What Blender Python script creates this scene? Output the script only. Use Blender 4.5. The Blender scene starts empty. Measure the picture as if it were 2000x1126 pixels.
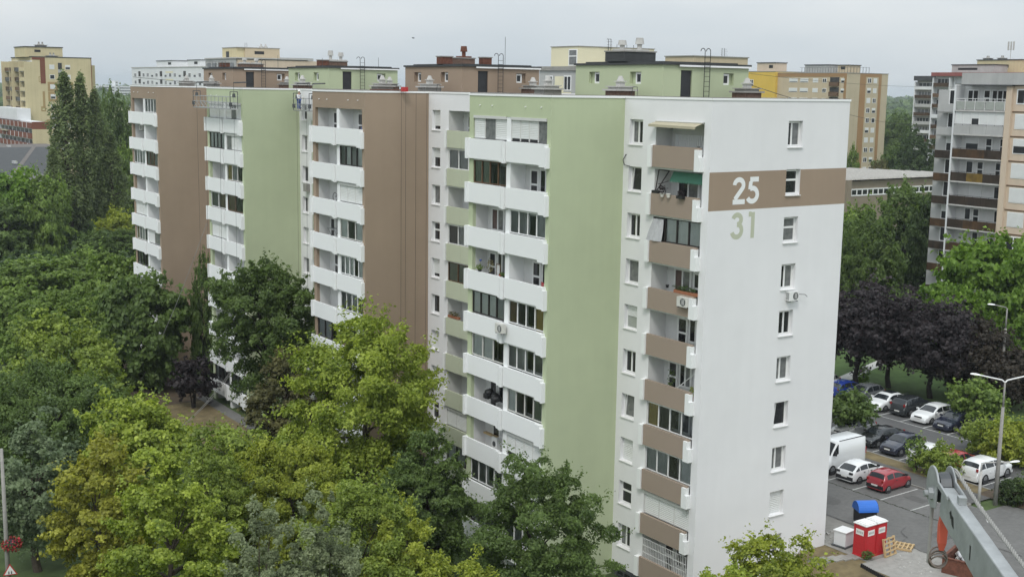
import bpy, math, random
import numpy as np
from mathutils import Vector, Matrix

R = math.radians
SC = bpy.context.scene
COL = SC.collection
rnd = random.Random(7)

# ------------------------------------------------------------------ camera
cam_d = bpy.data.cameras.new("camera")
cam = bpy.data.objects.new("camera", cam_d)
COL.objects.link(cam)
cam_d.sensor_width = 36.0
cam_d.lens = 43.155
cam_d.clip_start = 0.1
cam_d.clip_end = 20000
_y, _t, _r = R(34.344), R(-9.301), R(0.875)
_f = Vector((math.sin(_y) * math.cos(_t), math.cos(_y) * math.cos(_t), math.sin(_t)))
_rt = Vector((math.cos(_y), -math.sin(_y), 0))
_u = _rt.cross(_f)
_R2 = _rt * math.cos(_r) + _u * math.sin(_r)
_U2 = _u * math.cos(_r) - _rt * math.sin(_r)
cam.matrix_world = Matrix(((_R2.x, _U2.x, -_f.x, -47.55), (_R2.y, _U2.y, -_f.y, -50.314),
                           (_R2.z, _U2.z, -_f.z, 30.528), (0, 0, 0, 1)))
SC.camera = cam

# ------------------------------------------------------------------ sky, sun, exposure (bright overcast)
SUN_EL, SUN_AZ = R(52), R(228)          # sun behind the camera's left shoulder
world = bpy.data.worlds.new("World")
SC.world = world
world.use_nodes = True
wn, wl = world.node_tree.nodes, world.node_tree.links
wn.clear()
w_out = wn.new("ShaderNodeOutputWorld")
w_bg = wn.new("ShaderNodeBackground")
w_sky = wn.new("ShaderNodeTexSky")
w_sky.sky_type = 'NISHITA'
w_sky.sun_disc = False
w_sky.sun_elevation = SUN_EL
w_sky.sun_rotation = SUN_AZ
w_sky.air_density = 1.0
w_sky.dust_density = 4.0
w_sky.ozone_density = 1.0
w_hsv = wn.new("ShaderNodeHueSaturation")
w_hsv.inputs['Saturation'].default_value = 0.22
w_hsv.inputs['Value'].default_value = 1.0
w_tc = wn.new("ShaderNodeTexCoord")
w_map = wn.new("ShaderNodeMapping")
w_map.inputs['Scale'].default_value = (1.0, 1.0, 3.5)
w_noise = wn.new("ShaderNodeTexNoise")
w_noise.inputs['Scale'].default_value = 1.5
w_noise.inputs['Detail'].default_value = 5
w_noise.inputs['Roughness'].default_value = 0.52
w_ramp = wn.new("ShaderNodeValToRGB")
w_ramp.color_ramp.elements[0].position = 0.36
w_ramp.color_ramp.elements[0].color = (5.75, 6.65, 7.35, 1)
w_ramp.color_ramp.elements[1].position = 0.66
w_ramp.color_ramp.elements[1].color = (8.7, 9.05, 9.15, 1)
# overcast: the cloud layer brightens towards the zenith
w_sep = wn.new("ShaderNodeSeparateXYZ")
w_zr = wn.new("ShaderNodeMapRange")
w_zr.inputs['From Min'].default_value = 0.0
w_zr.inputs['From Max'].default_value = 1.0
w_zr.inputs['To Min'].default_value = 1.0
w_zr.inputs['To Max'].default_value = 2.05
w_mul = wn.new("ShaderNodeMixRGB")
w_mul.blend_type = 'MULTIPLY'
w_mul.inputs['Fac'].default_value = 1.0
w_mix = wn.new("ShaderNodeMixRGB")
w_mix.inputs['Fac'].default_value = 0.86
wl.new(w_tc.outputs['Generated'], w_map.inputs['Vector'])
wl.new(w_map.outputs['Vector'], w_noise.inputs['Vector'])
wl.new(w_noise.outputs['Fac'], w_ramp.inputs['Fac'])
wl.new(w_tc.outputs['Generated'], w_sep.inputs['Vector'])
wl.new(w_sep.outputs['Z'], w_zr.inputs['Value'])
wl.new(w_ramp.outputs['Color'], w_mul.inputs['Color1'])
wl.new(w_zr.outputs['Result'], w_mul.inputs['Color2'])
wl.new(w_sky.outputs['Color'], w_hsv.inputs['Color'])
wl.new(w_hsv.outputs['Color'], w_mix.inputs['Color1'])
wl.new(w_mul.outputs['Color'], w_mix.inputs['Color2'])
wl.new(w_mix.outputs['Color'], w_bg.inputs['Color'])
w_bg.inputs['Strength'].default_value = 0.1
wl.new(w_bg.outputs['Background'], w_out.inputs['Surface'])

sun_d = bpy.data.lights.new("sun", 'SUN')
sun_d.energy = 1.35
sun_d.angle = R(14)
sun_d.color = (1.0, 0.965, 0.91)
sun = bpy.data.objects.new("sun", sun_d)
COL.objects.link(sun)
sdir = Vector((math.sin(SUN_AZ) * math.cos(SUN_EL), math.cos(SUN_AZ) * math.cos(SUN_EL), math.sin(SUN_EL)))
sun.rotation_euler = sdir.to_track_quat('Z', 'Y').to_euler()
sun.location = (-60, -60, 120)

SC.view_settings.view_transform = 'Standard'
SC.view_settings.look = 'None'
SC.view_settings.gamma = 1
SC.view_settings.exposure = 0.0
SC.view_settings.use_curve_mapping = False
SC.render.engine = 'CYCLES'
SC.cycles.max_bounces = 6
SC.cycles.diffuse_bounces = 3
SC.cycles.glossy_bounces = 3
SC.cycles.transparent_max_bounces = 8
SC.cycles.volume_bounces = 0
SC.cycles.use_denoising = True

# ------------------------------------------------------------------ materials
MATS = {}
def mat(name, col, rough=0.8, var=0.12, scale=1.5, bump=0.0, bscale=30.0, metal=0.0, spec=0.4, streak=0.0, var2=0.0, scale2=0.15):
    m = bpy.data.materials.new(name)
    m.use_nodes = True
    n, l = m.node_tree.nodes, m.node_tree.links
    b = n['Principled BSDF']
    b.inputs['Roughness'].default_value = rough
    b.inputs['Metallic'].default_value = metal
    b.inputs['Specular IOR Level'].default_value = spec
    b.inputs['Base Color'].default_value = (*col, 1)
    tc = n.new("ShaderNodeTexCoord")
    last = None
    def layer(prev, sc, amt, vec=None):
        nz = n.new("ShaderNodeTexNoise")
        nz.inputs['Scale'].default_value = sc
        nz.inputs['Detail'].default_value = 5
        nz.inputs['Roughness'].default_value = 0.6
        l.new(vec or tc.outputs['Object'], nz.inputs['Vector'])
        mr = n.new("ShaderNodeMapRange")
        mr.inputs['From Min'].default_value = 0.3
        mr.inputs['From Max'].default_value = 0.7
        mr.inputs['To Min'].default_value = 1 - amt
        mr.inputs['To Max'].default_value = 1 + amt
        l.new(nz.outputs['Fac'], mr.inputs['Value'])
        mx = n.new("ShaderNodeMixRGB")
        mx.blend_type = 'MULTIPLY'
        mx.inputs['Fac'].default_value = 1
        if prev is None:
            mx.inputs['Color1'].default_value = (*col, 1)
        else:
            l.new(prev, mx.inputs['Color1'])
        l.new(mr.outputs['Result'], mx.inputs['Color2'])
        return mx.outputs['Color']
    if var:
        last = layer(last, scale, var)
    if var2:
        last = layer(last, scale2, var2)
    if streak:
        mp = n.new("ShaderNodeMapping")
        mp.inputs['Scale'].default_value = (1.2, 1.2, 0.05)
        l.new(tc.outputs['Object'], mp.inputs['Vector'])
        last = layer(last, 1.6, streak, mp.outputs['Vector'])
    if last is not None:
        l.new(last, b.inputs['Base Color'])
    if bump:
        nb = n.new("ShaderNodeTexNoise")
        nb.inputs['Scale'].default_value = bscale
        nb.inputs['Detail'].default_value = 4
        l.new(tc.outputs['Object'], nb.inputs['Vector'])
        bp = n.new("ShaderNodeBump")
        bp.inputs['Strength'].default_value = bump
        bp.inputs['Distance'].default_value = 0.02
        l.new(nb.outputs['Fac'], bp.inputs['Height'])
        l.new(bp.outputs['Normal'], b.inputs['Normal'])
    MATS[name] = m
    return m

def leaf_mat(name, dark, light, trans=0.38):
    """foliage: each leaf carries its own tint between two leaf colours"""
    m = bpy.data.materials.new(name)
    m.use_nodes = True
    n, l = m.node_tree.nodes, m.node_tree.links
    n.clear()
    out = n.new("ShaderNodeOutputMaterial")
    at = n.new("ShaderNodeAttribute")
    at.attribute_name = "tint"
    rp = n.new("ShaderNodeValToRGB")
    rp.color_ramp.elements[0].color = (*dark, 1)
    rp.color_ramp.elements[1].color = (*light, 1)
    l.new(at.outputs['Fac'], rp.inputs['Fac'])
    p = n.new("ShaderNodeBsdfPrincipled")
    p.inputs['Roughness'].default_value = 0.5
    p.inputs['Specular IOR Level'].default_value = 0.3
    tr = n.new("ShaderNodeBsdfTranslucent")
    hs = n.new("ShaderNodeHueSaturation")
    hs.inputs['Value'].default_value = 1.3
    hs.inputs['Saturation'].default_value = 1.1
    mx = n.new("ShaderNodeMixShader")
    mx.inputs['Fac'].default_value = trans
    l.new(rp.outputs['Color'], p.inputs['Base Color'])
    l.new(rp.outputs['Color'], hs.inputs['Color'])
    l.new(hs.outputs['Color'], tr.inputs['Color'])
    l.new(p.outputs['BSDF'], mx.inputs[1])
    l.new(tr.outputs['BSDF'], mx.inputs[2])
    l.new(mx.outputs['Shader'], out.inputs['Surface'])
    MATS[name] = m
    return m

def clear_glass(name, tint=(0.90, 0.93, 0.93)):
    m = bpy.data.materials.new(name)
    m.use_nodes = True
    n, l = m.node_tree.nodes, m.node_tree.links
    n.clear()
    out = n.new("ShaderNodeOutputMaterial")
    t = n.new("ShaderNodeBsdfTransparent")
    t.inputs['Color'].default_value = (*tint, 1)
    g = n.new("ShaderNodeBsdfGlossy")
    g.inputs['Roughness'].default_value = 0.03
    g.inputs['Color'].default_value = (0.9, 0.95, 1, 1)
    fr = n.new("ShaderNodeFresnel")
    fr.inputs['IOR'].default_value = 1.55
    mx = n.new("ShaderNodeMixShader")
    l.new(fr.outputs['Fac'], mx.inputs['Fac'])
    l.new(t.outputs['BSDF'], mx.inputs[1])
    l.new(g.outputs['BSDF'], mx.inputs[2])
    l.new(mx.outputs['Shader'], out.inputs['Surface'])
    MATS[name] = m

mat('white_render', (0.78, 0.775, 0.785), 0.9, 0.014, 0.8, 0.12, 60, var2=0.04, scale2=0.14, streak=0.012)
mat('white_panel', (0.82, 0.83, 0.83), 0.75, 0.015, 0.6, 0.05, 40)
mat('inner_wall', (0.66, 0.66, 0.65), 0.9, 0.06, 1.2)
mat('green_render', (0.465, 0.52, 0.345), 0.9, 0.02, 0.8, 0.12, 60, var2=0.05, scale2=0.14, streak=0.018)
mat('pale_green', (0.50, 0.53, 0.40), 0.9, 0.03, 1.0, 0.08, 60)
mat('brown_render', (0.33, 0.25, 0.185), 0.9, 0.02, 0.8, 0.12, 60, var2=0.055, scale2=0.14, streak=0.02)
mat('panel_brown', (0.33, 0.262, 0.21), 0.9, 0.025, 1.0, 0.08, 60)
mat('number_white', (0.82, 0.83, 0.83), 0.85, 0.02)
mat('number_green', (0.50, 0.52, 0.40), 0.85, 0.02)
mat('pvc_white', (0.80, 0.80, 0.79), 0.4, 0.02, spec=0.5)
mat('pvc_old', (0.62, 0.61, 0.57), 0.5, 0.08)
mat('frame_dark', (0.035, 0.03, 0.028), 0.5, 0.1)
mat('frame_brown', (0.13, 0.075, 0.04), 0.6, 0.2, 4)
mat('shutter', (0.70, 0.71, 0.70), 0.6, 0.03)
mat('shutter_box', (0.60, 0.60, 0.58), 0.6, 0.05)
mat('slit_dark', (0.02, 0.02, 0.022), 0.7, 0)
mat('pane_dark', (0.018, 0.02, 0.022), 0.06, 0.4, 0.6, spec=0.5)
mat('pane_curtain', (0.16, 0.165, 0.165), 0.1, 0.35, 3.0, spec=0.5)
mat('pane_blind', (0.34, 0.36, 0.33), 0.15, 0.1, 2.0, spec=0.5)
mat('pane_green', (0.08, 0.10, 0.08), 0.12, 0.3, 2.0, spec=0.5)
clear_glass('glass_clear')
mat('loggia_shade', (0.05, 0.048, 0.045), 0.9, 0.3, 1.0)  # dark colour standing in for the shade inside far loggias
mat('curtain_white', (0.70, 0.70, 0.68), 0.9, 0.06, 2)
mat('curtain_grey', (0.42, 0.42, 0.42), 0.9, 0.1, 2)
mat('curtain_brown', (0.20, 0.13, 0.09), 0.9, 0.15, 2)
mat('curtain_green', (0.25, 0.28, 0.22), 0.9, 0.1, 2)
mat('curtain_yellow', (0.40, 0.30, 0.10), 0.9, 0.1, 2)
mat('coping_metal', (0.90, 0.90, 0.90), 0.3, 0.02, 0.4, metal=0.0, spec=0.6)
mat('roof_felt', (0.14, 0.125, 0.115), 0.95, 0.25, 1.2, 0.4, 20)
mat('roof_dark', (0.055, 0.058, 0.06), 0.85, 0.2, 1.2, 0.2, 20)
mat('door_dark', (0.03, 0.032, 0.035), 0.5, 0.15, 3)
mat('rust_metal', (0.14, 0.055, 0.035), 0.8, 0.35, 5, 0.2, 30)
mat('vent_brick', (0.165, 0.105, 0.08), 0.9, 0.3, 6, 0.3, 30)
mat('concrete', (0.30, 0.29, 0.27), 0.95, 0.14, 2, 0.3, 25)
mat('concrete_pale', (0.48, 0.47, 0.45), 0.95, 0.12, 2, 0.2, 25)
mat('galvanised', (0.335, 0.35, 0.355), 0.48, 0.13, 14, 0.08, 90, var2=0.12, scale2=3, metal=0.25, spec=0.5)
mat('steel_dark', (0.10, 0.105, 0.11), 0.5, 0.2, 8, metal=0.5)
mat('ladder_dark', (0.03, 0.03, 0.032), 0.6, 0.2)
mat('plinth', (0.075, 0.078, 0.085), 0.85, 0.15)
mat('curtain_pale', (0.48, 0.48, 0.50), 0.9, 0.12, 5)
mat('pane_brown', (0.10, 0.06, 0.05), 0.15, 0.3, 2.0, spec=0.5)
mat('awning_cream', (0.42, 0.38, 0.275), 0.8, 0.06, 3)
mat('awning_green', (0.10, 0.26, 0.19), 0.8, 0.08, 3)
mat('terracotta', (0.32, 0.13, 0.07), 0.85, 0.15, 5)
mat('pot_white', (0.72, 0.70, 0.65), 0.6, 0.05)
mat('black_plastic', (0.02, 0.02, 0.022), 0.5, 0.2)
mat('red_paint', (0.45, 0.03, 0.03), 0.45, 0.08, 3)
mat('blue_plastic', (0.03, 0.16, 0.60), 0.4, 0.05, 3)
mat('toilet_red', (0.47, 0.022, 0.028), 0.45, 0.06, 3)
mat('toilet_roof', (0.80, 0.80, 0.79), 0.5, 0.03)
mat('hook_orange', (0.62, 0.12, 0.075), 0.5, 0.12, 8)
mat('wood', (0.50, 0.36, 0.19), 0.8, 0.18, 6, 0.2, 40)
mat('asphalt', (0.15, 0.147, 0.141), 0.95, 0.12, 3.0, 0.5, 60, var2=0.16, scale2=0.22)
mat('asphalt_dark', (0.105, 0.104, 0.104), 0.95, 0.10, 3.0, 0.5, 60, var2=0.14, scale2=0.25)
mat('asphalt_patch', (0.11, 0.107, 0.103), 0.95, 0.12, 3.0, 0.5, 60)
mat('pavement', (0.26, 0.25, 0.23), 0.95, 0.14, 2.2, 0.4, 40, var2=0.15, scale2=0.3)
mat('road_paint', (0.48, 0.48, 0.46), 0.8, 0.35, 5)
mat('grass', (0.058, 0.088, 0.026), 0.95, 0.35, 0.6, 0.6, 20, var2=0.2, scale2=0.05)
mat('grass_bright', (0.062, 0.105, 0.028), 0.95, 0.3, 0.8, 0.6, 20)
mat('grass_dry', (0.16, 0.125, 0.065), 0.95, 0.3, 1.2, 0.6, 20, var2=0.2, scale2=0.2)
mat('soil', (0.085, 0.062, 0.042), 0.95, 0.3, 0.8, 0.5, 20)
mat('bark', (0.075, 0.060, 0.045), 0.95, 0.3, 4, 0.6, 15)
mat('bark_dark', (0.035, 0.029, 0.025), 0.95, 0.3, 4, 0.6, 15)
mat('tower_cream', (0.56, 0.485, 0.30), 0.9, 0.05, 0.3, streak=0.05)
mat('tower_ochre', (0.36, 0.255, 0.12), 0.9, 0.06, 0.3)
mat('brick_red', (0.185, 0.067, 0.040), 0.9, 0.12, 0.6)
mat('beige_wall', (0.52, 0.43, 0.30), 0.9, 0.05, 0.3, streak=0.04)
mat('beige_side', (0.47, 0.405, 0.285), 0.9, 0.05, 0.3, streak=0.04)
mat('ochre_stripe', (0.33, 0.20, 0.095), 0.9, 0.06, 0.3)
mat('yellow_wall', (0.66, 0.45, 0.085), 0.9, 0.05, 0.3)
mat('pale_yellow', (0.72, 0.67, 0.48), 0.9, 0.04, 0.3)
mat('peach_wall', (0.60, 0.49, 0.38), 0.9, 0.05, 0.3, streak=0.04)
mat('grey_panel', (0.42, 0.42, 0.41), 0.9, 0.08, 0.4, streak=0.06)
mat('far_white', (0.68, 0.69, 0.70), 0.9, 0.04, 0.3)
mat('rust_parapet', (0.062, 0.034, 0.015), 0.6, 0.45, 0.9, streak=0.35)
mat('rust_dark', (0.034, 0.023, 0.015), 0.6, 0.4, 1.2, streak=0.4)
mat('rust_yellow_lit', (0.15, 0.095, 0.018), 0.6, 0.5, 1.2, streak=0.4)  # rusty parapet with yellow light put into its colour
mat('red_roof', (0.26, 0.085, 0.075), 0.8, 0.1, 0.4)
mat('hall_brown', (0.235, 0.195, 0.145), 0.8, 0.05, 0.2, streak=0.05)
mat('hall_roof', (0.50, 0.47, 0.41), 0.8, 0.2, 0.5)
mat('tile_red', (0.16, 0.07, 0.05), 0.9, 0.2, 0.5)
mat('rubber', (0.018, 0.018, 0.018), 0.8, 0.1)
mat('rim', (0.40, 0.41, 0.42), 0.35, 0.05, metal=0.6)
mat('car_glass', (0.02, 0.024, 0.028), 0.05, 0, spec=0.6)
mat('lamp_glass', (0.55, 0.56, 0.56), 0.12, 0, spec=0.7)
mat('tail_red', (0.30, 0.02, 0.02), 0.25, 0)
mat('plate', (0.75, 0.75, 0.72), 0.5, 0.02)
mat('trim_dark', (0.025, 0.025, 0.027), 0.6, 0.1)
def carpaint(name, col, metal=0.0, rough=0.22):
    m = mat(name, col, rough, 0, metal=metal, spec=0.5)
    m.node_tree.nodes['Principled BSDF'].inputs['Coat Weight'].default_value = 0.6
    m.node_tree.nodes['Principled BSDF'].inputs['Coat Roughness'].default_value = 0.05
carpaint('car_white', (0.76, 0.77, 0.77))
carpaint('car_red', (0.33, 0.025, 0.035))
carpaint('car_black', (0.016, 0.017, 0.019))
carpaint('car_navy', (0.022, 0.026, 0.045))
carpaint('car_blue', (0.015, 0.04, 0.24))
carpaint('car_grey', (0.20, 0.21, 0.22), 0.4)
carpaint('car_silver', (0.42, 0.43, 0.43), 0.3)
carpaint('car_graphite', (0.03, 0.034, 0.037), 0.2)
mat('skin', (0.45, 0.27, 0.19), 0.6, 0.05)
mat('cloth_white', (0.66, 0.67, 0.70), 0.85, 0.05)
mat('cloth_blue', (0.06, 0.10, 0.30), 0.85, 0.1)
mat('cable', (0.03, 0.03, 0.03), 0.6, 0)
mat('rope_pale', (0.29, 0.285, 0.27), 0.8, 0.1, 30)
mat('flower_red', (0.38, 0.03, 0.04), 0.7, 0.2, 8)
mat('debris', (0.40, 0.39, 0.37), 0.95, 0.3, 4, 0.4, 15)
mat('loop_steel', (0.16, 0.13, 0.11), 0.6, 0.2, 30)
mat('gutter_dark', (0.06, 0.062, 0.045), 0.95, 0.3, 6)
mat('bird_dark', (0.03, 0.03, 0.035), 0.8, 0)

leaf_mat('leaf_lime', (0.138, 0.198, 0.028), (0.44, 0.517, 0.088))
leaf_mat('leaf_yellowgreen', (0.14, 0.185, 0.027), (0.426, 0.47, 0.074))
leaf_mat('leaf_mid', (0.112, 0.162, 0.031), (0.342, 0.426, 0.085))
leaf_mat('leaf_green', (0.088, 0.143, 0.033), (0.259, 0.358, 0.084))
leaf_mat('leaf_dark', (0.063, 0.102, 0.031), (0.176, 0.253, 0.07))
leaf_mat('leaf_deep', (0.036, 0.06, 0.022), (0.095, 0.145, 0.048))
leaf_mat('leaf_olive', (0.071, 0.071, 0.028), (0.186, 0.178, 0.071))
leaf_mat('leaf_rust', (0.151, 0.157, 0.025), (0.459, 0.465, 0.078))
leaf_mat('leaf_silver', (0.125, 0.155, 0.078), (0.34, 0.39, 0.22))
leaf_mat('leaf_grey', (0.098, 0.137, 0.072), (0.247, 0.312, 0.169))
leaf_mat('leaf_purple', (0.02, 0.016, 0.018), (0.072, 0.058, 0.062))
leaf_mat('leaf_brownpurple', (0.028, 0.022, 0.017), (0.08, 0.066, 0.048))
leaf_mat('leaf_cream', (0.144, 0.132, 0.066), (0.36, 0.324, 0.18))
leaf_mat('leaf_poplar', (0.085, 0.118, 0.045), (0.235, 0.295, 0.115))
leaf_mat('leaf_spring', (0.083, 0.158, 0.024), (0.225, 0.352, 0.053))

# ------------------------------------------------------------------ mesh helpers
class MB:
    """collects faces, links them as one mesh object"""
    def __init__(s):
        s.v, s.f, s.m = [], [], []
    def face(s, pts, mi=0):
        i = len(s.v)
        s.v += [tuple(p) for p in pts]
        s.f.append(tuple(range(i, i + len(pts))))
        s.m.append(mi)
    def box(s, x0, x1, y0, y1, z0, z1, mi=0, rot=None, org=None):
        i = len(s.v)
        P = [(x0, y0, z0), (x1, y0, z0), (x1, y1, z0), (x0, y1, z0), (x0, y0, z1), (x1, y0, z1), (x1, y1, z1), (x0, y1, z1)]
        if rot is not None:
            o = Vector(org if org else (0, 0, 0))
            P = [tuple(rot @ (Vector(p) - o) + o) for p in P]
        s.v += P
        for q in ((0, 3, 2, 1), (4, 5, 6, 7), (0, 1, 5, 4), (1, 2, 6, 5), (2, 3, 7, 6), (3, 0, 4, 7)):
            s.f.append(tuple(i + k for k in q))
            s.m.append(mi)
        return s
    def cyl(s, p0, p1, r0, r1=None, n=8, mi=0, caps=True):
        r1 = r0 if r1 is None else r1
        p0, p1 = Vector(p0), Vector(p1)
        d = (p1 - p0).normalized()
        a = d.orthogonal().normalized()
        b = d.cross(a)
        i = len(s.v)
        for p, r in ((p0, r0), (p1, r1)):
            for k in range(n):
                t = 2 * math.pi * k / n
                s.v.append(tuple(p + a * (r * math.cos(t)) + b * (r * math.sin(t))))
        for k in range(n):
            j = (k + 1) % n
            s.f.append((i + k, i + j, i + n + j, i + n + k))
            s.m.append(mi)
        if caps:
            s.f.append(tuple(i + n - 1 - k for k in range(n)))
            s.f.append(tuple(i + n + k for k in range(n)))
            s.m += [mi, mi]
        return s
    def tube(s, pts, r, n=5, mi=0):
        for a, b in zip(pts[:-1], pts[1:]):
            s.cyl(a, b, r, r, n, mi, False)
        return s
    def prism(s, poly, y0, y1, mi=0, axis='y'):
        """extrude a polygon given in (x,z) along y (or in (y,z) along x, or (x,y) along z)"""
        n = len(poly)
        i = len(s.v)
        for y in (y0, y1):
            for a, b in poly:
                s.v.append({'y': (a, y, b), 'x': (y, a, b), 'z': (a, b, y)}[axis])
        s.f.append(tuple(i + k for k in range(n)))
        s.f.append(tuple(i + 2 * n - 1 - k for k in range(n)))
        s.m += [mi, mi]
        for k in range(n):
            j = (k + 1) % n
            s.f.append((i + k, i + n + k, i + n + j, i + j))
            s.m.append(mi)
        return s
    def mesh(s, name, mats, smooth=False, recalc=True):
        me = bpy.data.meshes.new(name)
        me.from_pydata(s.v, [], s.f)
        for m in (mats if isinstance(mats, (list, tuple)) else [mats]):
            me.materials.append(MATS[m])
        if any(s.m):
            me.polygons.foreach_set('material_index', s.m)
        if smooth:
            me.polygons.foreach_set('use_smooth', [True] * len(s.f))
        me.update()
        return me
    def build(s, name, mats, parent=None, loc=None, rz=0, smooth=False):
        return put(s.mesh(name, mats, smooth), name, parent, loc, rz)

def put(me, name, parent=None, loc=None, rz=0):
    o = bpy.data.objects.new(name, me)
    COL.objects.link(o)
    if parent is not None:
        o.parent = parent
    if loc is not None:
        o.location = loc
    if rz:
        o.rotation_euler = (0, 0, rz)
    return o

def tag(o, label, cat, group=None):
    o['label'] = label
    o['category'] = cat
    if group:
        o['group'] = group
    return o

def kind(o, k):
    o['kind'] = k
    return o

def thing(name, label, cat, loc=(0, 0, 0), rz=0, group=None):
    o = put(None, name, None, loc, rz)
    o.empty_display_size = 0.3
    return tag(o, label, cat, group)

def kids(o):
    return KID.get(o.name, [])

def copy_tree(root, loc, rz=0, scale=None, label=None, group=None):
    """a thing with copies of its parts and sub-parts (mesh data shared)"""
    def rec(o, par):
        c = o.copy()
        COL.objects.link(c)
        if par is not None:
            c.parent = par
        for ch in [x for x in o.children]:
            rec(ch, c)
        return c
    c = rec(root, None)
    c.location = loc
    c.rotation_euler = (0, 0, rz)
    if scale is not None:
        c.scale = scale
    if label:
        c['label'] = label
    if group:
        c['group'] = group
    return c

def wall(mb, W, H, holes, depth, matf=None, cuts_z=(), reveal=1, u0=0.0, z0=0.0):
    """a wall face in its own frame (u to the right, outside is -y) with openings that have real reveals"""
    us = sorted(set([u0, u0 + W] + [h[0] for h in holes] + [h[1] for h in holes]))
    zs = sorted(set([z0, z0 + H] + [h[2] for h in holes] + [h[3] for h in holes] + list(cuts_z)))
    for a, b in zip(us[:-1], us[1:]):
        for c, d in zip(zs[:-1], zs[1:]):
            um, zm = (a + b) / 2, (c + d) / 2
            if any(h[0] < um < h[1] and h[2] < zm < h[3] for h in holes):
                continue
            mb.face([(a, 0, c), (b, 0, c), (b, 0, d), (a, 0, d)], matf(um, zm) if matf else 0)
    for a, b, c, d in holes:
        mb.face([(a, 0, c), (a, 0, d), (a, depth, d), (a, depth, c)], reveal)
        mb.face([(b, 0, c), (b, depth, c), (b, depth, d), (b, 0, d)], reveal)
        mb.face([(a, 0, c), (a, depth, c), (b, depth, c), (b, 0, c)], reveal)
        mb.face([(a, 0, d), (b, 0, d), (b, depth, d), (a, depth, d)], reveal)

WEST = -math.pi / 2      # turns a part built to face -y so that it faces -x

# ------------------------------------------------------------------ window units (shared meshes; origin at the lower middle of the opening)
WC = {}
def window_meshes(w, h, kindw, fm='pvc_white', pm='pane_dark'):
    key = (round(w, 2), round(h, 2), kindw, fm, pm)
    if key in WC:
        return WC[key]
    f = MB()
    t = 0.07
    panes = []
    def frame(a, b, c, d, y0=0.0, y1=0.07, tt=t):
        f.box(a, a + tt, y0, y1, c, d)
        f.box(b - tt, b, y0, y1, c, d)
        f.box(a + tt, b - tt, y0, y1, c, c + tt)
        f.box(a + tt, b - tt, y0, y1, d - tt, d)
    hw = w / 2
    frame(-hw, hw, 0, h)
    extra = []
    if kindw == 'two':
        frame(-hw + t, 0.0, t, h - t, -0.015, 0.05, 0.06)
        frame(0.0, hw - t, t, h - t, -0.015, 0.05, 0.06)
        panes = [(-hw + t + 0.06, -0.06, t + 0.06, h - t - 0.06), (0.06, hw - t - 0.06, t + 0.06, h - t - 0.06)]
    elif kindw == 'asym':
        m = -hw + w * 0.4
        frame(-hw + t, m, t, h - t, -0.015, 0.05, 0.06)
        frame(m, hw - t, t, h - t, -0.015, 0.05, 0.06)
        panes = [(-hw + t + 0.06, m - 0.06, t + 0.06, h - t - 0.06), (m + 0.06, hw - t - 0.06, t + 0.06, h - t - 0.06)]
    elif kindw == 'split':
        m = h * 0.58
        frame(-hw + t, hw - t, t, m, -0.015, 0.05, 0.06)
        frame(-hw + t, hw - t, m, h - t, -0.015, 0.05, 0.06)
        panes = [(-hw + t + 0.06, hw - t - 0.06, t + 0.06, m - 0.06), (-hw + t + 0.06, hw - t - 0.06, m + 0.06, h - t - 0.06)]
    elif kindw in ('three', 'four', 'five'):
        n = {'three': 3, 'four': 4, 'five': 5}[kindw]
        sw = (w - 2 * t) / n
        for i in range(n):
            a = -hw + t + i * sw
            frame(a, a + sw, t, h - t, -0.015, 0.05, 0.05)
            panes.append((a + 0.05, a + sw - 0.05, t + 0.05, h - t - 0.05))
    elif kindw == 'shutter':
        pass
    elif kindw == 'half':
        panes = [(-hw + t, hw - t, t, h * 0.5)]
    elif kindw == 'slit':
        panes = [(-hw + t, hw - t, t, h * 0.2)]
    elif kindw == 'tilt':
        # a sash swung open to the inside, standing at an angle
        frame(-hw + t, hw - t, t, h - t, -0.01, 0.05, 0.03)
        f.box(-hw + 0.18, -hw + 0.24, -0.05, 0.02, t, h - t, 0, Matrix.Rotation(R(7), 3, 'Y'), (-hw + 0.2, 0, h / 2))
        panes = [(-hw + t + 0.03, hw - t - 0.03, t + 0.03, h - t - 0.03)]
    else:
        frame(-hw + t, hw - t, t, h - t, -0.015, 0.05, 0.05)
        panes = [(-hw + t + 0.05, hw - t - 0.05, t + 0.05, h - t - 0.05)]
    fmesh = f.mesh('window', fm)
    pm_list = []
    for a, b, c, d in panes:
        p = MB()
        p.box(a, b, 0.02, 0.03, c, d)
        pm_list.append(p.mesh('pane', pm))
    sh = None
    if kindw in ('shutter', 'half', 'slit'):
        s = MB()
        zb = {'shutter': t, 'half': h * 0.5, 'slit': h * 0.2}[kindw]
        n = max(3, int((h - t - zb) / 0.11))
        dz = (h - t - zb) / n
        for i in range(n):
            z = zb + i * dz
            s.face([(-hw + t, -0.005, z), (hw - t, -0.005, z), (hw - t, -0.025, z + dz * 0.8), (-hw + t, -0.025, z + dz * 0.8)])
            s.face([(-hw + t, -0.025, z + dz * 0.8), (hw - t, -0.025, z + dz * 0.8), (hw - t, -0.005, z + dz), (-hw + t, -0.005, z + dz)])
        sh = s.mesh('roller_shutter', 'shutter')
    WC[key] = (fmesh, pm_list, sh)
    return WC[key]

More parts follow.
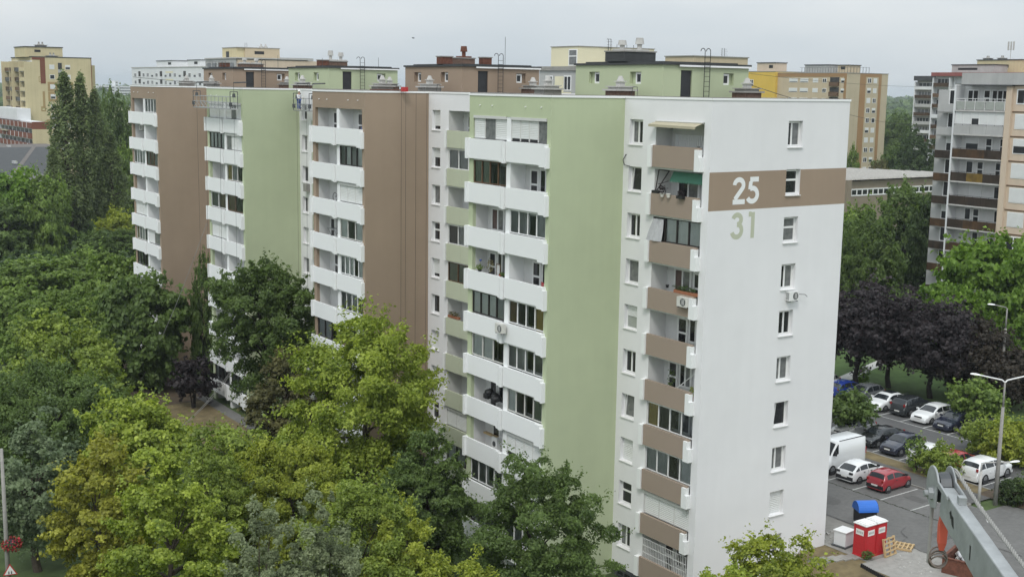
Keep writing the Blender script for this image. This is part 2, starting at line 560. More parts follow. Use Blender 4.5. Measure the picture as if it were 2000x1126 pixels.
def window(parent, loc, rz, w, h, kindw='two', fm='pvc_white', pm='pane_dark', sill=True, name='window', label=None, mixpane=None):
    fmesh, panes, sh = window_meshes(w, h, kindw, fm, pm)
    o = put(fmesh, name, parent, loc, rz)
    if label:
        o['label'] = label
    for i, pmsh in enumerate(panes):
        if mixpane and i < len(mixpane) and mixpane[i]:
            pmsh = window_meshes(w, h, kindw, fm, mixpane[i])[1][i]
        put(pmsh, 'pane', o)
    if sh:
        put(sh, 'roller_shutter', o)
    if sill:
        key = ('sill', round(w, 2))
        if key not in WC:
            s = MB()
            s.box(-w / 2 - 0.04, w / 2 + 0.04, -0.32, 0.0, -0.05, -0.012)
            WC[key] = s.mesh('sill', 'pvc_white')
        put(WC[key], 'sill', o)
    return o
# ------------------------------------------------------------------ ground
def ground_z(x, y):
    t = min(1.0, max(0.0, (x - 3.5) / 6.0))
    t = t * t * (3 - 2 * t)
    return 2.0 * t

def build_ground():
    xs = [-6000, -2500, -1000, -400, -150, -80, -50, -30, -15, -6, 0] + [3.5 + 0.75 * i for i in range(9)] + [11, 14, 20, 40, 80, 200, 500, 1200, 3000, 7000]
    ys = [-400, -150, -60, -30, -15, -8, -4, 0, 5, 15, 40, 80, 120, 200, 400, 800, 1600, 3500, 8000]
    g = MB()
    for y in ys:
        for x in xs:
            g.v.append((x, y, ground_z(x, y)))
    n = len(xs)
    for j in range(len(ys) - 1):
        for i in range(n - 1):
            g.f.append((j * n + i, j * n + i + 1, (j + 1) * n + i + 1, (j + 1) * n + i))
            g.m.append(0)
    kind(g.build('ground', 'grass'), 'structure')

build_ground()

# ------------------------------------------------------------------ the long apartment block
H = 30.0
FH = 2.8
E1, W1, PER, D = 7.53, 8.88, 23.272, 5.43
WE = 11.26
PROT = [(E1 + PER * i, 'green_render' if i % 2 == 0 else 'brown_render') for i in range(4)]
block = thing('apartment_block', 'long ten storey block with staggered bays and the numbers 25 and 31 on its gable', 'apartment building')

# gable facing the camera's right, with the painted band
gholes = [(6.09, 7.27, H - 2.67 - FH * k, H - 1.16 - FH * k) for k in range(10)]
gm = MB()
def gable_mat(u, z):
    return 2 if (H - 6.16 < z < H - 3.99) else 0
wall(gm, WE, H - 1.0, gholes, 0.32, gable_mat, (H - 6.16, H - 3.99), 1, 0.0, 1.0)
gm.build('gable_wall', ['white_render', 'white_render', 'brown_render'], block)
pl = MB()
pl.face([(0, 0.06, -0.5), (WE, 0.06, -0.5), (WE, 0.06, 1.0), (0, 0.06, 1.0)])
pl.face([(0, 0, 1.0), (0, 0.06, 1.0), (WE, 0.06, 1.0), (WE, 0, 1.0)])
pl.face([(0.06, 0.06, -0.5), (0.06, 0.06, 0.7), (0.06, E1, 0.7), (0.06, E1, -0.5)])
pl.build('plinth', 'plinth', block)

GK = [('asym', None), ('split', None), ('split', 'pane_curtain'), ('asym', None), ('two', None), ('asym', 'pane_curtain'), ('tilt', None), ('asym', 'pane_curtain'), ('shutter', None), ('two', None)]
for k, (kw, pm) in enumerate(GK):
    window(block, (6.68, 0.22, H - 2.67 - FH * k), 0, 1.18, 1.51, kw, 'pvc_white', pm or 'pane_dark', mixpane=(None, 'pane_curtain' if k % 3 != 1 else None))

def ribbon(mb, pts, w, y, mi=0):
    """flat painted stroke of constant width in the x,z plane"""
    n = len(pts)
    L, Rr = [], []
    for i, p in enumerate(pts):
        a = Vector(pts[max(i - 1, 0)])
        b = Vector(pts[min(i + 1, n - 1)])
        d0 = (Vector(p) - a)
        d1 = (b - Vector(p))
        if d0.length < 1e-6: d0 = d1
        if d1.length < 1e-6: d1 = d0
        d0.normalize(); d1.normalize()
        t = (d0 + d1).normalized()
        nn = Vector((-t.y, t.x))
        k = w / 2 / max(0.4, nn.dot(Vector((-d0.y, d0.x))))
        L.append(Vector(p) + nn * k)
        Rr.append(Vector(p) - nn * k)
    for i in range(n - 1):
        mb.face([(L[i].x, y, L[i].y), (Rr[i].x, y, Rr[i].y), (Rr[i + 1].x, y, Rr[i + 1].y), (L[i + 1].x, y, L[i + 1].y)][::-1], mi)

def arc(cx, cz, r, a0, a1, n=22, rz=None):
    rz = rz or r
    return [(cx + r * math.cos(R(a0 + (a1 - a0) * i / n)), cz + rz * math.sin(R(a0 + (a1 - a0) * i / n))) for i in range(n + 1)]

def digit(ch, ox, oz, m, sc=1.0):
    mb = MB()
    w = 0.275
    if ch == '2':
        strokes = [arc(0.45, 1.04, 0.30, 178, -38) + [(0.20, 0.235 + 0.02)], [(0.06, 0.118), (0.88, 0.118)]]
    elif ch == '5':
        strokes = [[(0.27, 1.335), (0.86, 1.335)], [(0.33, 1.217), (0.28, 0.78)], arc(0.45, 0.48, 0.345, 118, -152, 24, 0.365)]
    elif ch == '3':
        strokes = [arc(0.43, 1.07, 0.27, 165, -88, 20), arc(0.43, 0.47, 0.325, 88, -165, 22, 0.355)]
    else:
        strokes = [[(0.52, 1.45), (0.52, 0.0)], [(0.40, 1.345), (0.22, 1.345)]]
    for i, st in enumerate(strokes):
        ribbon(mb, [(ox + a * sc * 1.13, oz + b * sc) for a, b in st], w * sc, -0.004 - 0.0012 * i)
    return mb.build('painted_digit', m, block)
digit('2', 1.79, H - 5.83, 'number_white', 1.03)
digit('5', 2.86, H - 5.83, 'number_white', 1.03)
digit('3', 1.78, H - 7.83, 'number_green', 1.03)
digit('1', 2.93, H - 7.83, 'number_green', 1.03)

# window column of a recessed facade (local u = -Y)
def facade_strip(y_lo, y_hi, wins, logs, m0='white_render'):
    """facade at X=0 between two Y values; holes given as (ylo, yhi, zlo, zhi)"""
    mb = MB()
    holes = [(-b, -a, c, d) for a, b, c, d in wins]
    lh = [(-b, -a, c, d) for a, b, c, d in logs]
    wall(mb, y_hi - y_lo, H - 0.7, holes, 0.34, None, (), 0, -y_hi, 0.7)
    return mb, lh

def strip_with(y_lo, y_hi, wy, ly, jamb):
    """wall with a window column and a loggia column, ten floors"""
    mb = MB()
    holes = []
    for k in range(10):
        holes.append((-wy[1], -wy[0], H - 2.73 - FH * k, H - 1.25 - FH * k))
    us = sorted({-y_hi, -y_lo, -wy[1], -wy[0], -ly[1], -ly[0]})
    # wall pieces left and right of the loggia column
    def seg(a, b, hs):
        wall(mb, b - a, H - 0.7, hs, 0.34, None, (), 0, a, 0.7)
    seg(-y_hi, -ly[1], holes if -wy[1] < -ly[1] else [])
    seg(-ly[0], -y_lo, holes if -wy[1] > -ly[0] else [])
    # band over the loggias
    mb.face([(-ly[1], 0, H - 1.25), (-ly[0], 0, H - 1.25), (-ly[0], 0, H), (-ly[1], 0, H)], 0)
    o = mb.build('facade_wall', ['white_render'], block, (0, 0, 0), WEST)
    # loggia shaft: side walls, back wall, floor slabs
    s = MB()
    dp = 1.27
    s.face([(-ly[1], 0, 0.7), (-ly[1], 0, H - 1.25), (-ly[1], dp, H - 1.25), (-ly[1], dp, 0.7)])
    s.face([(-ly[0], 0, 0.7), (-ly[0], dp, 0.7), (-ly[0], dp, H - 1.25), (-ly[0], 0, H - 1.25)])
    s.face([(-ly[1], dp, 0.7), (-ly[0], dp, 0.7), (-ly[0], dp, H - 1.25), (-ly[1], dp, H - 1.25)])
    s.build('loggia_wall', 'inner_wall', block, (0, 0, 0), WEST)
    for k in range(10):
        f = MB()
        f.box(-ly[1] + 0.002, -ly[0] - 0.002, 0.01, dp - 0.002, H - 4.05 - FH * k, H - 3.88 - FH * k)
        f.build('floor_slab', 'white_panel', block, (0, 0, 0), WEST)
    c = MB()
    c.box(-ly[1] + 0.002, -ly[0] - 0.002, 0.01, dp - 0.002, H - 1.25, H - 1.1)
    c.build('floor_slab', 'white_panel', block, (0, 0, 0), WEST)

# ---- loggias
LC = {}
def cached(key, fn):
    if key not in LC:
        LC[key] = fn()
    return LC[key]

def curtain_mesh(w, h, m, gather=1.0):
    def mk():
        mb = MB()
        n = 14
        z0, z1 = 0.0, h
        pts = []
        for i in range(n + 1):
            u = -w / 2 + w * i / n
            pts.append((u, 0.035 * math.sin(i * 2.1) + 0.015 * math.sin(i * 5.3)))
        for (a, ya), (b, yb) in zip(pts[:-1], pts[1:]):
            mb.face([(a, ya, z0), (b, yb, z0), (b, yb * 0.6, z1), (a, ya * 0.6, z1)])
        return mb.mesh('curtain', m, True)
    return cached(('c', round(w, 2), round(h, 2), m), mk)

def back_wall_units(loc, rz, dp, w, variant):
    """door and window in the back wall of a loggia; loc is the middle of the opening at floor level"""
    M = Matrix.Translation(loc) @ Matrix.Rotation(rz, 4, 'Z')
    def at(u, v, z):
        return tuple(M @ Vector((u, v, z)))
    V = {'A': [('door', -1.15, 0.85), ('win', -0.05, 1.1)], 'B': [('door', -0.85, 0.9), ('win', 0.35, 1.3)],
         'C': [('door', -0.45, 0.9), ('win', 0.7, 1.2)], 'D': [('winc', -0.6, 1.5), ('door', 0.75, 0.85)],
         'E': [('door', 0.1, 0.95)], 'F': [('win', -0.4, 1.9)]}[variant]
    for t, u, ww in V:
        if t == 'door':
            window(block, at(u, dp - 0.06, 0.08), rz, ww, 2.25, 'split', 'pvc_white', 'pane_dark', False, 'balcony_door')
        else:
            window(block, at(u, dp - 0.06, 0.90), rz, ww, 1.5, 'two', 'pvc_white', 'pane_brown' if t == 'winc' else 'pane_dark', False, mixpane=(None, 'pane_curtain'))

def loggia(loc, rz, w, dp, spec):
    k = spec[0]
    M = Matrix.Translation(loc) @ Matrix.Rotation(rz, 4, 'Z')
    def at(u, v, z):
        return tuple(M @ Vector((u, v, z)))
    if k == 'o':
        back_wall_units(loc, rz, dp, w, spec[1])
    elif k == 'g':
        _, n, fm, curt = spec[:4]
        pm = spec[4] if len(spec) > 4 else 'glass_clear'
        def mk():
            f = MB()
            tt = 0.06
            z0, z1 = 1.2, 2.63
            f.box(-w / 2, w / 2, 0.0, 0.07, z0, z0 + tt)
            f.box(-w / 2, w / 2, 0.0, 0.07, z1 - tt, z1)
            sw = w / n
            for i in range(n + 1):
                u = -w / 2 + i * sw
                a, b = max(-w / 2, u - tt / 2 - 0.01), min(w / 2, u + tt / 2 + 0.01)
                f.box(a, b, -0.012, 0.082, z0 + tt, z1 - tt)
            return f.mesh('loggia_glazing', fm)
        o = put(cached(('g', n, fm, round(w, 2)), mk), 'loggia_glazing', block, at(0, 0.03, 0), rz)
        sw = w / n
        def pk():
            p = MB()
            p.face([(-sw / 2 + 0.04, 0.03, 1.26), (sw / 2 - 0.04, 0.03, 1.26), (sw / 2 - 0.04, 0.03, 2.57), (-sw / 2 + 0.04, 0.03, 2.57)])
            return p.mesh('pane', pm)
        pme = cached(('gp', n, round(w, 2), pm), pk)
        for i in range(n):
            u = -w / 2 + (i + 0.5) * sw
            put(pme, 'pane', o, (u, 0, 0))
            c = curt[i % len(curt)] if curt else None
            if c:
                put(curtain_mesh(sw * 0.92, 1.6, c), 'curtain', o, (u, 0.10, 1.0))
        back_wall_units(loc, rz, dp, w, 'F')
    elif k == 's':
        _, pat = spec[:2]                      # one letter per panel: s shutter, w window, h shutter with a slit below
        n = len(pat)
        sw = w / n
        f = MB()
        f.box(-w / 2, w / 2, -0.10, 0.09, 2.46, 2.63)
        for i in range(n + 1):
            u = -w / 2 + i * sw
            f.box(max(-w / 2, u - 0.035), min(w / 2, u + 0.035), 0.0, 0.08, 1.2, 2.46)
        o = f.build('shutter_frame', 'shutter_box', block, at(0, 0.03, 0), rz)
        for i, ch in enumerate(pat):
            u = -w / 2 + (i + 0.5) * sw
            z0 = {'s': 1.2, 'h': 1.36, 'w': 1.2}[ch]
            if ch == 'w':
                def mkw():
                    p = MB()
                    a = sw / 2 - 0.035
                    p.box(-a, a, 0.035, 0.045, 1.2, 2.46)
                    return p.mesh('pane', 'pane_curtain')
                put(cached(('sw', round(sw, 2)), mkw), 'pane', o, (u, 0, 0))
                continue
            def mks():
                s = MB()
                m = 11
                a = sw / 2 - 0.035
                dz = (2.46 - z0) / m
                for q in range(m):
                    z = z0 + q * dz
                    s.face([(-a, 0.03, z), (a, 0.03, z), (a, 0.012, z + dz * 0.82), (-a, 0.012, z + dz * 0.82)])
                    s.face([(-a, 0.012, z + dz * 0.82), (a, 0.012, z + dz * 0.82), (a, 0.03, z + dz), (-a, 0.03, z + dz)])
                if z0 > 1.25:
                    s.box(-a, a, 0.05, 0.06, 1.2, z0, 1)
                return s.mesh('roller_shutter', ['shutter', 'slit_dark'])
            put(cached(('ss', round(sw, 2), ch), mks), 'roller_shutter', o, (u, 0, 0))
    elif k == 'n':
        pass

def parapet(loc, rz, w, m, h=1.25, proud=0.17):
    """flat precast panel standing proud of the slab edge; loc is its lower middle"""
    def mk():
        mb = MB()
        mb.box(-w / 2, w / 2, -proud, -0.03, 0, h)
        mb.box(-w / 2 + 0.02, w / 2 - 0.02, -0.03, 0.02, 0.03, h - 0.03)
        return mb.mesh('balcony_parapet', m)
    return put(cached(('p', round(w, 2), m, round(h, 2)), mk), 'balcony_parapet', block, loc, rz)

def fin(loc, rz, w, h=1.28, proud=0.3, notch=False):
    def mk():
        mb = MB()
        if notch:
            mb.box(-w / 2, w / 2 - 0.16, -proud, 0.0, 0, h)
            mb.box(w / 2 - 0.16, w / 2, -proud, 0.0, 0, h - 0.42)
        else:
            mb.box(-w / 2, w / 2, -proud, 0.0, 0, h)
        return mb.mesh('balcony_fin', 'white_panel')
    return put(cached(('f', round(w, 2), round(h, 2), round(proud, 2), notch), mk), 'balcony_fin', block, loc, rz)

CW, CG, CB, CY, CN = 'curtain_white', 'curtain_grey', 'curtain_brown', 'curtain_yellow', 'curtain_green'
LEFT = [  # upper floor first; the left loggia of each projecting bay
    [('s', 'sws'), ('g', 4, 'frame_brown', [CN, CN, None, None]), ('o', 'D'), ('o', 'A'), ('g', 4, 'frame_dark', [CW, CW, CW, CG]), ('g', 3, 'pvc_old', [CW, CW, None]),
     ('o', 'B'), ('o', 'C'), ('g', 4, 'pvc_white', [None]), ('g', 4, 'frame_dark', [CG])],
    [('o', 'C'), ('o', 'E'), ('o', 'E'), ('o', 'A'), ('o', 'C'), ('o', 'E'), ('g', 3, 'frame_dark', [CG, CG, None]), ('o', 'B'), ('o', 'A'), ('g', 4, 'pvc_white', [CW])],
    [('s', 'ss'), ('g', 4, 'frame_dark', [CW]), ('o', 'E'), ('g', 2, 'pvc_white', [None, CB]), ('s', 'ss'), ('o', 'C'), ('o', 'E'), ('o', 'A'), ('o', 'B'), ('g', 4, 'frame_dark', [CG, None])],
    [('o', 'A'), ('o', 'E'), ('g', 4, 'pvc_white', [None, CW, None, CW]), ('o', 'B'), ('s', 'sss'), ('g', 4, 'pvc_old', [CY, CG, CW, None]), ('g', 4, 'frame_dark', [CN, CN, None, None]), ('o', 'A'), ('o', 'B'), ('o', 'A')]]
RIGHT = [
    [('s', 'hhhw'), ('o', 'B'), ('g', 4, 'pvc_white', [None, None, None, CG]), ('o', 'C'), ('g', 4, 'pvc_white', [CB, None, None, CY]), ('g', 4, 'pvc_white', [None]),
     ('g', 4, 'pvc_old', [CW, None, None, CN]), ('s', 'hsss'), ('s', 'ss'), ('g', 4, 'pvc_white', [CG])],
    [('o', 'C'), ('g', 4, 'frame_dark', [None, CW, None, CW]), ('s', 'sss'), ('g', 3, 'pvc_old', [CW, None, CW]), ('g', 5, 'pvc_white', [CG, CW, CW, None, CW]), ('g', 4, 'pvc_white', [None, None, CG, None]),
     ('g', 3, 'frame_brown', [CY, None, CG]), ('o', 'B'), ('s', 'ss'), ('o', 'C')],
    [('s', 'sws'), ('s', 'wss'), ('g', 3, 'pvc_old', [CY, CG, None]), ('g', 2, 'frame_brown', [CB, None]), ('o', 'E'), ('o', 'E'), ('g', 6 - 1, 'frame_dark', [CG]), ('o', 'B'), ('o', 'C'), ('g', 4, 'frame_dark', [None])],
    [('g', 4, 'pvc_white', [None]), ('o', 'E'), ('g', 3, 'frame_brown', [None, CB, None]), ('o', 'C'), ('o', 'B'), ('s', 'sw'), ('o', 'E'), ('o', 'C'), ('o', 'E'), ('o', 'B')]]

def projecting_bay(i):
    y0, cm = PROT[i]
    y1 = y0 + W1
    dp = 1.15
    # blank side wall seen from the camera and its twin
    m = MB()
    m.box(-D, -0.001, y0, y0 + 0.42, 0.0, H - 1.26)
    m.build('side_wall', cm, block)
    m = MB()
    m.box(-D, -0.001, y1 - 0.48, y1, 0.0, H - 1.26)
    m.build('side_wall', cm, block)
    m = MB()
    m.box(-D, -0.001, y0, y1, H - 1.26, H)
    m.build('attic_band', cm, block)
    # small drain nozzles under the roof edge
    for t in (1.0, 2.6, 6.2, 7.6):
        n = MB()
        n.cyl((-D - 0.10, y0 + t, H - 0.62), (-D + 0.02, y0 + t, H - 0.60), 0.035, 0.035, 6)
        n.build('drain_spout', 'pvc_white', block)
    s = MB()                                     # loggia back wall, linings and party wall
    s.box(-D + dp, -D + dp + 0.15, y0 + 0.42, y1 - 0.48, 0.0, H - 1.26)
    s.build('loggia_wall', 'inner_wall', block)
    s = MB()
    s.box(-D + 0.25, -D + dp, y0 + 0.421, y0 + 0.44, 0.0, H - 1.262)
    s.box(-D + 0.25, -D + dp, y1 - 0.50, y1 - 0.481, 0.0, H - 1.262)
    s.build('wall_lining', 'inner_wall', block)
    s = MB()
    s.box(-D + 0.03, -D + dp, y0 + 4.2, y0 + 4.66, 0.0, H - 1.262)
    s.build('party_wall', 'white_panel', block)
    for k in range(10):
        for a, b in ((0.45, 4.19), (4.67, 8.37)):
            f = MB()
            f.box(-D + 0.02, -D + dp - 0.002, y0 + a, y0 + b, H - 4.05 - FH * k, H - 3.88 - FH * k)
            f.build('floor_slab', 'white_panel', block)
    for k in range(10):
        zf = H - 3.88 - FH * k
        zp = H - 3.96 - FH * k
        hp = 1.25
        loggia((-D + 0.03, y0 + 2.32, zf), WEST, 3.72, dp - 0.03, RIGHT[i][k])
        loggia((-D + 0.03, y0 + 6.52, zf), WEST, 3.68, dp - 0.03, LEFT[i][k])
        parapet((-D, y0 + 2.62, zp), WEST, 3.62, 'white_panel', hp)
        parapet((-D, y0 + 6.86, zp), WEST, 3.66, 'white_panel', hp)
        fin((-D, y0 + 4.60, zp - 0.10), WEST, 0.26, 1.30, 0.30)
        fin((-D, y0 + 4.93, zp - 0.06), WEST, 0.22, 1.30, 0.26)
        fin((-D, y0 + 0.52, zp - 0.10), WEST, 0.56, 1.34, 0.30)
        # flank piece wrapping the corner, a step lower
        w_ = MB()
        w_.box(-D - 0.30, -D + 0.0, y0 + 0.10, y0 + 0.235, zp - 0.16, zp + 1.05)
        w_.build('balcony_fin', 'white_panel', block)
        fin((-D, y0 + 8.80, zp - 0.02), WEST, 0.22, 1.30, 0.32)
for i in range(4):
    projecting_bay(i)

# recessed facades between the bays and the white end facade with the brown loggias
WK = [['two', 'tilt', 'two', 'single', 'half', 'two', 'tilt', 'shutter', 'split', 'two'],
      ['slit', 'half', 'single', 'split', 'slit', 'single', 'shutter', 'slit', 'split', 'split'],
      ['two', 'two', 'single', 'two', 'shutter', 'single', 'two', 'half', 'two', 'two'],
      ['two', 'half', 'single', 'two', 'single', 'shutter', 'two', 'two', 'two', 'two']]
END = [('o', 'N'), ('o', 'F'), ('g', 4, 'frame_dark', [None, CW, CW, CW]), ('o', 'D'), ('o', 'C'), ('o', 'A'), ('g', 4, 'pvc_white', [CY, None, None, None]),
       ('g', 4, 'pvc_white', [CG, CG, None, CW]), ('s', 'sss'), ('o', 'B')]
REC = [('o', 'B'), ('g', 3, 'pvc_white', [CG]), ('o', 'E'), ('g', 3, 'pvc_white', [None, CG, CG]), ('g', 3, 'frame_brown', [CN]), ('o', 'C'), ('o', 'E'), ('o', 'E'), ('s', 'sss'), ('g', 3, 'frame_dark', [CW])]

strip_with(0.0, E1, (5.81, 7.02), (0.55, 4.62), None)
for k in range(10):
    pmx = {4: 'pane_blind'}.get(k, 'pane_dark')
    window(block, (0.24, 6.415, H - 2.73 - FH * k), WEST, 1.21, 1.48, WK[0][k], 'pvc_white', pmx, mixpane=('pane_curtain' if k % 3 == 0 else None, None))
    zf, zp = H - 3.88 - FH * k, H - 3.93 - FH * k
    if k == 0:
        pass
    else:
        loggia((0.03, 2.585, zf), WEST, 4.05, 1.22, END[k])
    parapet((0, 2.66, zp), WEST, 4.0, 'panel_brown', 1.26, 0.20)
    fin((0, 4.84, zp - 0.02), WEST, 0.34, 1.24, 0.30)
    fin((0, 0.70, zp - 0.06), WEST, 0.46, 1.22, 0.34, True)
# small garden door light at the foot of the end facade
window(block, (0.0, 6.3, 0.05), WEST, 1.5, 0.5, 'two', 'steel_dark', 'pane_dark', False, 'cellar_window')

for j in range(3):
    ya, yb = PROT[j][0] + W1, PROT[j + 1][0]
    strip_with(ya, yb, (yb - 1.72, yb - 0.5), (yb - 6.97, yb - 2.92), None)
    for k in range(10):
        pmx = 'pane_curtain' if (k + j) % 4 == 2 else 'pane_dark'
        window(block, (0.24, yb - 1.11, H - 2.73 - FH * k), WEST, 1.22, 1.48, WK[j + 1][k], 'pvc_white', pmx)
        zf, zp = H - 3.88 - FH * k, H - 3.93 - FH * k
        loggia((0.03, yb - 4.945, zf), WEST, 4.03, 1.22, REC[(k + 3 * j) % 10])
        parapet((0, yb - 3.98, zp), WEST, 2.0, 'pale_green', 1.26, 0.18)
        parapet((0, yb - 6.0, zp), WEST, 2.0, 'pale_green', 1.26, 0.18)
        fin((0, yb - 2.78, zp - 0.02), WEST, 0.26, 1.26, 0.24)
# rear and core walls, so the block is closed from every side
c = MB()
YE = PROT[3][0] + W1
c.box(1.9, WE, 0.45, YE - 0.45, 0, H - 0.45)
c.build('core_wall', 'white_render', block)
c = MB()
c.box(WE - 0.02, WE, 0.002, E1, 0, H)
c.box(0.0, WE, YE - 0.4, YE, 0, H)
for y0, cm in PROT:
    c.box(WE, WE + 5.0, y0, y0 + W1, 0, H - 0.05)
c.build('rear_wall', 'white_render', block)

# roof sheets and bright metal coping along every roof edge
r = MB()
r.box(0.15, WE - 0.1, 0.15, YE - 0.1, H - 0.40, H - 0.30)
for y0, cm in PROT:
    r.box(-D + 0.12, 0.15, y0 + 0.12, y0 + W1 - 0.12, H + 0.002, H + 0.012)
r.build('roof', 'roof_felt', block)
def coping(a, b, horizontal_out):
    pass
edges = []
cp = MB()
T = 0.045
def cop(x0, y0, x1, y1):
    # metal strip along an edge; boxes butt end to end
    if abs(x1 - x0) < 1e-6:
        cp.box(x0 - T, x0 + 0.30, min(y0, y1), max(y0, y1), H - 0.02, H + 0.105)
    else:
        cp.box(min(x0, x1), max(x0, x1), y0 - T, y0 + 0.30, H - 0.02, H + 0.105)
cop(0.302, 0.0, WE + T, 0.0)
cop(0.0, -T, 0.0, E1 - T - 0.002)
y = E1
for i, (y0, cm) in enumerate(PROT):
    cop(-D + 0.302, y0, 0.3, y0)
    cop(-D, y0 - T, -D, y0 + W1 + T)
    yn = PROT[i + 1][0] - T - 0.002 if i < 3 else YE
    if i < 3:
        cop(0.0, y0 + W1, 0.0, yn)
cp.box(WE - 0.25, WE + T, 0.302, YE, H - 0.02, H + 0.10)
cp.build('coping', 'coping_metal', block)
# brown-grey felt upstand on top of the coping
up = MB()
def ups(x0, x1, y0, y1):
    up.box(x0, x1, y0, y1, H + 0.107, H + 0.14)
ups(0.02, 0.28, 0.02, E1 - 0.1)
ups(0.30, WE, 0.02, 0.28)
for i, (y0, cm) in enumerate(PROT):
    ups(-D + 0.02, -D + 0.28, y0 + 0.02, y0 + W1 - 0.02)
    ups(-D + 0.30, 0.28, y0 + 0.02, y0 + 0.28)
    if i < 3:
        ups(0.02, 0.28, y0 + W1 + 0.02, PROT[i + 1][0] - 0.1)
up.build('roof_upstand', 'roof_felt', block)

# ------------------------------------------------------------------ roof: penthouses, ladders, ventilators
def roof_vent(x, y, z, s=1.0, brick=True, lamp=True, pale=True):
    z += 0.30
    b = MB()
    b.box(x - 0.75 * s, x + 0.75 * s, y - 0.6 * s, y + 0.6 * s, z - 0.30, z + 0.42 * s)
    o = b.build('vent_stack', 'vent_brick' if brick else 'concrete', block)
    c = MB()
    c.box(x - 0.9 * s, x + 0.9 * s, y - 0.75 * s, y + 0.75 * s, z + 0.422 * s, z + 0.53 * s)
    c.box(x - 0.62 * s, x + 0.62 * s, y - 0.5 * s, y + 0.5 * s, z + 0.53 * s, z + 0.66 * s)
    c.box(x - 0.74 * s, x + 0.74 * s, y - 0.62 * s, y + 0.62 * s, z + 0.662 * s, z + 0.73 * s)
    c.build('vent_slab', 'concrete_pale' if pale else 'concrete', o)
    h = MB()
    if lamp:
        h.box(x - 0.22 * s, x + 0.22 * s, y - 0.2 * s, y + 0.2 * s, z + 0.732 * s, z + 0.98 * s)
        h.box(x - 0.30 * s, x + 0.30 * s, y - 0.28 * s, y + 0.28 * s, z + 1.0 * s, z + 1.06 * s)
        h.cyl((x, y, z + 1.06 * s), (x, y, z + 1.38 * s), 0.26 * s, 0.12 * s, 8)
    else:
        h.cyl((x, y, z + 0.732 * s), (x, y, z + 0.95 * s), 0.12 * s, 0.12 * s, 8)
        h.cyl((x, y, z + 0.95 * s), (x, y, z + 1.15 * s), 0.28 * s, 0.2 * s, 8)
    h.build('vent_cowl', 'concrete_pale', o)
    return o

def ladder(x, y, z0, z1, hoop):
    l = MB()
    for s in (-0.23, 0.23):
        l.tube([(x + s, y, z0), (x + s, y, z1)], 0.025, 6)
        pts = [(x + s - 0.18 * (1 - math.cos(R(a))), y, z1 + 0.18 * math.sin(R(a))) for a in range(0, 200, 20)]
        l.tube(pts, 0.025, 6)
    z = z0 + 0.15
    while z < z1 - 0.1:
        l.tube([(x - 0.23, y, z), (x + 0.23, y, z)], 0.014, 5)
        z += 0.30
    l.build('roof_ladder', 'ladder_dark', block)

PHZ = H - 0.3
PH_TOP = H + 2.03
for i, (y0, cm) in enumerate(PROT):
    ya, yb = y0 + 0.02, y0 + W1
    xa, xb = 2.95, 10.2
    pm = MB()
    def holes_side():
        return [(-(yb - 1.5), -(yb - 2.45), H + 0.95, H + 1.68), (-(yb - 5.6), -(yb - 6.6), H + 0.95, H + 1.68)]
    # west face (towards the balconies)
    wh = [(-(y0 + 7.4), -(y0 + 6.3), H + 0.85, H + 1.60), (-(y0 + 3.2), -(y0 + 2.1), H + 0.85, H + 1.60)]
    fw = MB()
    wall(fw, yb - ya, PH_TOP - PHZ, wh, 0.22, None, (), 0, -yb, PHZ)
    ph = fw.build('penthouse_wall', cm, block, (xa, 0, 0), WEST)
    for a, b, c_, d in wh:
        window(ph, ((a + b) / 2 + 0.16, 0.16, c_), 0, 0.62, 0.72, 'single', 'pvc_white', 'pane_dark', False)
    sh_ = [(3.0 - 1.55, 3.0 - 0.62, PHZ + 0.02, H + 1.72), (5.05, 5.95, H + 0.85, H + 1.60)]
    fs = MB()
    wall(fs, xb - xa, PH_TOP - PHZ, sh_, 0.2, None, (), 0, 0, PHZ)
    ps = fs.build('penthouse_wall', cm, block, (xa, ya, 0), 0)
    dd = MB()
    dd.box(1.46, 2.37, 0.10, 0.15, PHZ + 0.03, H + 1.71)
    dd.cyl((2.25, 0.07, PHZ + 1.1), (2.25, 0.10, PHZ + 1.1), 0.04, 0.04, 6)
    dd.build('roof_door', 'door_dark', ps)
    window(ps, (5.36, 0.14, H + 0.86), 0, 0.6, 0.70, 'single', 'pvc_white', 'pane_dark', False)
    cb = MB()
    cb.box(xa + 0.24, xb, ya + 0.24, yb, PHZ, PH_TOP - 0.01)
    cb.build('penthouse_wall', cm, block)
    rf = MB()
    rf.box(xa - 0.12, xb + 0.12, ya - 0.14, yb + 0.1, PH_TOP, PH_TOP + 0.13)
    rf.box(xa + 0.6, xb - 0.2, ya + 0.8, yb - 0.3, PH_TOP + 0.132, PH_TOP + 0.23)
    rf.build('penthouse_roof', 'roof_dark', block)
    fl = MB()
    fl.box(xa + 1.2, xb + 0.06, ya - 0.16, ya - 0.142, PH_TOP - 0.10, PH_TOP + 0.01)
    fl.build('roof_flashing', 'coping_metal', block)
    ladder(xa + 3.35, ya - 0.30, PHZ, H + 2.9, True)
    # ventilators standing on the flat roof in front of the penthouse
    roof_vent(1.3, y0 + 2.1, PHZ, 0.95, i % 2 == 0)
    if i != 2:
        roof_vent(1.2, y0 + 9.6, PHZ, 0.95, False)
    roof_vent(8.4, y0 - 1.7, PHZ, 0.95, True, True, False)
    g = MB()                                     # bent cable guard beside the vent
    g.tube([(1.2, y0 + 0.95, PHZ + 0.2), (1.2, y0 + 0.75, PHZ + 0.95), (1.2, y0 + 0.35, PHZ + 0.95), (1.2, y0 + 0.3, PHZ)], 0.018, 5)
    g.build('cable_conduit', 'steel_dark', block)

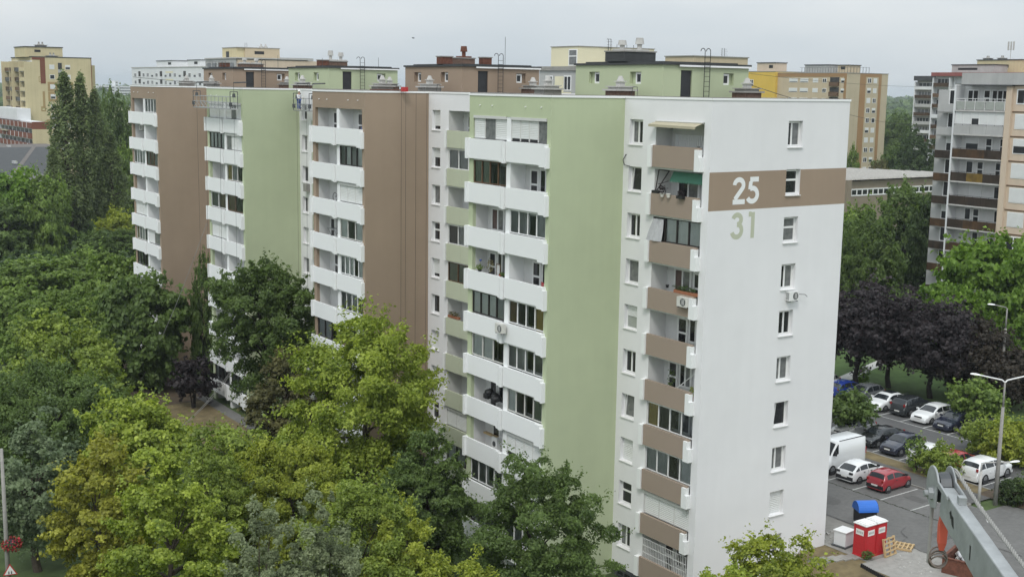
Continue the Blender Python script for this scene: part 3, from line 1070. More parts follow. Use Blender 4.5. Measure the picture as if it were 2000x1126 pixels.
# big vent boxes on top of the penthouses
def stack_box(x, y, z, w, d, h, m, pots, potm='concrete_pale'):
    b = MB()
    b.box(x - w / 2, x + w / 2, y - d / 2, y + d / 2, z, z + h)
    o = b.build('chimney_stack', m, block)
    s = MB()
    s.box(x - w / 2 - 0.06, x + w / 2 + 0.06, y - d / 2 - 0.06, y + d / 2 + 0.06, z + h + 0.001, z + h + 0.08)
    s.build('chimney_slab', 'concrete', o)
    for dx, hh in pots:
        p = MB()
        p.box(x + dx - 0.5, x + dx + 0.5, y - 0.4, y + 0.4, z + h + 0.081, z + h + 0.20)
        p.cyl((x + dx, y, z + h + 0.2), (x + dx, y, z + h + 0.2 + hh * 0.5), 0.16, 0.16, 8)
        p.cyl((x + dx, y, z + h + 0.2 + hh * 0.45), (x + dx, y, z + h + 0.2 + hh), 0.30, 0.24, 8)
        p.build('chimney_cowl', potm, o)
zt = PH_TOP + 0.23
stack_box(4.6, PROT[0][0] + 5.2, zt, 2.6, 2.0, 0.62, 'roof_dark', [(-0.7, 0.55), (0.75, 0.75)])
stack_box(5.9, PROT[1][0] + 5.0, zt, 2.0, 1.2, 0.48, 'vent_brick', [(0.3, 0.8)], 'rust_metal')
stack_box(3.9, PROT[1][0] + 4.2, zt, 1.0, 0.8, 0.55, 'rust_metal', [])
stack_box(7.9, PROT[1][0] + 4.4, zt, 0.8, 0.7, 0.58, 'rust_metal', [])
stack_box(6.1, PROT[2][0] + 5.0, zt, 2.0, 1.2, 0.42, 'vent_brick', [(-0.5, 0.85), (0.6, 0.7)])
stack_box(4.4, PROT[2][0] + 4.2, zt, 0.9, 0.8, 0.5, 'rust_metal', [])
stack_box(7.0, PROT[3][0] + 5.0, zt, 2.6, 1.2, 0.36, 'vent_brick', [(-0.7, 0.5), (0.7, 0.45)])
stack_box(3.6, PROT[3][0] + 4.2, zt, 1.0, 0.8, 0.42, 'rust_metal', [])
for (x, y, h) in ((8.9, PROT[1][0] + 3, 2.4), (9.2, PROT[2][0] + 2, 1.0), (9.0, PROT[3][0] + 2, 1.5), (3.3, PROT[2][0] + 2, 0.8)):
    a = MB()
    a.tube([(x, y, PH_TOP + 0.1), (x, y, PH_TOP + 0.1 + h)], 0.02, 5)
    a.build('aerial', 'steel_dark', block)
# railing on the far brown penthouse
rl = MB()
for t in np.linspace(0, 1, 7):
    rl.tube([(3.1 + 0 * t, PROT[3][0] + 8.5 - 6 * t, PH_TOP + 0.1), (3.1, PROT[3][0] + 8.5 - 6 * t, PH_TOP + 0.8)], 0.02, 4)
for z in (0.45, 0.8):
    rl.tube([(3.1, PROT[3][0] + 8.5, PH_TOP + z), (3.1, PROT[3][0] + 2.5, PH_TOP + z)], 0.02, 4)
rl.build('railing', 'steel_dark', block)
# red steel davit beam left on the roof edge above the brown bay
dv = MB()
dw = MB()
dw.box(-2.38, -2.27, PROT[1][0] - 0.2, PROT[1][0] + 5.0, H + 0.15, H + 0.23)
dv.box(-2.55, -2.1, PROT[1][0] - 0.55, PROT[1][0] - 0.25, H + 0.08, H + 0.42)
hb = thing('hoist_beam', 'rusty hoist beam with a red end lying over the roof edge of the brown bay', 'hoist beam')
dw.build('beam', 'rust_metal', hb)
dv.build('beam_end', 'red_paint', hb)
for q, dx in enumerate((-2.5, -2.15, -1.3, -0.4)):
    rp = MB()
    rp.tube([(dx, PROT[1][0] - 0.25 - 0.05 * q, H + (0.2 if q < 2 else 0.0)), (dx - 0.05, PROT[1][0] - 0.22 - 0.05 * q, 1.0)], 0.011, 4)
    tag(rp.build('hoist_rope', 'cable'), 'thin dark rope hanging down the brown wall, ' + ('outermost of four', 'second from the outer edge', 'third from the outer edge', 'nearest the white wall')[q], 'rope', 'ropes hanging on the brown wall')
# ------------------------------------------------------------------ trees: tapered trunk with limbs, crown of single leaves gathered in clumps
def crown_mesh(name, seed, r, z0, z1, style, leaf, n_leaf, m):
    rg = np.random.default_rng(seed)
    hz = (z1 - z0) / 2
    cz = (z1 + z0) / 2
    nc = {'broad': 250, 'fine': 320, 'loose': 200, 'poplar': 190, 'conifer': 120, 'sparse': 60}[style]
    d = rg.normal(size=(nc, 3))
    d /= np.linalg.norm(d, axis=1)[:, None]
    ph = rg.uniform(0, 6.28, 6)
    lobe = 1 + 0.13 * np.sin(3 * np.arctan2(d[:, 1], d[:, 0]) + ph[0]) + 0.12 * np.sin(5 * d[:, 2] + 2 * d[:, 0] + ph[1]) + 0.10 * rg.normal(size=nc)
    f = rg.uniform(0.30, 1.0, nc) ** 0.45
    c = d * (f * lobe)[:, None]
    if style == 'poplar':
        t = rg.uniform(-1, 1, nc)
        a = rg.uniform(0, 6.28, nc)
        prof = np.clip(np.minimum((1 - t) * 1.1, (t + 1.25) * 2.2), 0.05, 1.0) ** 0.8
        rr = np.sqrt(rg.uniform(0.15, 1, nc)) * prof * (1 + 0.15 * rg.normal(size=nc))
        c = np.stack([rr * np.cos(a), rr * np.sin(a), t], 1)
        d = c * np.array([1, 1, 0.25]) + np.array([0, 0, 0.6])
    if style == 'conifer':
        t = rg.uniform(-1, 1, nc)
        a = rg.uniform(0, 6.28, nc)
        rr = (1 - t) * 0.55 * rg.uniform(0.45, 1.05, nc)
        c = np.stack([rr * np.cos(a), rr * np.sin(a), t], 1)
        d = c * np.array([1, 1, 0.0]) + np.array([0, 0, 0.15])
    d = d / np.linalg.norm(d, axis=1)[:, None]
    # widest part below the middle, egg-shaped top
    if style in ('broad', 'fine', 'loose', 'sparse'):
        zz = c[:, 2]
        sq = np.where(zz > 0, 1 - 0.18 * zz, 1.0)
        c[:, 0] *= sq
        c[:, 1] *= sq
    C = c * np.array([r, r, hz]) + np.array([0, 0, cz])
    cr = {'broad': 0.165, 'fine': 0.13, 'loose': 0.17, 'poplar': 0.30, 'conifer': 0.22, 'sparse': 0.22}[style] * r * rg.uniform(0.5, 1.6, nc)
    w = cr ** 2
    idx = rg.choice(nc, size=n_leaf, p=w / w.sum())
    e = rg.normal(size=(n_leaf, 3))
    e /= np.linalg.norm(e, axis=1)[:, None]
    e += 0.55 * d[idx] + np.array([0, 0, 0.30])
    e /= np.linalg.norm(e, axis=1)[:, None]
    q = rg.uniform(0.35, 1.0, n_leaf) ** 0.5
    flat = {'broad': 0.62, 'fine': 0.8, 'loose': 0.75, 'poplar': 2.8, 'conifer': 0.45, 'sparse': 0.7}[style]
    P = C[idx] + e * (cr[idx] * q)[:, None] * np.array([1, 1, flat])
    # loose sprays reaching out of the outline
    ns = n_leaf // 6
    k = rg.integers(0, nc, ns)
    t = rg.uniform(0.6, 1.9, ns)
    P[:ns] = C[k] + (d[k] * (cr[k] * t)[:, None]) + rg.normal(size=(ns, 3)) * 0.22 * cr[k][:, None]
    idx[:ns] = k
    out = 0.5 * d[idx] + 0.6 * e + np.array([0, 0, 0.55])
    N = out + rg.normal(size=(n_leaf, 3)) * 0.7
    N /= np.linalg.norm(N, axis=1)[:, None]
    T = np.cross(N, rg.normal(size=(n_leaf, 3)))
    if style in ('loose', 'fine'):
        T += np.array([0, 0, -0.7])
        T -= N * np.sum(T * N, axis=1)[:, None]
    T /= np.linalg.norm(T, axis=1)[:, None]
    B = np.cross(N, T)
    L = leaf * rg.uniform(0.6, 1.35, n_leaf)
    W = L * {'broad': 0.40, 'fine': 0.26, 'loose': 0.27, 'poplar': 0.38, 'conifer': 0.20, 'sparse': 0.35}[style]
    V = np.empty((n_leaf, 4, 3))
    V[:, 0] = P - T * L[:, None] * 0.5
    V[:, 1] = P + B * W[:, None] + N * (0.10 * L)[:, None]
    V[:, 2] = P + T * L[:, None] * 0.5 - N * (0.08 * L)[:, None]
    V[:, 3] = P - B * W[:, None] + N * (0.10 * L)[:, None]
    ct = np.clip(rg.normal(0.5, 0.16, nc), 0, 1)
    tint = np.clip(ct[idx] + rg.normal(0, 0.20, n_leaf), 0, 1)
    me = bpy.data.meshes.new(name)
    me.vertices.add(n_leaf * 4)
    me.vertices.foreach_set('co', V.reshape(-1).astype(np.float32))
    me.loops.add(n_leaf * 4)
    me.loops.foreach_set('vertex_index', np.arange(n_leaf * 4, dtype=np.int32))
    me.polygons.add(n_leaf)
    me.polygons.foreach_set('loop_start', np.arange(0, n_leaf * 4, 4, dtype=np.int32))
    a = me.attributes.new('tint', 'FLOAT', 'FACE')
    a.data.foreach_set('value', tint.astype(np.float32))
    me.materials.append(MATS[m])
    me.update()
    return me, C, d

def trunk_mesh(r, z0, h, C, style, m, rg):
    mb = MB()
    r0 = 0.028 * h + 0.05
    if style == 'sparse':
        for dx in (-0.25, 0.3):
            mb.cyl((dx * 0.4, 0, -0.3), (dx, 0.1, z0 + 0.4), 0.07, 0.05, 6)
    top = h * (0.9 if style in ('poplar', 'conifer') else 0.62)
    seg = 4
    pts = [Vector((0.12 * math.sin(1.7 * i + h), 0.12 * math.cos(2.3 * i + r), -0.4 + (top + 0.4) * i / seg)) for i in range(seg + 1)]
    for i in range(seg):
        mb.cyl(pts[i], pts[i + 1], r0 * (1 - 0.8 * i / seg), r0 * (1 - 0.8 * (i + 1) / seg), 8, 0, False)
    for k in rg.choice(len(C), size=min(22, len(C)), replace=False):
        e = Vector(C[k])
        zb = max(z0 * 0.8, min(e.z - 0.35 * (abs(e.x) + abs(e.y)), top * 0.95))
        t = (zb + 0.4) / (top + 0.4)
        b = pts[0].lerp(pts[-1], t)
        b.z = zb
        mid = b.lerp(e, 0.5) + Vector((0, 0, 0.10 * r))
        rr = r0 * (1 - 0.75 * t) * 0.5
        mb.cyl(b, mid, rr, rr * 0.6, 5, 0, False)
        mb.cyl(mid, e, rr * 0.6, rr * 0.2, 5, 0, False)
    return mb.mesh('trunk', m)

TC = {}
def tree(x, y, zg, h, r, cb, style, m, name, label, seed, dist, group=None):
    t = thing(name, label, 'tree', (x, y, zg), 0, group)
    near = dist < 122
    bark = 'bark_dark' if m in ('leaf_purple', 'leaf_deep', 'leaf_dark', 'leaf_brownpurple') else 'bark'
    if near:
        leaf = {'broad': 0.0029, 'fine': 0.0027, 'loose': 0.0030, 'conifer': 0.0045, 'sparse': 0.0035, 'poplar': 0.004}[style] * dist
        hz = h * (1 - cb) / 2
        area = 4 * math.pi * r * (r + 2 * hz) / 3
        cover = {'broad': 3.4, 'fine': 3.9, 'loose': 3.3, 'conifer': 4.2, 'sparse': 1.3, 'poplar': 3}[style]
        wf = {'broad': 0.40, 'fine': 0.26, 'loose': 0.27, 'conifer': 0.20, 'sparse': 0.35, 'poplar': 0.38}[style]
        n = int(min(70000, max(2500, area * cover / (leaf * leaf * wf * 1.0))))
        me, C, d = crown_mesh('crown', seed, r, h * cb, h, style, leaf, n, m)
        put(me, 'crown', t)
        put(trunk_mesh(r, h * cb, h, C, style, bark, np.random.default_rng(seed)), 'trunk', t)
        return t
    key = (style, seed % 2)
    if key not in TC:
        R0, H0 = {'poplar': (2.5, 24.0)}.get(style, (4.5, 10.0))
        me, C, d = crown_mesh('crown', 900 + len(TC), R0, H0 * 0.08, H0, style, 0.46 if style != 'poplar' else 0.42, {'poplar': 12000}.get(style, 18000), m)
        TC[key] = (me, trunk_mesh(R0, H0 * 0.12, H0, C, style, bark, np.random.default_rng(seed)), R0, H0)
    me, tr, R0, H0 = TC[key]
    s = (r / R0, r / R0, h / H0)
    a = seed * 1.3
    for nm, mesh, mm in (('crown', me, m), ('trunk', tr, bark)):
        o = put(mesh, nm, t)
        o.rotation_euler = (0, 0, a)
        o.scale = s
        o.material_slots[0].link = 'OBJECT'
        o.material_slots[0].material = MATS[mm]
    return t
TREES = [
    (-9.8, 22.6, 0, 14.5, 4.9, 0.22, 'loose', 'leaf_lime', 'deciduous_tree', 'tall bright yellow-green tree with ragged top in front of the brown wall'),
    (-8.8, 38.1, 0, 9.6, 2.7, 0.12, 'broad', 'leaf_olive', 'deciduous_tree', 'brownish olive tree left of the tall bright yellow-green one'),
    (-7.5, 44.6, 0, 16.1, 4.2, 0.36, 'fine', 'leaf_dark', 'deciduous_tree', 'dark green tree covering the foot of the middle green bay'),
    (-4.4, 67.6, 0, 12.3, 1.6, 0.1, 'fine', 'leaf_dark', 'deciduous_tree', 'very dark narrow tree at the foot of the far brown wall'),
    (-9.9, 69.9, 0, 11.4, 4.2, 0.25, 'broad', 'leaf_dark', 'deciduous_tree', 'dark broad tree left of the far brown bay on the dry lawn'),
    (-6.3, 90.6, 0, 10.5, 4.4, 0.15, 'broad', 'leaf_green', 'deciduous_tree', 'green tree touching the left edge of the far brown bay'),
    (-12.2, 107.7, 0, 8.2, 6.0, 0.1, 'fine', 'leaf_green', 'deciduous_tree', 'green tree at the left edge in front of the street lamp'),
    (-4.2, 115.6, 0, 7.7, 5.8, 0.1, 'fine', 'leaf_green', 'deciduous_tree', 'green tree in front of the foot of the poplars'),
    (-18.0, 89.5, 0, 7.8, 4.2, 0.1, 'fine', 'leaf_green', 'deciduous_tree', 'fine leaved green tree cut by the left edge, halfway up the picture'),
    (-15.7, 78.2, 0, 8.3, 5.0, 0.1, 'fine', 'leaf_green', 'deciduous_tree', 'rounded green tree left of the dark broad tree on the lawn'),
    (-21.5, 56.6, 0, 9.6, 4.4, 0.1, 'broad', 'leaf_mid', 'deciduous_tree', 'medium green tree with a pointed sunlit top on the left'),
    (-20.1, 49.2, 0, 8.2, 2.3, 0.1, 'broad', 'leaf_mid', 'deciduous_tree', 'small medium green tree at the edge of the dry lawn'),
    (-25.5, 42.0, 0, 9.1, 5.5, 0.12, 'fine', 'leaf_dark', 'deciduous_tree', 'wide dark feathery tree on the left under the sunlit top'),
    (-30.6, 27.1, 0, 8.9, 2.9, 0.2, 'broad', 'leaf_grey', 'deciduous_tree', 'grey-green tree beside the sign pole at the left edge'),
    (-21.6, 34.3, 0, 8.6, 3.4, 0.15, 'broad', 'leaf_lime', 'deciduous_tree', 'bright green round tree above the yellow-brown tree'),
    (-28.7, 19.8, 0, 9.5, 2.7, 0.12, 'broad', 'leaf_rust', 'deciduous_tree', 'tree with yellow and brown wilting leaves at the lower left'),
    (-28.7, 6.9, 0, 12.7, 2.8, 0.08, 'broad', 'leaf_lime', 'deciduous_tree', 'bright lime green tree in the lower left foreground'),
    (-19.2, 20.6, 0, 9.2, 3.5, 0.1, 'broad', 'leaf_mid', 'deciduous_tree', 'mid green rounded tree right of the bright green one'),
    (-18.8, 14.4, 0, 10.3, 3.1, 0.08, 'fine', 'leaf_yellowgreen', 'deciduous_tree', 'yellow-green tree below the brownish olive tree'),
    (-22.2, -0.2, 0, 11.7, 3.1, 0.08, 'loose', 'leaf_mid', 'deciduous_tree', 'large mid green tree at the bottom with drooping sprays'),
    (-28.3, -3.3, 0, 12.1, 2.1, 0.05, 'fine', 'leaf_silver', 'silver_tree', 'silvery blue-green tree at the bottom edge, left of two'),
    (-25.9, -4.9, 0, 12.4, 2.0, 0.05, 'fine', 'leaf_silver', 'silver_tree', 'silvery blue-green tree at the bottom edge, right of two'),
    (-22.6, -9.8, 0, 11.6, 2.2, 0.05, 'loose', 'leaf_yellowgreen', 'deciduous_tree', 'yellow-green treetop at the bottom edge left of the ash'),
    (-20.3, -1.6, 0, 11.0, 2.1, 0.08, 'loose', 'leaf_yellowgreen', 'deciduous_tree', 'yellow tinged tree sloping down towards the bottom edge'),
    (-11.9, -1.1, 0, 11.6, 3.4, 0.16, 'fine', 'leaf_dark', 'ash_tree', 'round airy green tree in front of the near green wall'),
    (-10.8, 12.4, 0, 9.5, 2.6, 0.1, 'fine', 'leaf_dark', 'deciduous_tree', 'dark tree in the corner left of the near white balconies'),
    (-2.1, -8.5, 0, 7.9, 2.6, 0.1, 'broad', 'leaf_yellowgreen', 'deciduous_tree', 'round yellow-green tree in front of the white gable'),
    (-7.1, -10.0, 0, 8.2, 1.5, 0.05, 'broad', 'leaf_lime', 'deciduous_tree', 'low yellow-green treetop at the foot of the gable corner'),
    (-8.5, 60.2, 0, 4.6, 1.9, 0.3, 'sparse', 'leaf_purple', 'plum_tree', 'small dark purple plum tree on the dry lawn'),
    (-23.7, 15.1, 0, 9.5, 2.2, 0.06, 'fine', 'leaf_mid', 'deciduous_tree', 'mid green tree filling the gap behind the lime green tree'),
    (9.5, 172.0, 2.0, 28.0, 2.6, 0.04, 'poplar', 'leaf_poplar', 'poplar_tree', 'tallest poplar in front of the cream tower'),
    (12.6, 173.3, 2, 26.9, 2.3, 0.04, 'poplar', 'leaf_poplar', 'poplar_tree', 'poplar right of the tallest one before the cream tower'),
    (15.4, 174.8, 2, 25.3, 2.1, 0.04, 'poplar', 'leaf_poplar', 'poplar_tree', 'third poplar at the right edge of the cream tower'),
    (17.7, 174.3, 2, 17.9, 2.4, 0.04, 'poplar', 'leaf_poplar', 'poplar_tree', 'rightmost and lowest of the poplar row'),
    (6.2, 168.2, 0.8, 16.9, 2.1, 0.04, 'poplar', 'leaf_poplar', 'poplar_tree', 'low poplar at the left end of the poplar row'),
    (30.3, 217.3, 2, 24.5, 4.4, 0.08, 'fine', 'leaf_dark', 'deciduous_tree', 'dark tree behind the poplars near the far brown bay'),
    (36.8, 228.1, 2, 21.4, 4.0, 0.08, 'fine', 'leaf_dark', 'deciduous_tree', 'dark tree standing just left of the roof corner of the far bay'),
    (25.5, 191.6, 2, 14.6, 3.5, 0.08, 'fine', 'leaf_green', 'deciduous_tree', 'green tree beside the upper balconies of the far bay'),
    (-0.1, 167.1, 0, 15.4, 5.2, 0.08, 'broad', 'leaf_spring', 'deciduous_tree', 'light green tree below the dark roof at the left edge'),
    (3.0, 159.8, 0, 14.3, 3.4, 0.08, 'broad', 'leaf_green', 'deciduous_tree', 'green tree between the dark roof and the poplars'),
    (-3.6, 161.0, 0, 10.0, 4.6, 0.06, 'fine', 'leaf_dark', 'deciduous_tree', 'dark green tree at the left edge above the lamp'),
    (2.7, 178.9, 0, 4.2, 2.8, 0.1, 'broad', 'leaf_cream', 'blossoming_tree', 'small pale cream coloured tree beside the street lamp'),
    (6.5, 174.3, 1.0, 5.1, 2.7, 0.05, 'broad', 'leaf_olive', 'deciduous_tree', 'olive tree right of the street lamp'),
    (12.6, 155.9, 2, 7.1, 2.7, 0.06, 'broad', 'leaf_yellowgreen', 'deciduous_tree', 'yellowish tree right of the poplars'),
    (12.1, 149.6, 2, 4.5, 2.5, 0.05, 'fine', 'leaf_dark', 'deciduous_tree', 'dark tree next to the lower balconies of the far bay'),
    (6.8, 148.3, 1.2, 5.4, 2.9, 0.05, 'fine', 'leaf_dark', 'deciduous_tree', 'dark tree at the foot of the poplar row'),
    (46.7, 27.5, 2, 9.3, 4.1, 0.33, 'broad', 'leaf_purple', 'purple_maple', 'dark purple maple right of the gable above the blue car'),
    (49.2, 25.7, 2, 8.6, 3.1, 0.33, 'broad', 'leaf_purple', 'purple_maple', 'dark purple maple in the middle of the row of three'),
    (49.2, 20.8, 2, 8.8, 4.0, 0.3, 'broad', 'leaf_purple', 'purple_maple', 'dark purple maple behind the white parked hatchback'),
    (52.1, 18.5, 2, 7.0, 3.6, 0.15, 'broad', 'leaf_brownpurple', 'purple_maple', 'brownish dark tree behind the tall single arm lamp'),
    (52.0, 14.5, 2, 5.3, 3.0, 0.12, 'broad', 'leaf_brownpurple', 'purple_maple', 'brownish dark tree at the right edge behind the double lamp'),
    (89.1, 64.2, 2, 12.4, 3.4, 0.15, 'broad', 'leaf_green', 'deciduous_tree', 'green tree right of the gable under the brown hall'),
    (98.6, 63.1, 2, 14.6, 5.0, 0.2, 'fine', 'leaf_dark', 'deciduous_tree', 'large dark tree in front of the brown hall'),
    (80.8, 55.0, 2, 12.0, 4.3, 0.2, 'fine', 'leaf_dark', 'deciduous_tree', 'dark tree right of the white gable above the purple maples'),
    (94.5, 55.9, 2, 13.9, 3.0, 0.2, 'fine', 'leaf_deep', 'deciduous_tree', 'very dark tree left of the near balcony block'),
    (70.4, 49.8, 2, 11.3, 2.5, 0.2, 'fine', 'leaf_dark', 'deciduous_tree', 'dark tree cut by the right edge of the white gable'),
    (70.1, 40.4, 2, 6.3, 2.7, 0.1, 'broad', 'leaf_purple', 'purple_maple', 'small purple tree on the shaded lawn beyond the maples'),
    (65.0, 37.7, 2, 6.4, 2.6, 0.1, 'broad', 'leaf_dark', 'deciduous_tree', 'low dark green tree behind the purple maples'),
    (67.2, 27.8, 2, 13.4, 4.9, 0.12, 'broad', 'leaf_spring', 'deciduous_tree', 'fresh green tree in front of the near balcony block'),
    (67.5, 23.8, 2, 12.5, 3.7, 0.12, 'broad', 'leaf_spring', 'deciduous_tree', 'fresh green tree at the right edge below the balconies'),
    (60.6, 26.5, 2, 9.0, 2.6, 0.12, 'broad', 'leaf_spring', 'deciduous_tree', 'fresh green treetop left of the two at the balcony block'),
    (32.6, 16.3, 2, 3.5, 2.0, 0.38, 'broad', 'leaf_dark', 'deciduous_tree', 'small round dark green tree in the car park beside the gable'),
    (44.2, 12.3, 2, 4.2, 2.2, 0.1, 'broad', 'leaf_green', 'deciduous_tree', 'small bright green tree left of the double arm lamp'),
    (38.3, 6.2, 2, 2.8, 2.4, 0.1, 'loose', 'leaf_mid', 'deciduous_tree', 'olive green tree behind the double arm lamp post'),
    (37.8, 4.1, 2, 2.9, 2.6, 0.1, 'loose', 'leaf_yellowgreen', 'deciduous_tree', 'olive tree at the right edge beside the car park'),
    (190.9, 152.1, 2, 14.3, 2.1, 0.1, 'fine', 'leaf_green', 'deciduous_tree', 'small tree at the foot of the beige block'),
    (188.3, 141.3, 2, 12.5, 2.4, 0.1, 'broad', 'leaf_olive', 'deciduous_tree', 'reddish olive tree below the beige block'),
    (204.3, 143.7, 2, 18.0, 5.6, 0.08, 'fine', 'leaf_deep', 'deciduous_tree', 'dark tree between the beige block and the balcony block'),
    (216.2, 159.3, 2, 14.0, 4.7, 0.08, 'fine', 'leaf_dark', 'deciduous_tree', 'dark green tree beside the red tiled roof'),
    (298.8, 226.8, 2, 19.8, 5.3, 0.08, 'fine', 'leaf_dark', 'deciduous_tree', 'green tree behind the red tiled roof'),
    (330.6, 242.0, 2, 20.6, 6.6, 0.08, 'fine', 'leaf_dark', 'deciduous_tree', 'green tree far off beside the balcony block'),
]
for i, (x, y, zg, h, r, cb, st, m, nm, lb) in enumerate(TREES):
    dd = (Vector((x, y, zg)) - cam.matrix_world.translation).dot(_f)
    tree(x, y, zg, h, r, cb, st, m, nm, lb, 11 + i, dd)
# ------------------------------------------------------------------ car park surfaces
def sheet(name, m, x0, x1, y0, y1, z):
    s = MB()
    s.face([(x0, y0, z), (x1, y0, z), (x1, y1, z), (x0, y1, z)])
    return kind(s.build(name, m), 'structure')
ZS = 2.0
sheet('road', 'asphalt', 15.7, 21.45, -60, 60, ZS + 0.020)
sheet('road', 'asphalt', 21.455, 60, -60, -1.5, ZS + 0.020)
sheet('parking_bays', 'asphalt', 21.455, 26.0, -1.495, 40, ZS + 0.020)
sheet('footpath', 'asphalt_patch', 26.12, 28.4, -0.2, 40, ZS + 0.12)
sheet('verge', 'grass_dry', 28.405, 30.0, 1.0, 40, ZS + 0.10)
sheet('verge', 'soil', 28.405, 34.0, -3.0, 0.995, ZS + 0.09)
sheet('parking_lot', 'asphalt_dark', 30.12, 45.6, -1.4, 60, ZS + 0.024)
sheet('pavement', 'pavement', 11.27, 15.6, -3.4, 60, ZS + 0.06)
sheet('pavement', 'concrete', 10.6, 15.69, -9.0, -3.405, ZS + 0.050)
sheet('lawn', 'grass_bright', 45.75, 120, -5, 120, ZS + 0.05)
pth = MB()
pth.face([(46.5, 29.0, ZS + 0.06), (58, 33.0, ZS + 0.06), (58, 34.3, ZS + 0.06), (46.5, 30.6, ZS + 0.06)])
pth.face([(58, 33.0, ZS + 0.06), (80, 36.5, ZS + 0.06), (80, 37.6, ZS + 0.06), (58, 34.3, ZS + 0.06)])
kind(pth.build('path', 'concrete_pale'), 'structure')
def kerb(x0, x1, y0, y1, h=0.13):
    k = MB()
    n = max(1, int(max(x1 - x0, y1 - y0)))
    ob = None
    for i in range(n):
        if y1 - y0 > x1 - x0:
            a, b = y0 + (y1 - y0) * i / n, y0 + (y1 - y0) * (i + 1) / n - 0.012
            k.box(x0, x1, a, b, ZS, ZS + h + rnd.uniform(-0.008, 0.008))
        else:
            a, b = x0 + (x1 - x0) * i / n, x0 + (x1 - x0) * (i + 1) / n - 0.012
            k.box(a, b, y0, y1, ZS, ZS + h + rnd.uniform(-0.008, 0.008))
    return kind(k.build('kerb', 'pavement'), 'structure')
kerb(26.0, 26.12, -0.2, 40)
kerb(30.0, 30.12, 1.0, 40)
kerb(45.6, 45.74, -5, 60)
kerb(23.9, 26.0, -0.32, -0.2)
lines = MB()
def stripe(x0, y0, x1, y1, w=0.11):
    d = Vector((x1 - x0, y1 - y0)).normalized()
    n = Vector((-d.y, d.x)) * w / 2
    z = ZS + 0.029
    lines.face([(x0 + n.x, y0 + n.y, z), (x0 - n.x, y0 - n.y, z), (x1 - n.x, y1 - n.y, z), (x1 + n.x, y1 + n.y, z)])
for y in (1.35, 3.95, 6.5, 9.0, 11.5, 14.0, 16.5, 19.0):
    stripe(21.45, y - 0.05, 25.8, y + 0.12)
for y in (2.0, 4.45, 6.95, 9.5, 12.1, 14.75, 17.3, 19.8, 22.3):
    stripe(30.5, y - 0.05, 34.2, y + 0.1)
for y in (7.2, 9.65, 12.1, 14.5, 16.95, 19.3, 21.8, 24.3, 26.8, 29.3):
    stripe(40.0, y - 0.03, 44.8, y + 0.12)
stripe(39.95, 4.0, 39.98, 30.0, 0.09)
stripe(24.0, -3.05, 26.4, -0.9, 0.12)
kind(lines.build('parking_lines', 'road_paint'), 'structure')
# worn gutter of setts and cracks between road and bays
g = MB()
for i in range(240):
    y = -1.4 + i * 0.16
    x = 21.36 + 0.04 * math.sin(i * 1.3) + rnd.uniform(-0.03, 0.03)
    g.box(x, x + rnd.uniform(0.07, 0.12), y, y + rnd.uniform(0.10, 0.15), ZS, ZS + 0.035 + rnd.uniform(0, 0.01))
kind(g.build('gutter_setts', 'gutter_dark'), 'stuff')
ck = MB()
for pts in ([(18.6, -0.6), (17.4, -1.1), (16.9, -2.0), (15.9, -2.3)], [(15.75, 8), (15.8, 3), (15.7, 1.0), (15.75, -2), (15.6, -5)], [(20.9, -3), (20.2, -5.2), (20.4, -8)], [(22.5, -6), (27, -7.2), (33, -7.6)]):
    for (a, b), (c_, d) in zip(pts[:-1], pts[1:]):
        n = 7
        for q in range(n):
            x0, y0 = a + (c_ - a) * q / n, b + (d - b) * q / n
            x1, y1 = a + (c_ - a) * (q + 1) / n, b + (d - b) * (q + 1) / n
            j = rnd.uniform(-0.06, 0.06)
            w = rnd.uniform(0.015, 0.05)
            ck.face([(x0 - w, y0, ZS + 0.0645), (x0 + w, y0, ZS + 0.0645), (x1 + w + j, y1, ZS + 0.0645), (x1 - w + j, y1, ZS + 0.0645)])
kind(ck.build('asphalt_cracks', 'asphalt_patch'), 'stuff')

pt = MB()
pr_ = random.Random(12)
for (cx, cy, w, h) in ((18.2, 6.5, 1.6, 3.2), (19.6, -3.0, 2.0, 1.4), (37.2, 9.0, 1.2, 4.0), (23.8, 2.6, 1.1, 1.6), (36.6, 18.0, 1.8, 2.4)):
    P = []
    for k in range(12):
        a = 2 * math.pi * k / 12
        P.append((cx + w * .5 * (abs(math.cos(a)) ** .5) * math.copysign(1, math.cos(a)) * pr_.uniform(.85, 1.1), cy + h * .5 * (abs(math.sin(a)) ** .5) * math.copysign(1, math.sin(a)) * pr_.uniform(.85, 1.1), ZS + 0.0272))
    pt.face(P)
kind(pt.build('road_patches', 'asphalt_patch'), 'structure')
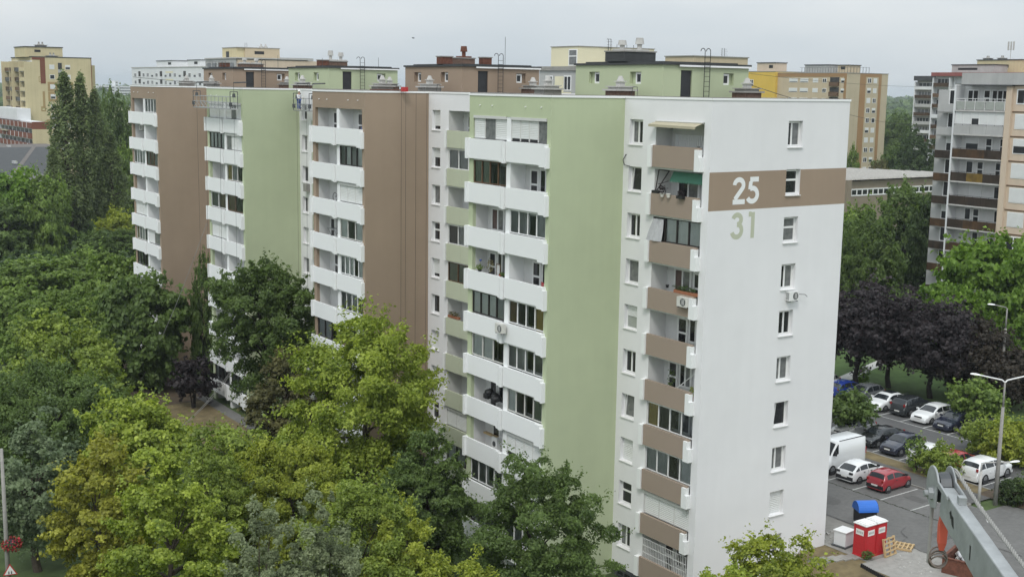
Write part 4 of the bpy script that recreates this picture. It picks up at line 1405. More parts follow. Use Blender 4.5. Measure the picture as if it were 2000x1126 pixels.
# ------------------------------------------------------------------ cars
PROFILES = {  # (fraction of length from the tail, height of the top line)
    'hatch': [(0, .52), (.012, .84), (.035, 1.0), (.15, 1.36), (.28, 1.45), (.46, 1.46), (.56, 1.38), (.745, .97), (.90, .83), (.975, .68), (1, .5)],
    'old_hatch': [(0, .5), (.012, .86), (.05, .97), (.19, 1.32), (.32, 1.40), (.48, 1.40), (.56, 1.34), (.73, .95), (.90, .80), (.98, .68), (1, .5)],
    'small': [(0, .5), (.012, .86), (.04, 1.0), (.12, 1.36), (.28, 1.43), (.50, 1.42), (.60, 1.33), (.82, .95), (.93, .80), (.98, .66), (1, .5)],
    'sedan': [(0, .52), (.01, .88), (.04, .99), (.14, 1.03), (.30, 1.38), (.42, 1.44), (.53, 1.43), (.61, 1.34), (.76, .97), (.91, .83), (.98, .66), (1, .5)],
    'suv': [(0, .62), (.012, 1.0), (.03, 1.14), (.10, 1.56), (.26, 1.66), (.50, 1.66), (.60, 1.55), (.75, 1.12), (.90, 1.02), (.98, .85), (1, .6)],
    'van': [(0, .6), (.004, 2.1), (.02, 2.35), (.10, 2.44), (.66, 2.46), (.72, 2.38), (.865, 1.42), (.95, 1.18), (.985, .9), (1, .55)]}
def car(loc, heading, ctype, L, W, paint, label, group=None, name='parked_car', cat='car', trim=False, grey_rack=False, hs=1.0, sunroof=False):
    t = thing(name, label, cat, (loc[0], loc[1], ZS + 0.03), heading, group)
    prof = [(f, z * hs) for f, z in PROFILES[ctype]]
    fx = np.array([p[0] for p in prof])
    fz = np.array([p[1] for p in prof])
    roof = fz.max()
    zb = {'van': 1.42, 'suv': 1.10}.get(ctype, 0.93) * hs
    hw = W / 2
    van = ctype == 'van'
    def top(f):
        return float(np.interp(f, fx, fz))
    def plan(f):
        e = min(f, 1 - f)
        k = 1 - 0.16 * max(0, 1 - e / 0.09) ** 2 - (0.04 if f > 0.7 else 0.02) * max(0, (abs(f - 0.5) - 0.25) / 0.25)
        return hw * k
    def ring(f):
        z = top(f)
        w = plan(f)
        b = min(zb, z - 0.05)
        lean = (0.06 if van else 0.24)
        wr = w * (0.965 - lean * min(1.0, max(0.0, (z - b - 0.05) / 0.5)))
        sh = min(0.72 * hs, b - 0.04)
        return [(w * 0.93, 0.20), (w * 0.985, 0.34), (w, min(0.52, sh - 0.02)), (w * 0.995, sh), (w * 0.965, b), (wr, z - 0.05), (wr * 0.86, z - 0.008), (0.0, z + 0.012)]
    fs = sorted(set(list(fx) + list(np.linspace(0, 1, 30))))
    V, F = [], []
    rings = []
    for f in fs:
        half = ring(f)
        pts = [(L * (f - 0.5), -y, z) for y, z in half] + [(L * (f - 0.5), y, z) for y, z in half[-2::-1]]
        rings.append(list(range(len(V), len(V) + len(pts))))
        V += pts
    for a, b in zip(rings[:-1], rings[1:]):
        for i in range(len(a) - 1):
            F.append((a[i], b[i], b[i + 1], a[i + 1]))
    F.append(tuple(rings[0]))
    F.append(tuple(rings[-1][::-1]))
    me = bpy.data.meshes.new('body')
    me.from_pydata(V, [], F)
    me.polygons.foreach_set('use_smooth', [True] * len(F))
    me.materials.append(MATS[paint])
    me.update()
    put(me, 'body', t)
    und = MB()
    und.box(-L * 0.46, L * 0.46, -hw * 0.9, hw * 0.9, 0.16, 0.30)
    und.build('underbody', 'trim_dark', t)
    # glass
    def side_pt(f, k, s, off=0.010):
        r_ = ring(f)
        (y0, z0), (y1, z1) = r_[4], r_[5]
        y = y0 + (y1 - y0) * k + off
        return (L * (f - 0.5), s * y, z0 + (z1 - z0) * k)
    def side_window(f0, f1, s):
        mb = MB()
        n = 6
        for i in range(n):
            a, b = f0 + (f1 - f0) * i / n, f0 + (f1 - f0) * (i + 1) / n
            q = [side_pt(a, .10, s), side_pt(b, .10, s), side_pt(b, .88, s), side_pt(a, .88, s)]
            mb.face(q if s < 0 else q[::-1])
        mb.build('side_window', 'car_glass', t)
    if ctype == 'sedan':
        segs = [(.225, .40), (.42, .69)]
    elif van:
        segs = [(.70, .835)]
    elif ctype == 'small':
        segs = [(.15, .36), (.39, .74)]
    else:
        segs = [(.09, .20), (.22, .43), (.45, .69)]
    for s in (-1, 1):
        for a, b in segs:
            side_window(a, b, s)
    def cross_glass(nm, fa, fb, ka=0.86, m='car_glass'):
        mb = MB()
        def P(f, u):
            r_ = ring(f)
            z = top(f)
            w = (r_[5][0] if z > zb + 0.1 else r_[4][0]) * ka
            d = Vector((0, 0, 0))
            return (L * (f - 0.5), u * w, z + 0.012 - 0.05 * abs(u) ** 3)
        n = 5
        for j in range(3):
            for i in range(n):
                u0, u1 = -1 + 2 * i / n, -1 + 2 * (i + 1) / n
                f0, f1 = fa + (fb - fa) * j / 3, fa + (fb - fa) * (j + 1) / 3
                mb.face([tuple(Vector(P(f0, u0)) + OFF), tuple(Vector(P(f1, u0)) + OFF), tuple(Vector(P(f1, u1)) + OFF), tuple(Vector(P(f0, u1)) + OFF)][::-1])
        mb.build(nm, m, t, smooth=True)
    OFF = Vector((0.015, 0, 0.02))
    if ctype == 'sedan':
        cross_glass('windscreen', .625, .745)
        OFF = Vector((-0.015, 0, 0.02))
        cross_glass('rear_window', .165, .285)
    elif van:
        cross_glass('windscreen', .735, .855)
    elif ctype == 'small':
        cross_glass('windscreen', .62, .80)
        OFF = Vector((-0.02, 0, 0.012))
        cross_glass('rear_window', .048, .113)
    else:
        cross_glass('windscreen', .575, .73)
        OFF = Vector((-0.02, 0, 0.012))
        f1 = {'suv': .092, 'old_hatch': .175}.get(ctype, .135)
        cross_glass('rear_window', .045, f1)
    # wheels
    rw = 0.36 if ctype in ('suv', 'van') else (0.28 if ctype in ('small', 'old_hatch') else 0.32)
    for fx_ in ((.19, .81) if ctype not in ('small', 'van') else ((.17, .86) if ctype == 'small' else (.2, .83))):
        for s in (-1, 1):
            x = L * (fx_ - 0.5)
            a = MB()
            a.cyl((x, s * (plan(fx_) - 0.10), rw), (x, s * (plan(fx_) + 0.004), rw + 0.02), rw + 0.055, rw + 0.055, 20)
            a.build('wheel_arch', 'trim_dark', t)
            w = MB()
            w.cyl((x, s * (plan(fx_) - 0.18), rw), (x, s * (plan(fx_) + 0.015), rw), rw, rw, 20)
            wo = w.build('wheel', 'rubber', t)
            r_ = MB()
            r_.cyl((x, s * (plan(fx_) + 0.012), rw), (x, s * (plan(fx_) + 0.022), rw), rw * 0.66, rw * 0.60, 14)
            r_.build('rim', 'rim', wo)
            h_ = MB()
            for q in range(5):
                an = q * 2 * math.pi / 5
                h_.box(x - 0.02 + rw * 0.36 * math.cos(an), x + 0.05 + rw * 0.36 * math.cos(an), min(s * (plan(fx_) + 0.0225), s * (plan(fx_) + 0.027)), max(s * (plan(fx_) + 0.0225), s * (plan(fx_) + 0.027)), rw - 0.03 + rw * 0.36 * math.sin(an), rw + 0.04 + rw * 0.36 * math.sin(an))
            h_.build('rim_opening', 'trim_dark', wo)
    # lights, plates, bumpers, mirrors
    zl = {'van': .95, 'suv': .80}.get(ctype, .60)
    for s in (-1, 1):
        lf = .955 if not van else .955
        m = MB()
        m.box(L * (lf - 0.5) - 0.12, L * (lf - 0.5) + 0.075, min(s * hw * .52, s * hw * .80), max(s * hw * .52, s * hw * .80), zl - 0.06, zl + 0.085)
        m.build('headlight', 'lamp_glass', t)
        m = MB()
        tz = {'van': (1.0, 1.5), 'suv': (1.0, 1.2), 'old_hatch': (.74, .88)}.get(ctype, (.80, .98))
        tw = .70 if ctype != 'old_hatch' else .5
        m.box(-L / 2 - 0.008, -L / 2 + 0.10, min(s * hw * tw, s * hw * .865), max(s * hw * tw, s * hw * .865), tz[0], tz[1])
        m.build('taillight', 'tail_red' if ctype != 'old_hatch' else 'trim_dark', t)
        m = MB()
        fm = .70 if not van else .80
        if ctype == 'small': fm = .74
        zm = zb + 0.08
        m.box(L * (fm - 0.5) - 0.06, L * (fm - 0.5) + 0.06, min(s * (hw * .95), s * (hw + 0.17)), max(s * (hw * .95), s * (hw + 0.17)), zm - 0.04, zm + (0.10 if not van else 0.3))
        m.build('mirror', paint if not (van or trim) else 'trim_dark', t)
    for e in (1, -1):
        m = MB()
        x = e * (L / 2 + 0.006)
        m.box(min(x, x + e * 0.02), max(x, x + e * 0.02), -0.26, 0.26, .46, .57)
        m.build('number_plate', 'plate', t)
        m = MB()
        h0, h1 = (.24, .42)
        if trim:
            h0, h1 = (.26, .54)
        m.box(min(e * (L / 2 - 0.30), e * (L / 2 + 0.004)), max(e * (L / 2 - 0.30), e * (L / 2 + 0.004)), -hw * (.87), hw * (.87), h0, h1)
        m.build('bumper', 'trim_dark' if (trim or van) else (paint if e > 0 else paint), t)
    g = MB()
    g.box(L / 2 - 0.03, L / 2 + 0.007, -hw * .42, hw * .42, .58, .70)
    g.build('grille', 'trim_dark', t)
    if grey_rack:
        for s in (-1, 1):
            m = MB()
            m.box(-L * .36, L * .03, s * hw * .62 - 0.02, s * hw * .62 + 0.02, roof + 0.03, roof + 0.07)
            m.build('roof_rail', 'trim_dark', t)
    if sunroof:
        m = MB()
        m.box(-L * .17, L * .02, -hw * .52, hw * .52, roof - 0.005, roof + 0.022)
        m.build('sunroof', 'car_glass', t)
    if van:
        m = MB()
        m.box(-L * 0.49, L * 0.20, -hw - 0.004, -hw + 0.02, .62, .70)
        m.box(-L * 0.49, L * 0.20, -hw * 0.985, -hw * 0.97, 1.70, 1.715)
        m.build('side_moulding', 'trim_dark', t)
        m = MB()
        for s in (-1, 1):
            m.box(-L * 0.49, L * 0.17, s * hw * .86 - 0.02, s * hw * .86 + 0.02, roof - 0.03, roof + 0.02)
        m.build('roof_gutter', 'trim_dark', t)
        m = MB()
        m.box(L * .168, L * .172, -hw * 1.004, -hw * .99, .5, 1.5)
        m.box(L * .36, L * .364, -hw * 1.0, -hw * .99, .5, 1.4)
        m.box(L * .2, L * .225, -hw * 1.02, -hw * .995, 1.15, 1.2)
        m.build('door_seam', 'trim_dark', t)
    else:
        m = MB()
        for f in ((.44, .70) if ctype != 'small' else (.375, .76)):
            for s in (-1, 1):
                y = plan(f)
                m.box(L * (f - .5), L * (f - .5) + 0.012, min(s * (y - 0.02), s * (y + 0.003)), max(s * (y - 0.02), s * (y + 0.003)), .40, .88)
        m.build('door_seam', 'trim_dark', t)
        m = MB()
        for f in ((.30, .50) if ctype != 'small' else (.42,)):
            for s in (-1, 1):
                y = plan(f)
                m.box(L * (f - .5), L * (f - .5) + 0.16, min(s * (y - 0.02), s * (y + 0.03)), max(s * (y - 0.02), s * (y + 0.03)), .78, .82)
        m.build('door_handle', paint if not trim else 'trim_dark', t)
    return t
GA = 'cars parked in the car park'
PI = math.pi
car((24.25, 5.45), R(3), 'small', 3.43, 1.63, 'car_red', 'small red hatchback parked at the end of the front row', GA, trim=True)
car((24.3, 8.05), R(3), 'old_hatch', 4.05, 1.69, 'car_white', 'old white hatchback with dark bumpers between the van and the red car', GA, trim=True)
car((24.6, 10.7), PI + R(2), 'van', 4.9, 1.95, 'car_white', 'white panel van parked beside the gable wall', GA, 'parked_van', 'van')
car((33.0, 16.2), PI + R(2), 'hatch', 4.2, 1.7, 'car_silver', 'light silver car half hidden under the small round tree', GA)
car((33.0, 13.35), PI + R(2), 'sedan', 4.4, 1.72, 'car_black', 'black saloon facing the white panel van', GA)
car((32.5, 10.85), PI + R(2), 'hatch', 3.75, 1.69, 'car_navy', 'dark navy small hatchback between the black saloon and the white coupe', GA, hs=1.03)
car((32.7, 8.15), R(2), 'hatch', 4.3, 1.78, 'car_white', 'white hatchback with its tail behind the leafy shrub', GA, hs=0.97)
car((32.6, 5.7), R(2), 'hatch', 4.1, 1.72, 'car_red', 'red car mostly hidden behind the shrub', GA)
car((32.5, 3.1), R(2), 'suv', 4.6, 1.8, 'car_white', 'white off-roader with red tail lights behind the crane arm', GA)
car((43.2, 29.0), PI + R(2), 'hatch', 4.2, 1.75, 'car_silver', 'silver grey car at the far left end beside the gable', GA)
car((43.6, 26.1), R(2), 'hatch', 4.3, 1.78, 'car_blue', 'bright blue car seen from behind next to the gable', GA, hs=0.98)
car((43.0, 23.45), PI + R(2), 'hatch', 4.2, 1.78, 'car_grey', 'grey compact van-like car facing the camera', GA, hs=1.1)
car((42.9, 20.7), PI + R(2), 'sedan', 4.64, 1.86, 'car_white', 'white saloon with a dark glass roof', GA, sunroof=True)
car((43.3, 18.3), R(2), 'suv', 4.3, 1.82, 'car_graphite', 'black off-roader with roof rails seen from behind', GA, grey_rack=True, hs=1.0)
car((42.8, 15.65), PI + R(2), 'hatch', 4.35, 1.8, 'car_white', 'white hatchback facing the camera in the back row', GA)
car((42.7, 13.1), PI + R(2), 'sedan', 4.7, 1.8, 'car_navy', 'dark blue estate facing the camera right of the white hatchback', GA)
car((43.0, 10.75), PI + R(2), 'sedan', 4.7, 1.78, 'car_black', 'black saloon with a chrome grille half behind the olive tree', GA)
car((112.0, 88.0), R(20), 'suv', 4.4, 1.8, 'car_white', 'white car far off between the tree trunks', None)

# ------------------------------------------------------------------ street lamps
def lamp_head(t, p, d, L=0.7):
    """flat luminaire from p in direction d"""
    d = Vector(d).normalized()
    p = Vector(p)
    s = d.cross(Vector((0, 0, 1)))
    mb = MB()
    sec = []
    for k, w, h in ((0, .06, .05), (.15, .12, .08), (.5, .15, .11), (.85, .12, .09), (1, .05, .04)):
        c = p + d * (L * k)
        sec.append([c + s * w, c + Vector((0, 0, h)), c - s * w, c - Vector((0, 0, h * .45))])
    for a, b in zip(sec[:-1], sec[1:]):
        for i in range(4):
            j = (i + 1) % 4
            mb.face([a[i], b[i], b[j], a[j]])
    mb.face(sec[0][::-1])
    mb.face(sec[-1])
    return mb.build('lamp_head', 'pvc_white', t, smooth=True)
def street_lamp(x, y, z, h, arms, label, r0=0.17, arm_len=1.6, concrete='concrete', rise=0.35, group='street lamps'):
    t = thing('street_lamp', label, 'street lamp', (x, y, z), 0, group)
    m = MB()
    m.cyl((0, 0, -0.3), (0, 0, h * .8), r0, r0 * .62, 10)
    m.cyl((0, 0, h * .8), (0, 0, h), r0 * .45, r0 * .35, 8)
    m.build('pole', concrete, t, smooth=True)
    for a in arms:
        d = Vector((math.cos(a), math.sin(a), 0))
        e = d * arm_len + Vector((0, 0, h + rise))
        am = MB()
        am.tube([(0, 0, h - 0.05), tuple(d * arm_len * .12 + Vector((0, 0, h + rise * .35))), tuple(e)], 0.05, 7)
        ao = am.build('arm', 'pvc_white' if len(arms) > 1 else concrete, t)
        lamp_head(t, e, d + Vector((0, 0, 0.08)), 0.72)
    return t
# arms lie across the line of sight: _rt is the camera's right, seen from above
ra = math.atan2(_rt.y, _rt.x)
street_lamp(27.6, -1.1, 2.0, 8.9, (ra + 0.25, ra + PI - 0.25), 'tall concrete lamp post with two white arms beside the car park')
street_lamp(27.0, -0.2, 2.0, 2.95, (ra + 0.05,), 'short lamp post with one arm and a white head in front of the white off-roader', 0.13, 2.0, 'concrete_pale', 0.05)
street_lamp(52.5, 15.6, 2.0, 9.2, (ra + PI + 0.1,), 'concrete lamp post with one arm in front of the purple trees', 0.17, 1.2)
street_lamp(3.5, 173.0, 0.3, 7.3, (ra + PI,), 'grey lamp post with one arm left of the poplars', 0.14, 1.7, 'galvanised', 0.1)
# ------------------------------------------------------------------ neighbouring buildings
def wbox(par, name, m, x0, x1, y0, y1, z0, z1):
    b = MB()
    b.box(x0, x1, y0, y1, z0, z1)
    return b.build(name, m, par)

def fwin(par, x, y, z, w, h, face, kindw='two', pm='pane_dark', fm='pvc_white', out=0.05, name='window'):
    """window on a wall facing west (-x) or south (-y); x,y,z is its lower middle on the wall plane"""
    if face == 'w':
        return window(par, (x - out, y, z), WEST, w, h, kindw, fm, pm, False, name)
    return window(par, (x, y - out, z), 0, w, h, kindw, fm, pm, False, name)

def roof_hut(par, x0, x1, y0, y1, z0, z1, m, slits=()):
    wbox(par, 'roof_hut', m, x0, x1, y0, y1, z0, z1)
    wbox(par, 'hut_roof', 'roof_dark', x0 - 0.2, x1 + 0.2, y0 - 0.2, y1 + 0.2, z1 + 0.002, z1 + 0.22)
    for face, c, z, w, h in slits:
        if face == 'w':
            wbox(par, 'roof_louvre', 'slit_dark', x0 - 0.03, x0 - 0.001, c - w / 2, c + w / 2, z, z + h)
        else:
            wbox(par, 'roof_louvre', 'slit_dark', c - w / 2, c + w / 2, y0 - 0.03, y0 - 0.001, z, z + h)

def far_vent(par, x, y, z, s=1.0):
    b = MB()
    b.box(x - 1.4 * s, x + 1.4 * s, y - 1.2 * s, y + 1.2 * s, z, z + 0.5 * s)
    b.box(x - 1.7 * s, x + 1.7 * s, y - 1.5 * s, y + 1.5 * s, z + 0.501 * s, z + 0.62 * s)
    for dx in (-0.5, 0.5):
        b.cyl((x + dx * s, y, z + 0.62 * s), (x + dx * s, y, z + 1.0 * s), 0.62 * s, 0.25 * s, 8)
        b.cyl((x + dx * s, y, z + 1.0 * s), (x + dx * s, y, z + 1.5 * s), 0.22 * s, 0.26 * s, 8)
    b.build('vent_stack', 'concrete', par)

# cream tower at the far left
tw = thing('tower_block', 'cream tower block with small brown squares behind the poplars at the far left', 'apartment building')
x0, y0 = 39.2, 321.2
wbox(tw, 'wall', 'tower_cream', x0 + 0.2, 55.9, y0, y0 + 26, 0, 36.9)
wbox(tw, 'wall', 'tower_cream', 55.902, 57.4, y0 + 2, y0 + 24, 0, 35.0)
wbox(tw, 'roof_edge', 'roof_dark', x0, 56.0, y0 - 0.08, y0 + 26, 36.902, 37.15)
wbox(tw, 'red_stripe', 'brick_red', x0 + 0.0, x0 + 3.6, y0 - 0.06, y0 - 0.003, 36.2, 36.88)
wbox(tw, 'red_stripe', 'brick_red', x0 + 2.2, x0 + 3.6, y0 - 0.06, y0 - 0.003, 29.5, 36.198)
wbox(tw, 'wall_strip', 'brick_red', 55.72, 55.9, y0 - 0.05, y0 - 0.003, 27.0, 36.9)  # narrow brick red strip on the wall face
wbox(tw, 'ochre_stripe', 'tower_ochre', x0 + 2.6, x0 + 3.2, y0 - 0.05, y0 - 0.003, 22.5, 27.3)
wbox(tw, 'ochre_stripe', 'tower_ochre', 55.1, 55.7, y0 - 0.05, y0 - 0.003, 20.0, 26.5)
# recessed strip with narrow windows
for k in range(9):
    z = 33.6 - 2.8 * k
    wbox(tw, 'grey_panel', 'grey_panel', 46.35, 47.5, y0 - 0.04, y0 - 0.003, z - 0.9, z)
    fwin(tw, 46.92, y0, z, 1.1, 1.85, 's', 'two', fm='steel_dark')
    for xx, kk in ((44.65, ('shutter', 'single', 'shutter', 'half')[k % 4]), (49.1, ('half', 'shutter', 'shutter', 'half')[k % 4])):
        if k in (2, 3):
            wbox(tw, 'ochre_square', 'tower_ochre', xx - 1.35, xx + 1.35, y0 - 0.03, y0 - 0.003, z - 0.7, z + 2.0)
        fwin(tw, xx, y0, z, 1.4, 1.3, 's', kk)
def ring_square(x, z, w, h, t, m):
    b = MB()
    b.box(x, x + w, y0 - 0.04, y0 - 0.003, z, z + t)
    b.box(x, x + w, y0 - 0.04, y0 - 0.003, z + h - t, z + h)
    b.box(x, x + t, y0 - 0.04, y0 - 0.003, z + t, z + h - t)
    b.box(x + w - t, x + w, y0 - 0.04, y0 - 0.003, z + t, z + h - t)
    b.build('painted_square', m, tw)
ring_square(40.9, 29.9, 1.1, 1.6, 0.14, 'tower_ochre')
ring_square(41.2, 21.6, 1.3, 1.4, 0.35, 'tower_ochre')
ring_square(42.6, 17.8, 1.6, 1.5, 0.4, 'tower_ochre')
ring_square(42.9, 11.8, 1.3, 1.6, 0.16, 'frame_dark')
ring_square(52.3, 29.0, 1.3, 1.2, 0.3, 'tower_ochre')
# balcony side facing left
wbox(tw, 'wall', 'inner_wall', x0 + 0.02, x0 + 0.198, y0 + 0.4, y0 + 26, 0, 36.0)
wbox(tw, 'wall', 'tower_cream', x0 - 2.2, x0 + 0.198, y0 - 0.002, y0 + 0.39, 0, 35.6)
for c in range(4):
    ya = y0 + 0.4 + c * 6.2
    wbox(tw, 'balcony_wall', 'tower_cream', x0 - 2.2 - 0.8 * (c % 2), x0 + 0.0, ya + 5.9, ya + 6.2, 0, 35.8)
    for k in range(12):
        z = 33.0 - 2.8 * k
        wbox(tw, 'balcony_slab', 'concrete_pale', x0 - 2.0, x0 + 0.0, ya, ya + 5.898, z - 0.2, z)
        wbox(tw, 'balcony_parapet', ('frame_brown', 'steel_dark', 'rust_parapet')[(k + c) % 3] if c or k > 6 else 'tower_cream', x0 - 2.14, x0 - 2.002, ya, ya + 5.898, z - 0.05, z + 1.0)
        fwin(tw, x0 + 0.02, ya + 2.8, z + 0.3, 3.0, 2.0, 'w', 'three')
roof_hut(tw, 38.2, 48.6, y0 + 3, y0 + 16, 37.0, 39.8, 'tower_cream', [('s', 41.6, 38.4, 1.7, 0.7)])
far_vent(tw, 44.0, y0 + 9, 40.0, 1.0)
far_vent(tw, 45.2, y0 + 1.4, 36.9, 0.95)
# low terrace building in front of the tower
lo = thing('low_block', 'low white and brick balcony block at the foot of the cream tower', 'apartment building')
lx = 32.9
wbox(lo, 'wall', 'far_white', lx + 1.6, lx + 4.6, 297.5, 345, 0, 19.2)
wbox(lo, 'wall', 'tower_cream', lx, lx + 4.7, 297.1, 297.498, 0, 17.4)
wbox(lo, 'attic_band', 'brick_red', lx, lx + 4.7, 297.1, 297.498, 17.402, 19.4)
for k in range(6):
    z = 17.6 - 2.8 * k
    wbox(lo, 'balcony_parapet', 'brick_red', lx - 0.1, lx + 0.05, 297.5, 344, z + 0.0, z + 1.5)
    wbox(lo, 'balcony_slab', 'concrete_pale', lx + 0.052, lx + 1.6, 297.5, 344, z - 0.2, z)
    for j in range(9):
        fwin(lo, lx + 1.6, 300.6 + j * 4.9, z - 2.2, 3.8, 1.9, 'w', 'four', 'pane_curtain' if (j + k) % 2 else 'pane_dark')
        if j:
            wbox(lo, 'balcony_fin', 'far_white', lx - 0.14, lx - 0.102, 297.9 + j * 4.9, 298.3 + j * 4.9, z + 0.0, z + 1.5)
wbox(lo, 'awning', 'awning_cream', lx - 0.7, lx + 0.05, 325, 333, 16.0, 16.3)
wbox(lo, 'wall', 'far_white', lx + 0.8, lx + 4.6, 318, 345, 19.22, 22.5)
# dark roofed hall
dh = thing('dark_roofed_hall', 'low hall with a wide dark grey roof behind the trees at the left edge', 'hall')
def dzr(y):
    return 14.0
b = MB()
b.face([(-22, 187, 13.4), (10.8, 187, 13.4), (33.0, 272, 14.0), (12, 272, 14.0)])
b.build('roof', 'roof_dark', dh)
b = MB()
b.face([(12, 272, 14.0), (33.0, 272, 14.0), (36.0, 296, 13.6), (20, 296, 13.6)])
b.build('roof', 'roof_felt', dh)
b = MB()
b.face([(-22, 187, 0), (10.8, 187, 0), (10.8, 187, 13.4), (-22, 187, 13.4)])
b.face([(10.8, 187, 0), (33, 272, 0), (33, 272, 14.0), (10.8, 187, 13.4)])
b.face([(33, 272, 0), (36, 296, 0), (36, 296, 13.6), (33, 272, 14)])
b.build('wall', 'grey_panel', dh)
b = MB()
b.face([(3.4, 187.2, 13.45), (4.3, 187.2, 13.45), (27.8, 272, 14.05), (26.8, 272, 14.05)])
b.build('roof_strip', 'roof_felt', dh)
for (x, y) in ((0.5, 205), (9.3, 212), (22, 276)):
    wbox(dh, 'skylight', 'lamp_glass', x, x + .7, y, y + 1.8, 13.75, 14.25)
# white block on the skyline
wb = thing('white_block', 'white apartment block with two roof huts on the skyline at the left', 'apartment building')
wx = 108.2
wbox(wb, 'wall', 'far_white', wx, wx + 14, 372, 452, 0, 35.8)
wbox(wb, 'roof_edge', 'concrete_pale', wx - 0.2, wx + 14, 371.8, 452.2, 35.802, 36.1)
for k in range(5):
    z = 32.3 - 2.8 * k
    for j in range(15):
        y = 374.5 + j * 5.2
        if j % 5 == 3:
            wbox(wb, 'recess_panel', 'loggia_shade', wx - 0.06, wx - 0.002, y - 1.3, y + 1.3, z - 0.2, z + 2.2)  # flat panel on the wall; the loggia's shade is in its colour
            wbox(wb, 'balcony_parapet', 'far_white', wx - 0.3, wx - 0.062, y - 1.4, y + 1.4, z - 0.9, z + 0.2)
        else:
            fwin(wb, wx, y, z, 2.6, 1.5, 'w', ('two', 'half', 'three')[(j + k) % 3], 'pane_curtain' if (j * k) % 3 == 1 else 'pane_dark')
    wbox(wb, 'yellow_panel', 'pale_yellow', wx - 0.03, wx - 0.001, 402.6, 411.0, z + 1.52, z + 2.1)
roof_hut(wb, wx + 1, wx + 8, 406, 424, 36.1, 38.3, 'far_white', [('w', 409, 36.9, 3.4, 0.9)])
roof_hut(wb, wx + 1, wx + 8, 377, 389.5, 36.1, 38.3, 'far_white', [('w', 381, 36.9, 3.4, 0.9)])
# beige block with roof storey, left of the middle
bl = thing('beige_roof_block', 'beige block whose roof storey shows above the far brown penthouse', 'apartment building')
wbox(bl, 'wall', 'grey_panel', 48.1, 64, 190, 207, 0, 35.4)
wbox(bl, 'wall', 'grey_panel', 58, 69, 198, 204, 0, 36.0)
wbox(bl, 'wall', 'peach_wall', 48.3, 66, 189.4, 189.998, 30, 35.2)
wbox(bl, 'roof_edge', 'concrete_pale', 47.9, 64.2, 189.2, 207.2, 35.402, 35.65)
for j in range(5):
    wbox(bl, 'recess_panel', 'pane_curtain', 48.04, 48.098, 191 + 3.2 * j, 193.2 + 3.2 * j, 33.0, 34.6)
wbox(bl, 'roof_hut', 'tower_cream', 50.5, 59.8, 195.4, 203.4, 35.66, 37.7)
wbox(bl, 'roof_hut', 'beige_wall', 52.2, 59.9, 195.1, 195.398, 35.66, 37.72)
wbox(bl, 'roof_louvre', 'slit_dark', 54.3, 56.4, 195.05, 195.098, 36.5, 37.1)
wbox(bl, 'roof_door', 'door_dark', 50.44, 50.498, 199.6, 201.2, 35.7, 37.0)
wbox(bl, 'hut_roof', 'concrete', 50.4, 60.0, 195.0, 203.5, 37.722, 37.85)
for dx in (58.0, 57.0):
    a = MB()
    a.cyl((dx, 198, 37.85), (dx, 198, 38.2), 0.5, 0.45, 8)
    a.cyl((dx, 198, 38.2), (dx, 198, 38.7), 0.25, 0.12, 8)
    a.build('vent_cowl', 'concrete_pale', bl)
for dx in (52.6, 53.0):
    a = MB()
    a.tube([(dx, 196, 37.8), (dx, 196, 38.8)], 0.04, 4)
    a.build('aerial', 'steel_dark', bl)
# pale yellow roof storey and grey loggia storey right behind the middle of the long block
cy = thing('pale_yellow_block', 'pale yellow rooftop storey with a tall window behind the green penthouse', 'apartment building')
wbox(cy, 'wall', 'grey_panel', 42.4, 57, 66, 76, 0, 32.6)
wbox(cy, 'roof_edge', 'concrete', 42.2, 57.1, 65.9, 76.2, 32.602, 33.1)
wbox(cy, 'wall_panel', 'pale_yellow', 42.3, 42.398, 70.9, 72.6, 28.5, 31.9)
for yy in (73.9, 70.1):
    fwin(cy, 42.4, yy, 30.2, 1.5, 1.8, 'w', 'two')
    wbox(cy, 'balcony_parapet', 'pale_yellow', 42.1, 42.3, yy - 0.9, yy + 0.9, 29.1, 30.0)
wbox(cy, 'roof_hut', 'pale_yellow', 44.0, 56.0, 70.2, 75.8, 33.1, 35.5)
wbox(cy, 'hut_roof', 'concrete', 43.9, 56.1, 70.1, 75.9, 35.502, 35.58)
fwin(cy, 44.0, 71.25, 33.2, 1.75, 2.0, 'w', 'split', 'pane_curtain')
wbox(cy, 'roof_door', 'door_dark', 49.9, 50.6, 70.13, 70.198, 33.1, 34.4)
wbox(cy, 'roof_door', 'grey_panel', 50.62, 51.2, 69.7, 70.198, 33.1, 34.4)
wbox(cy, 'roof_louvre', 'slit_dark', 52.9, 53.3, 70.15, 70.198, 33.8, 34.3)
wbox(cy, 'yellow_panel', 'yellow_wall', 54.3, 55.4, 70.15, 70.198, 33.6, 34.3)
lad = MB()
for s in (48.35, 48.75):
    lad.tube([(s, 69.9, 33.1), (s, 69.9, 36.5), (s - 0.25, 69.9, 36.5)], 0.035, 5)
for q in range(8):
    lad.tube([(48.1, 69.9, 33.4 + q * 0.4), (48.95, 69.9, 33.4 + q * 0.4)], 0.018, 4)
lad.build('roof_ladder', 'ladder_dark', cy)
for dx in (51.4, 53.0, 54.1):
    a = MB()
    a.tube([(dx, 72, 35.5), (dx, 72, 36.0)], 0.03, 4)
    a.build('aerial', 'steel_dark', cy)
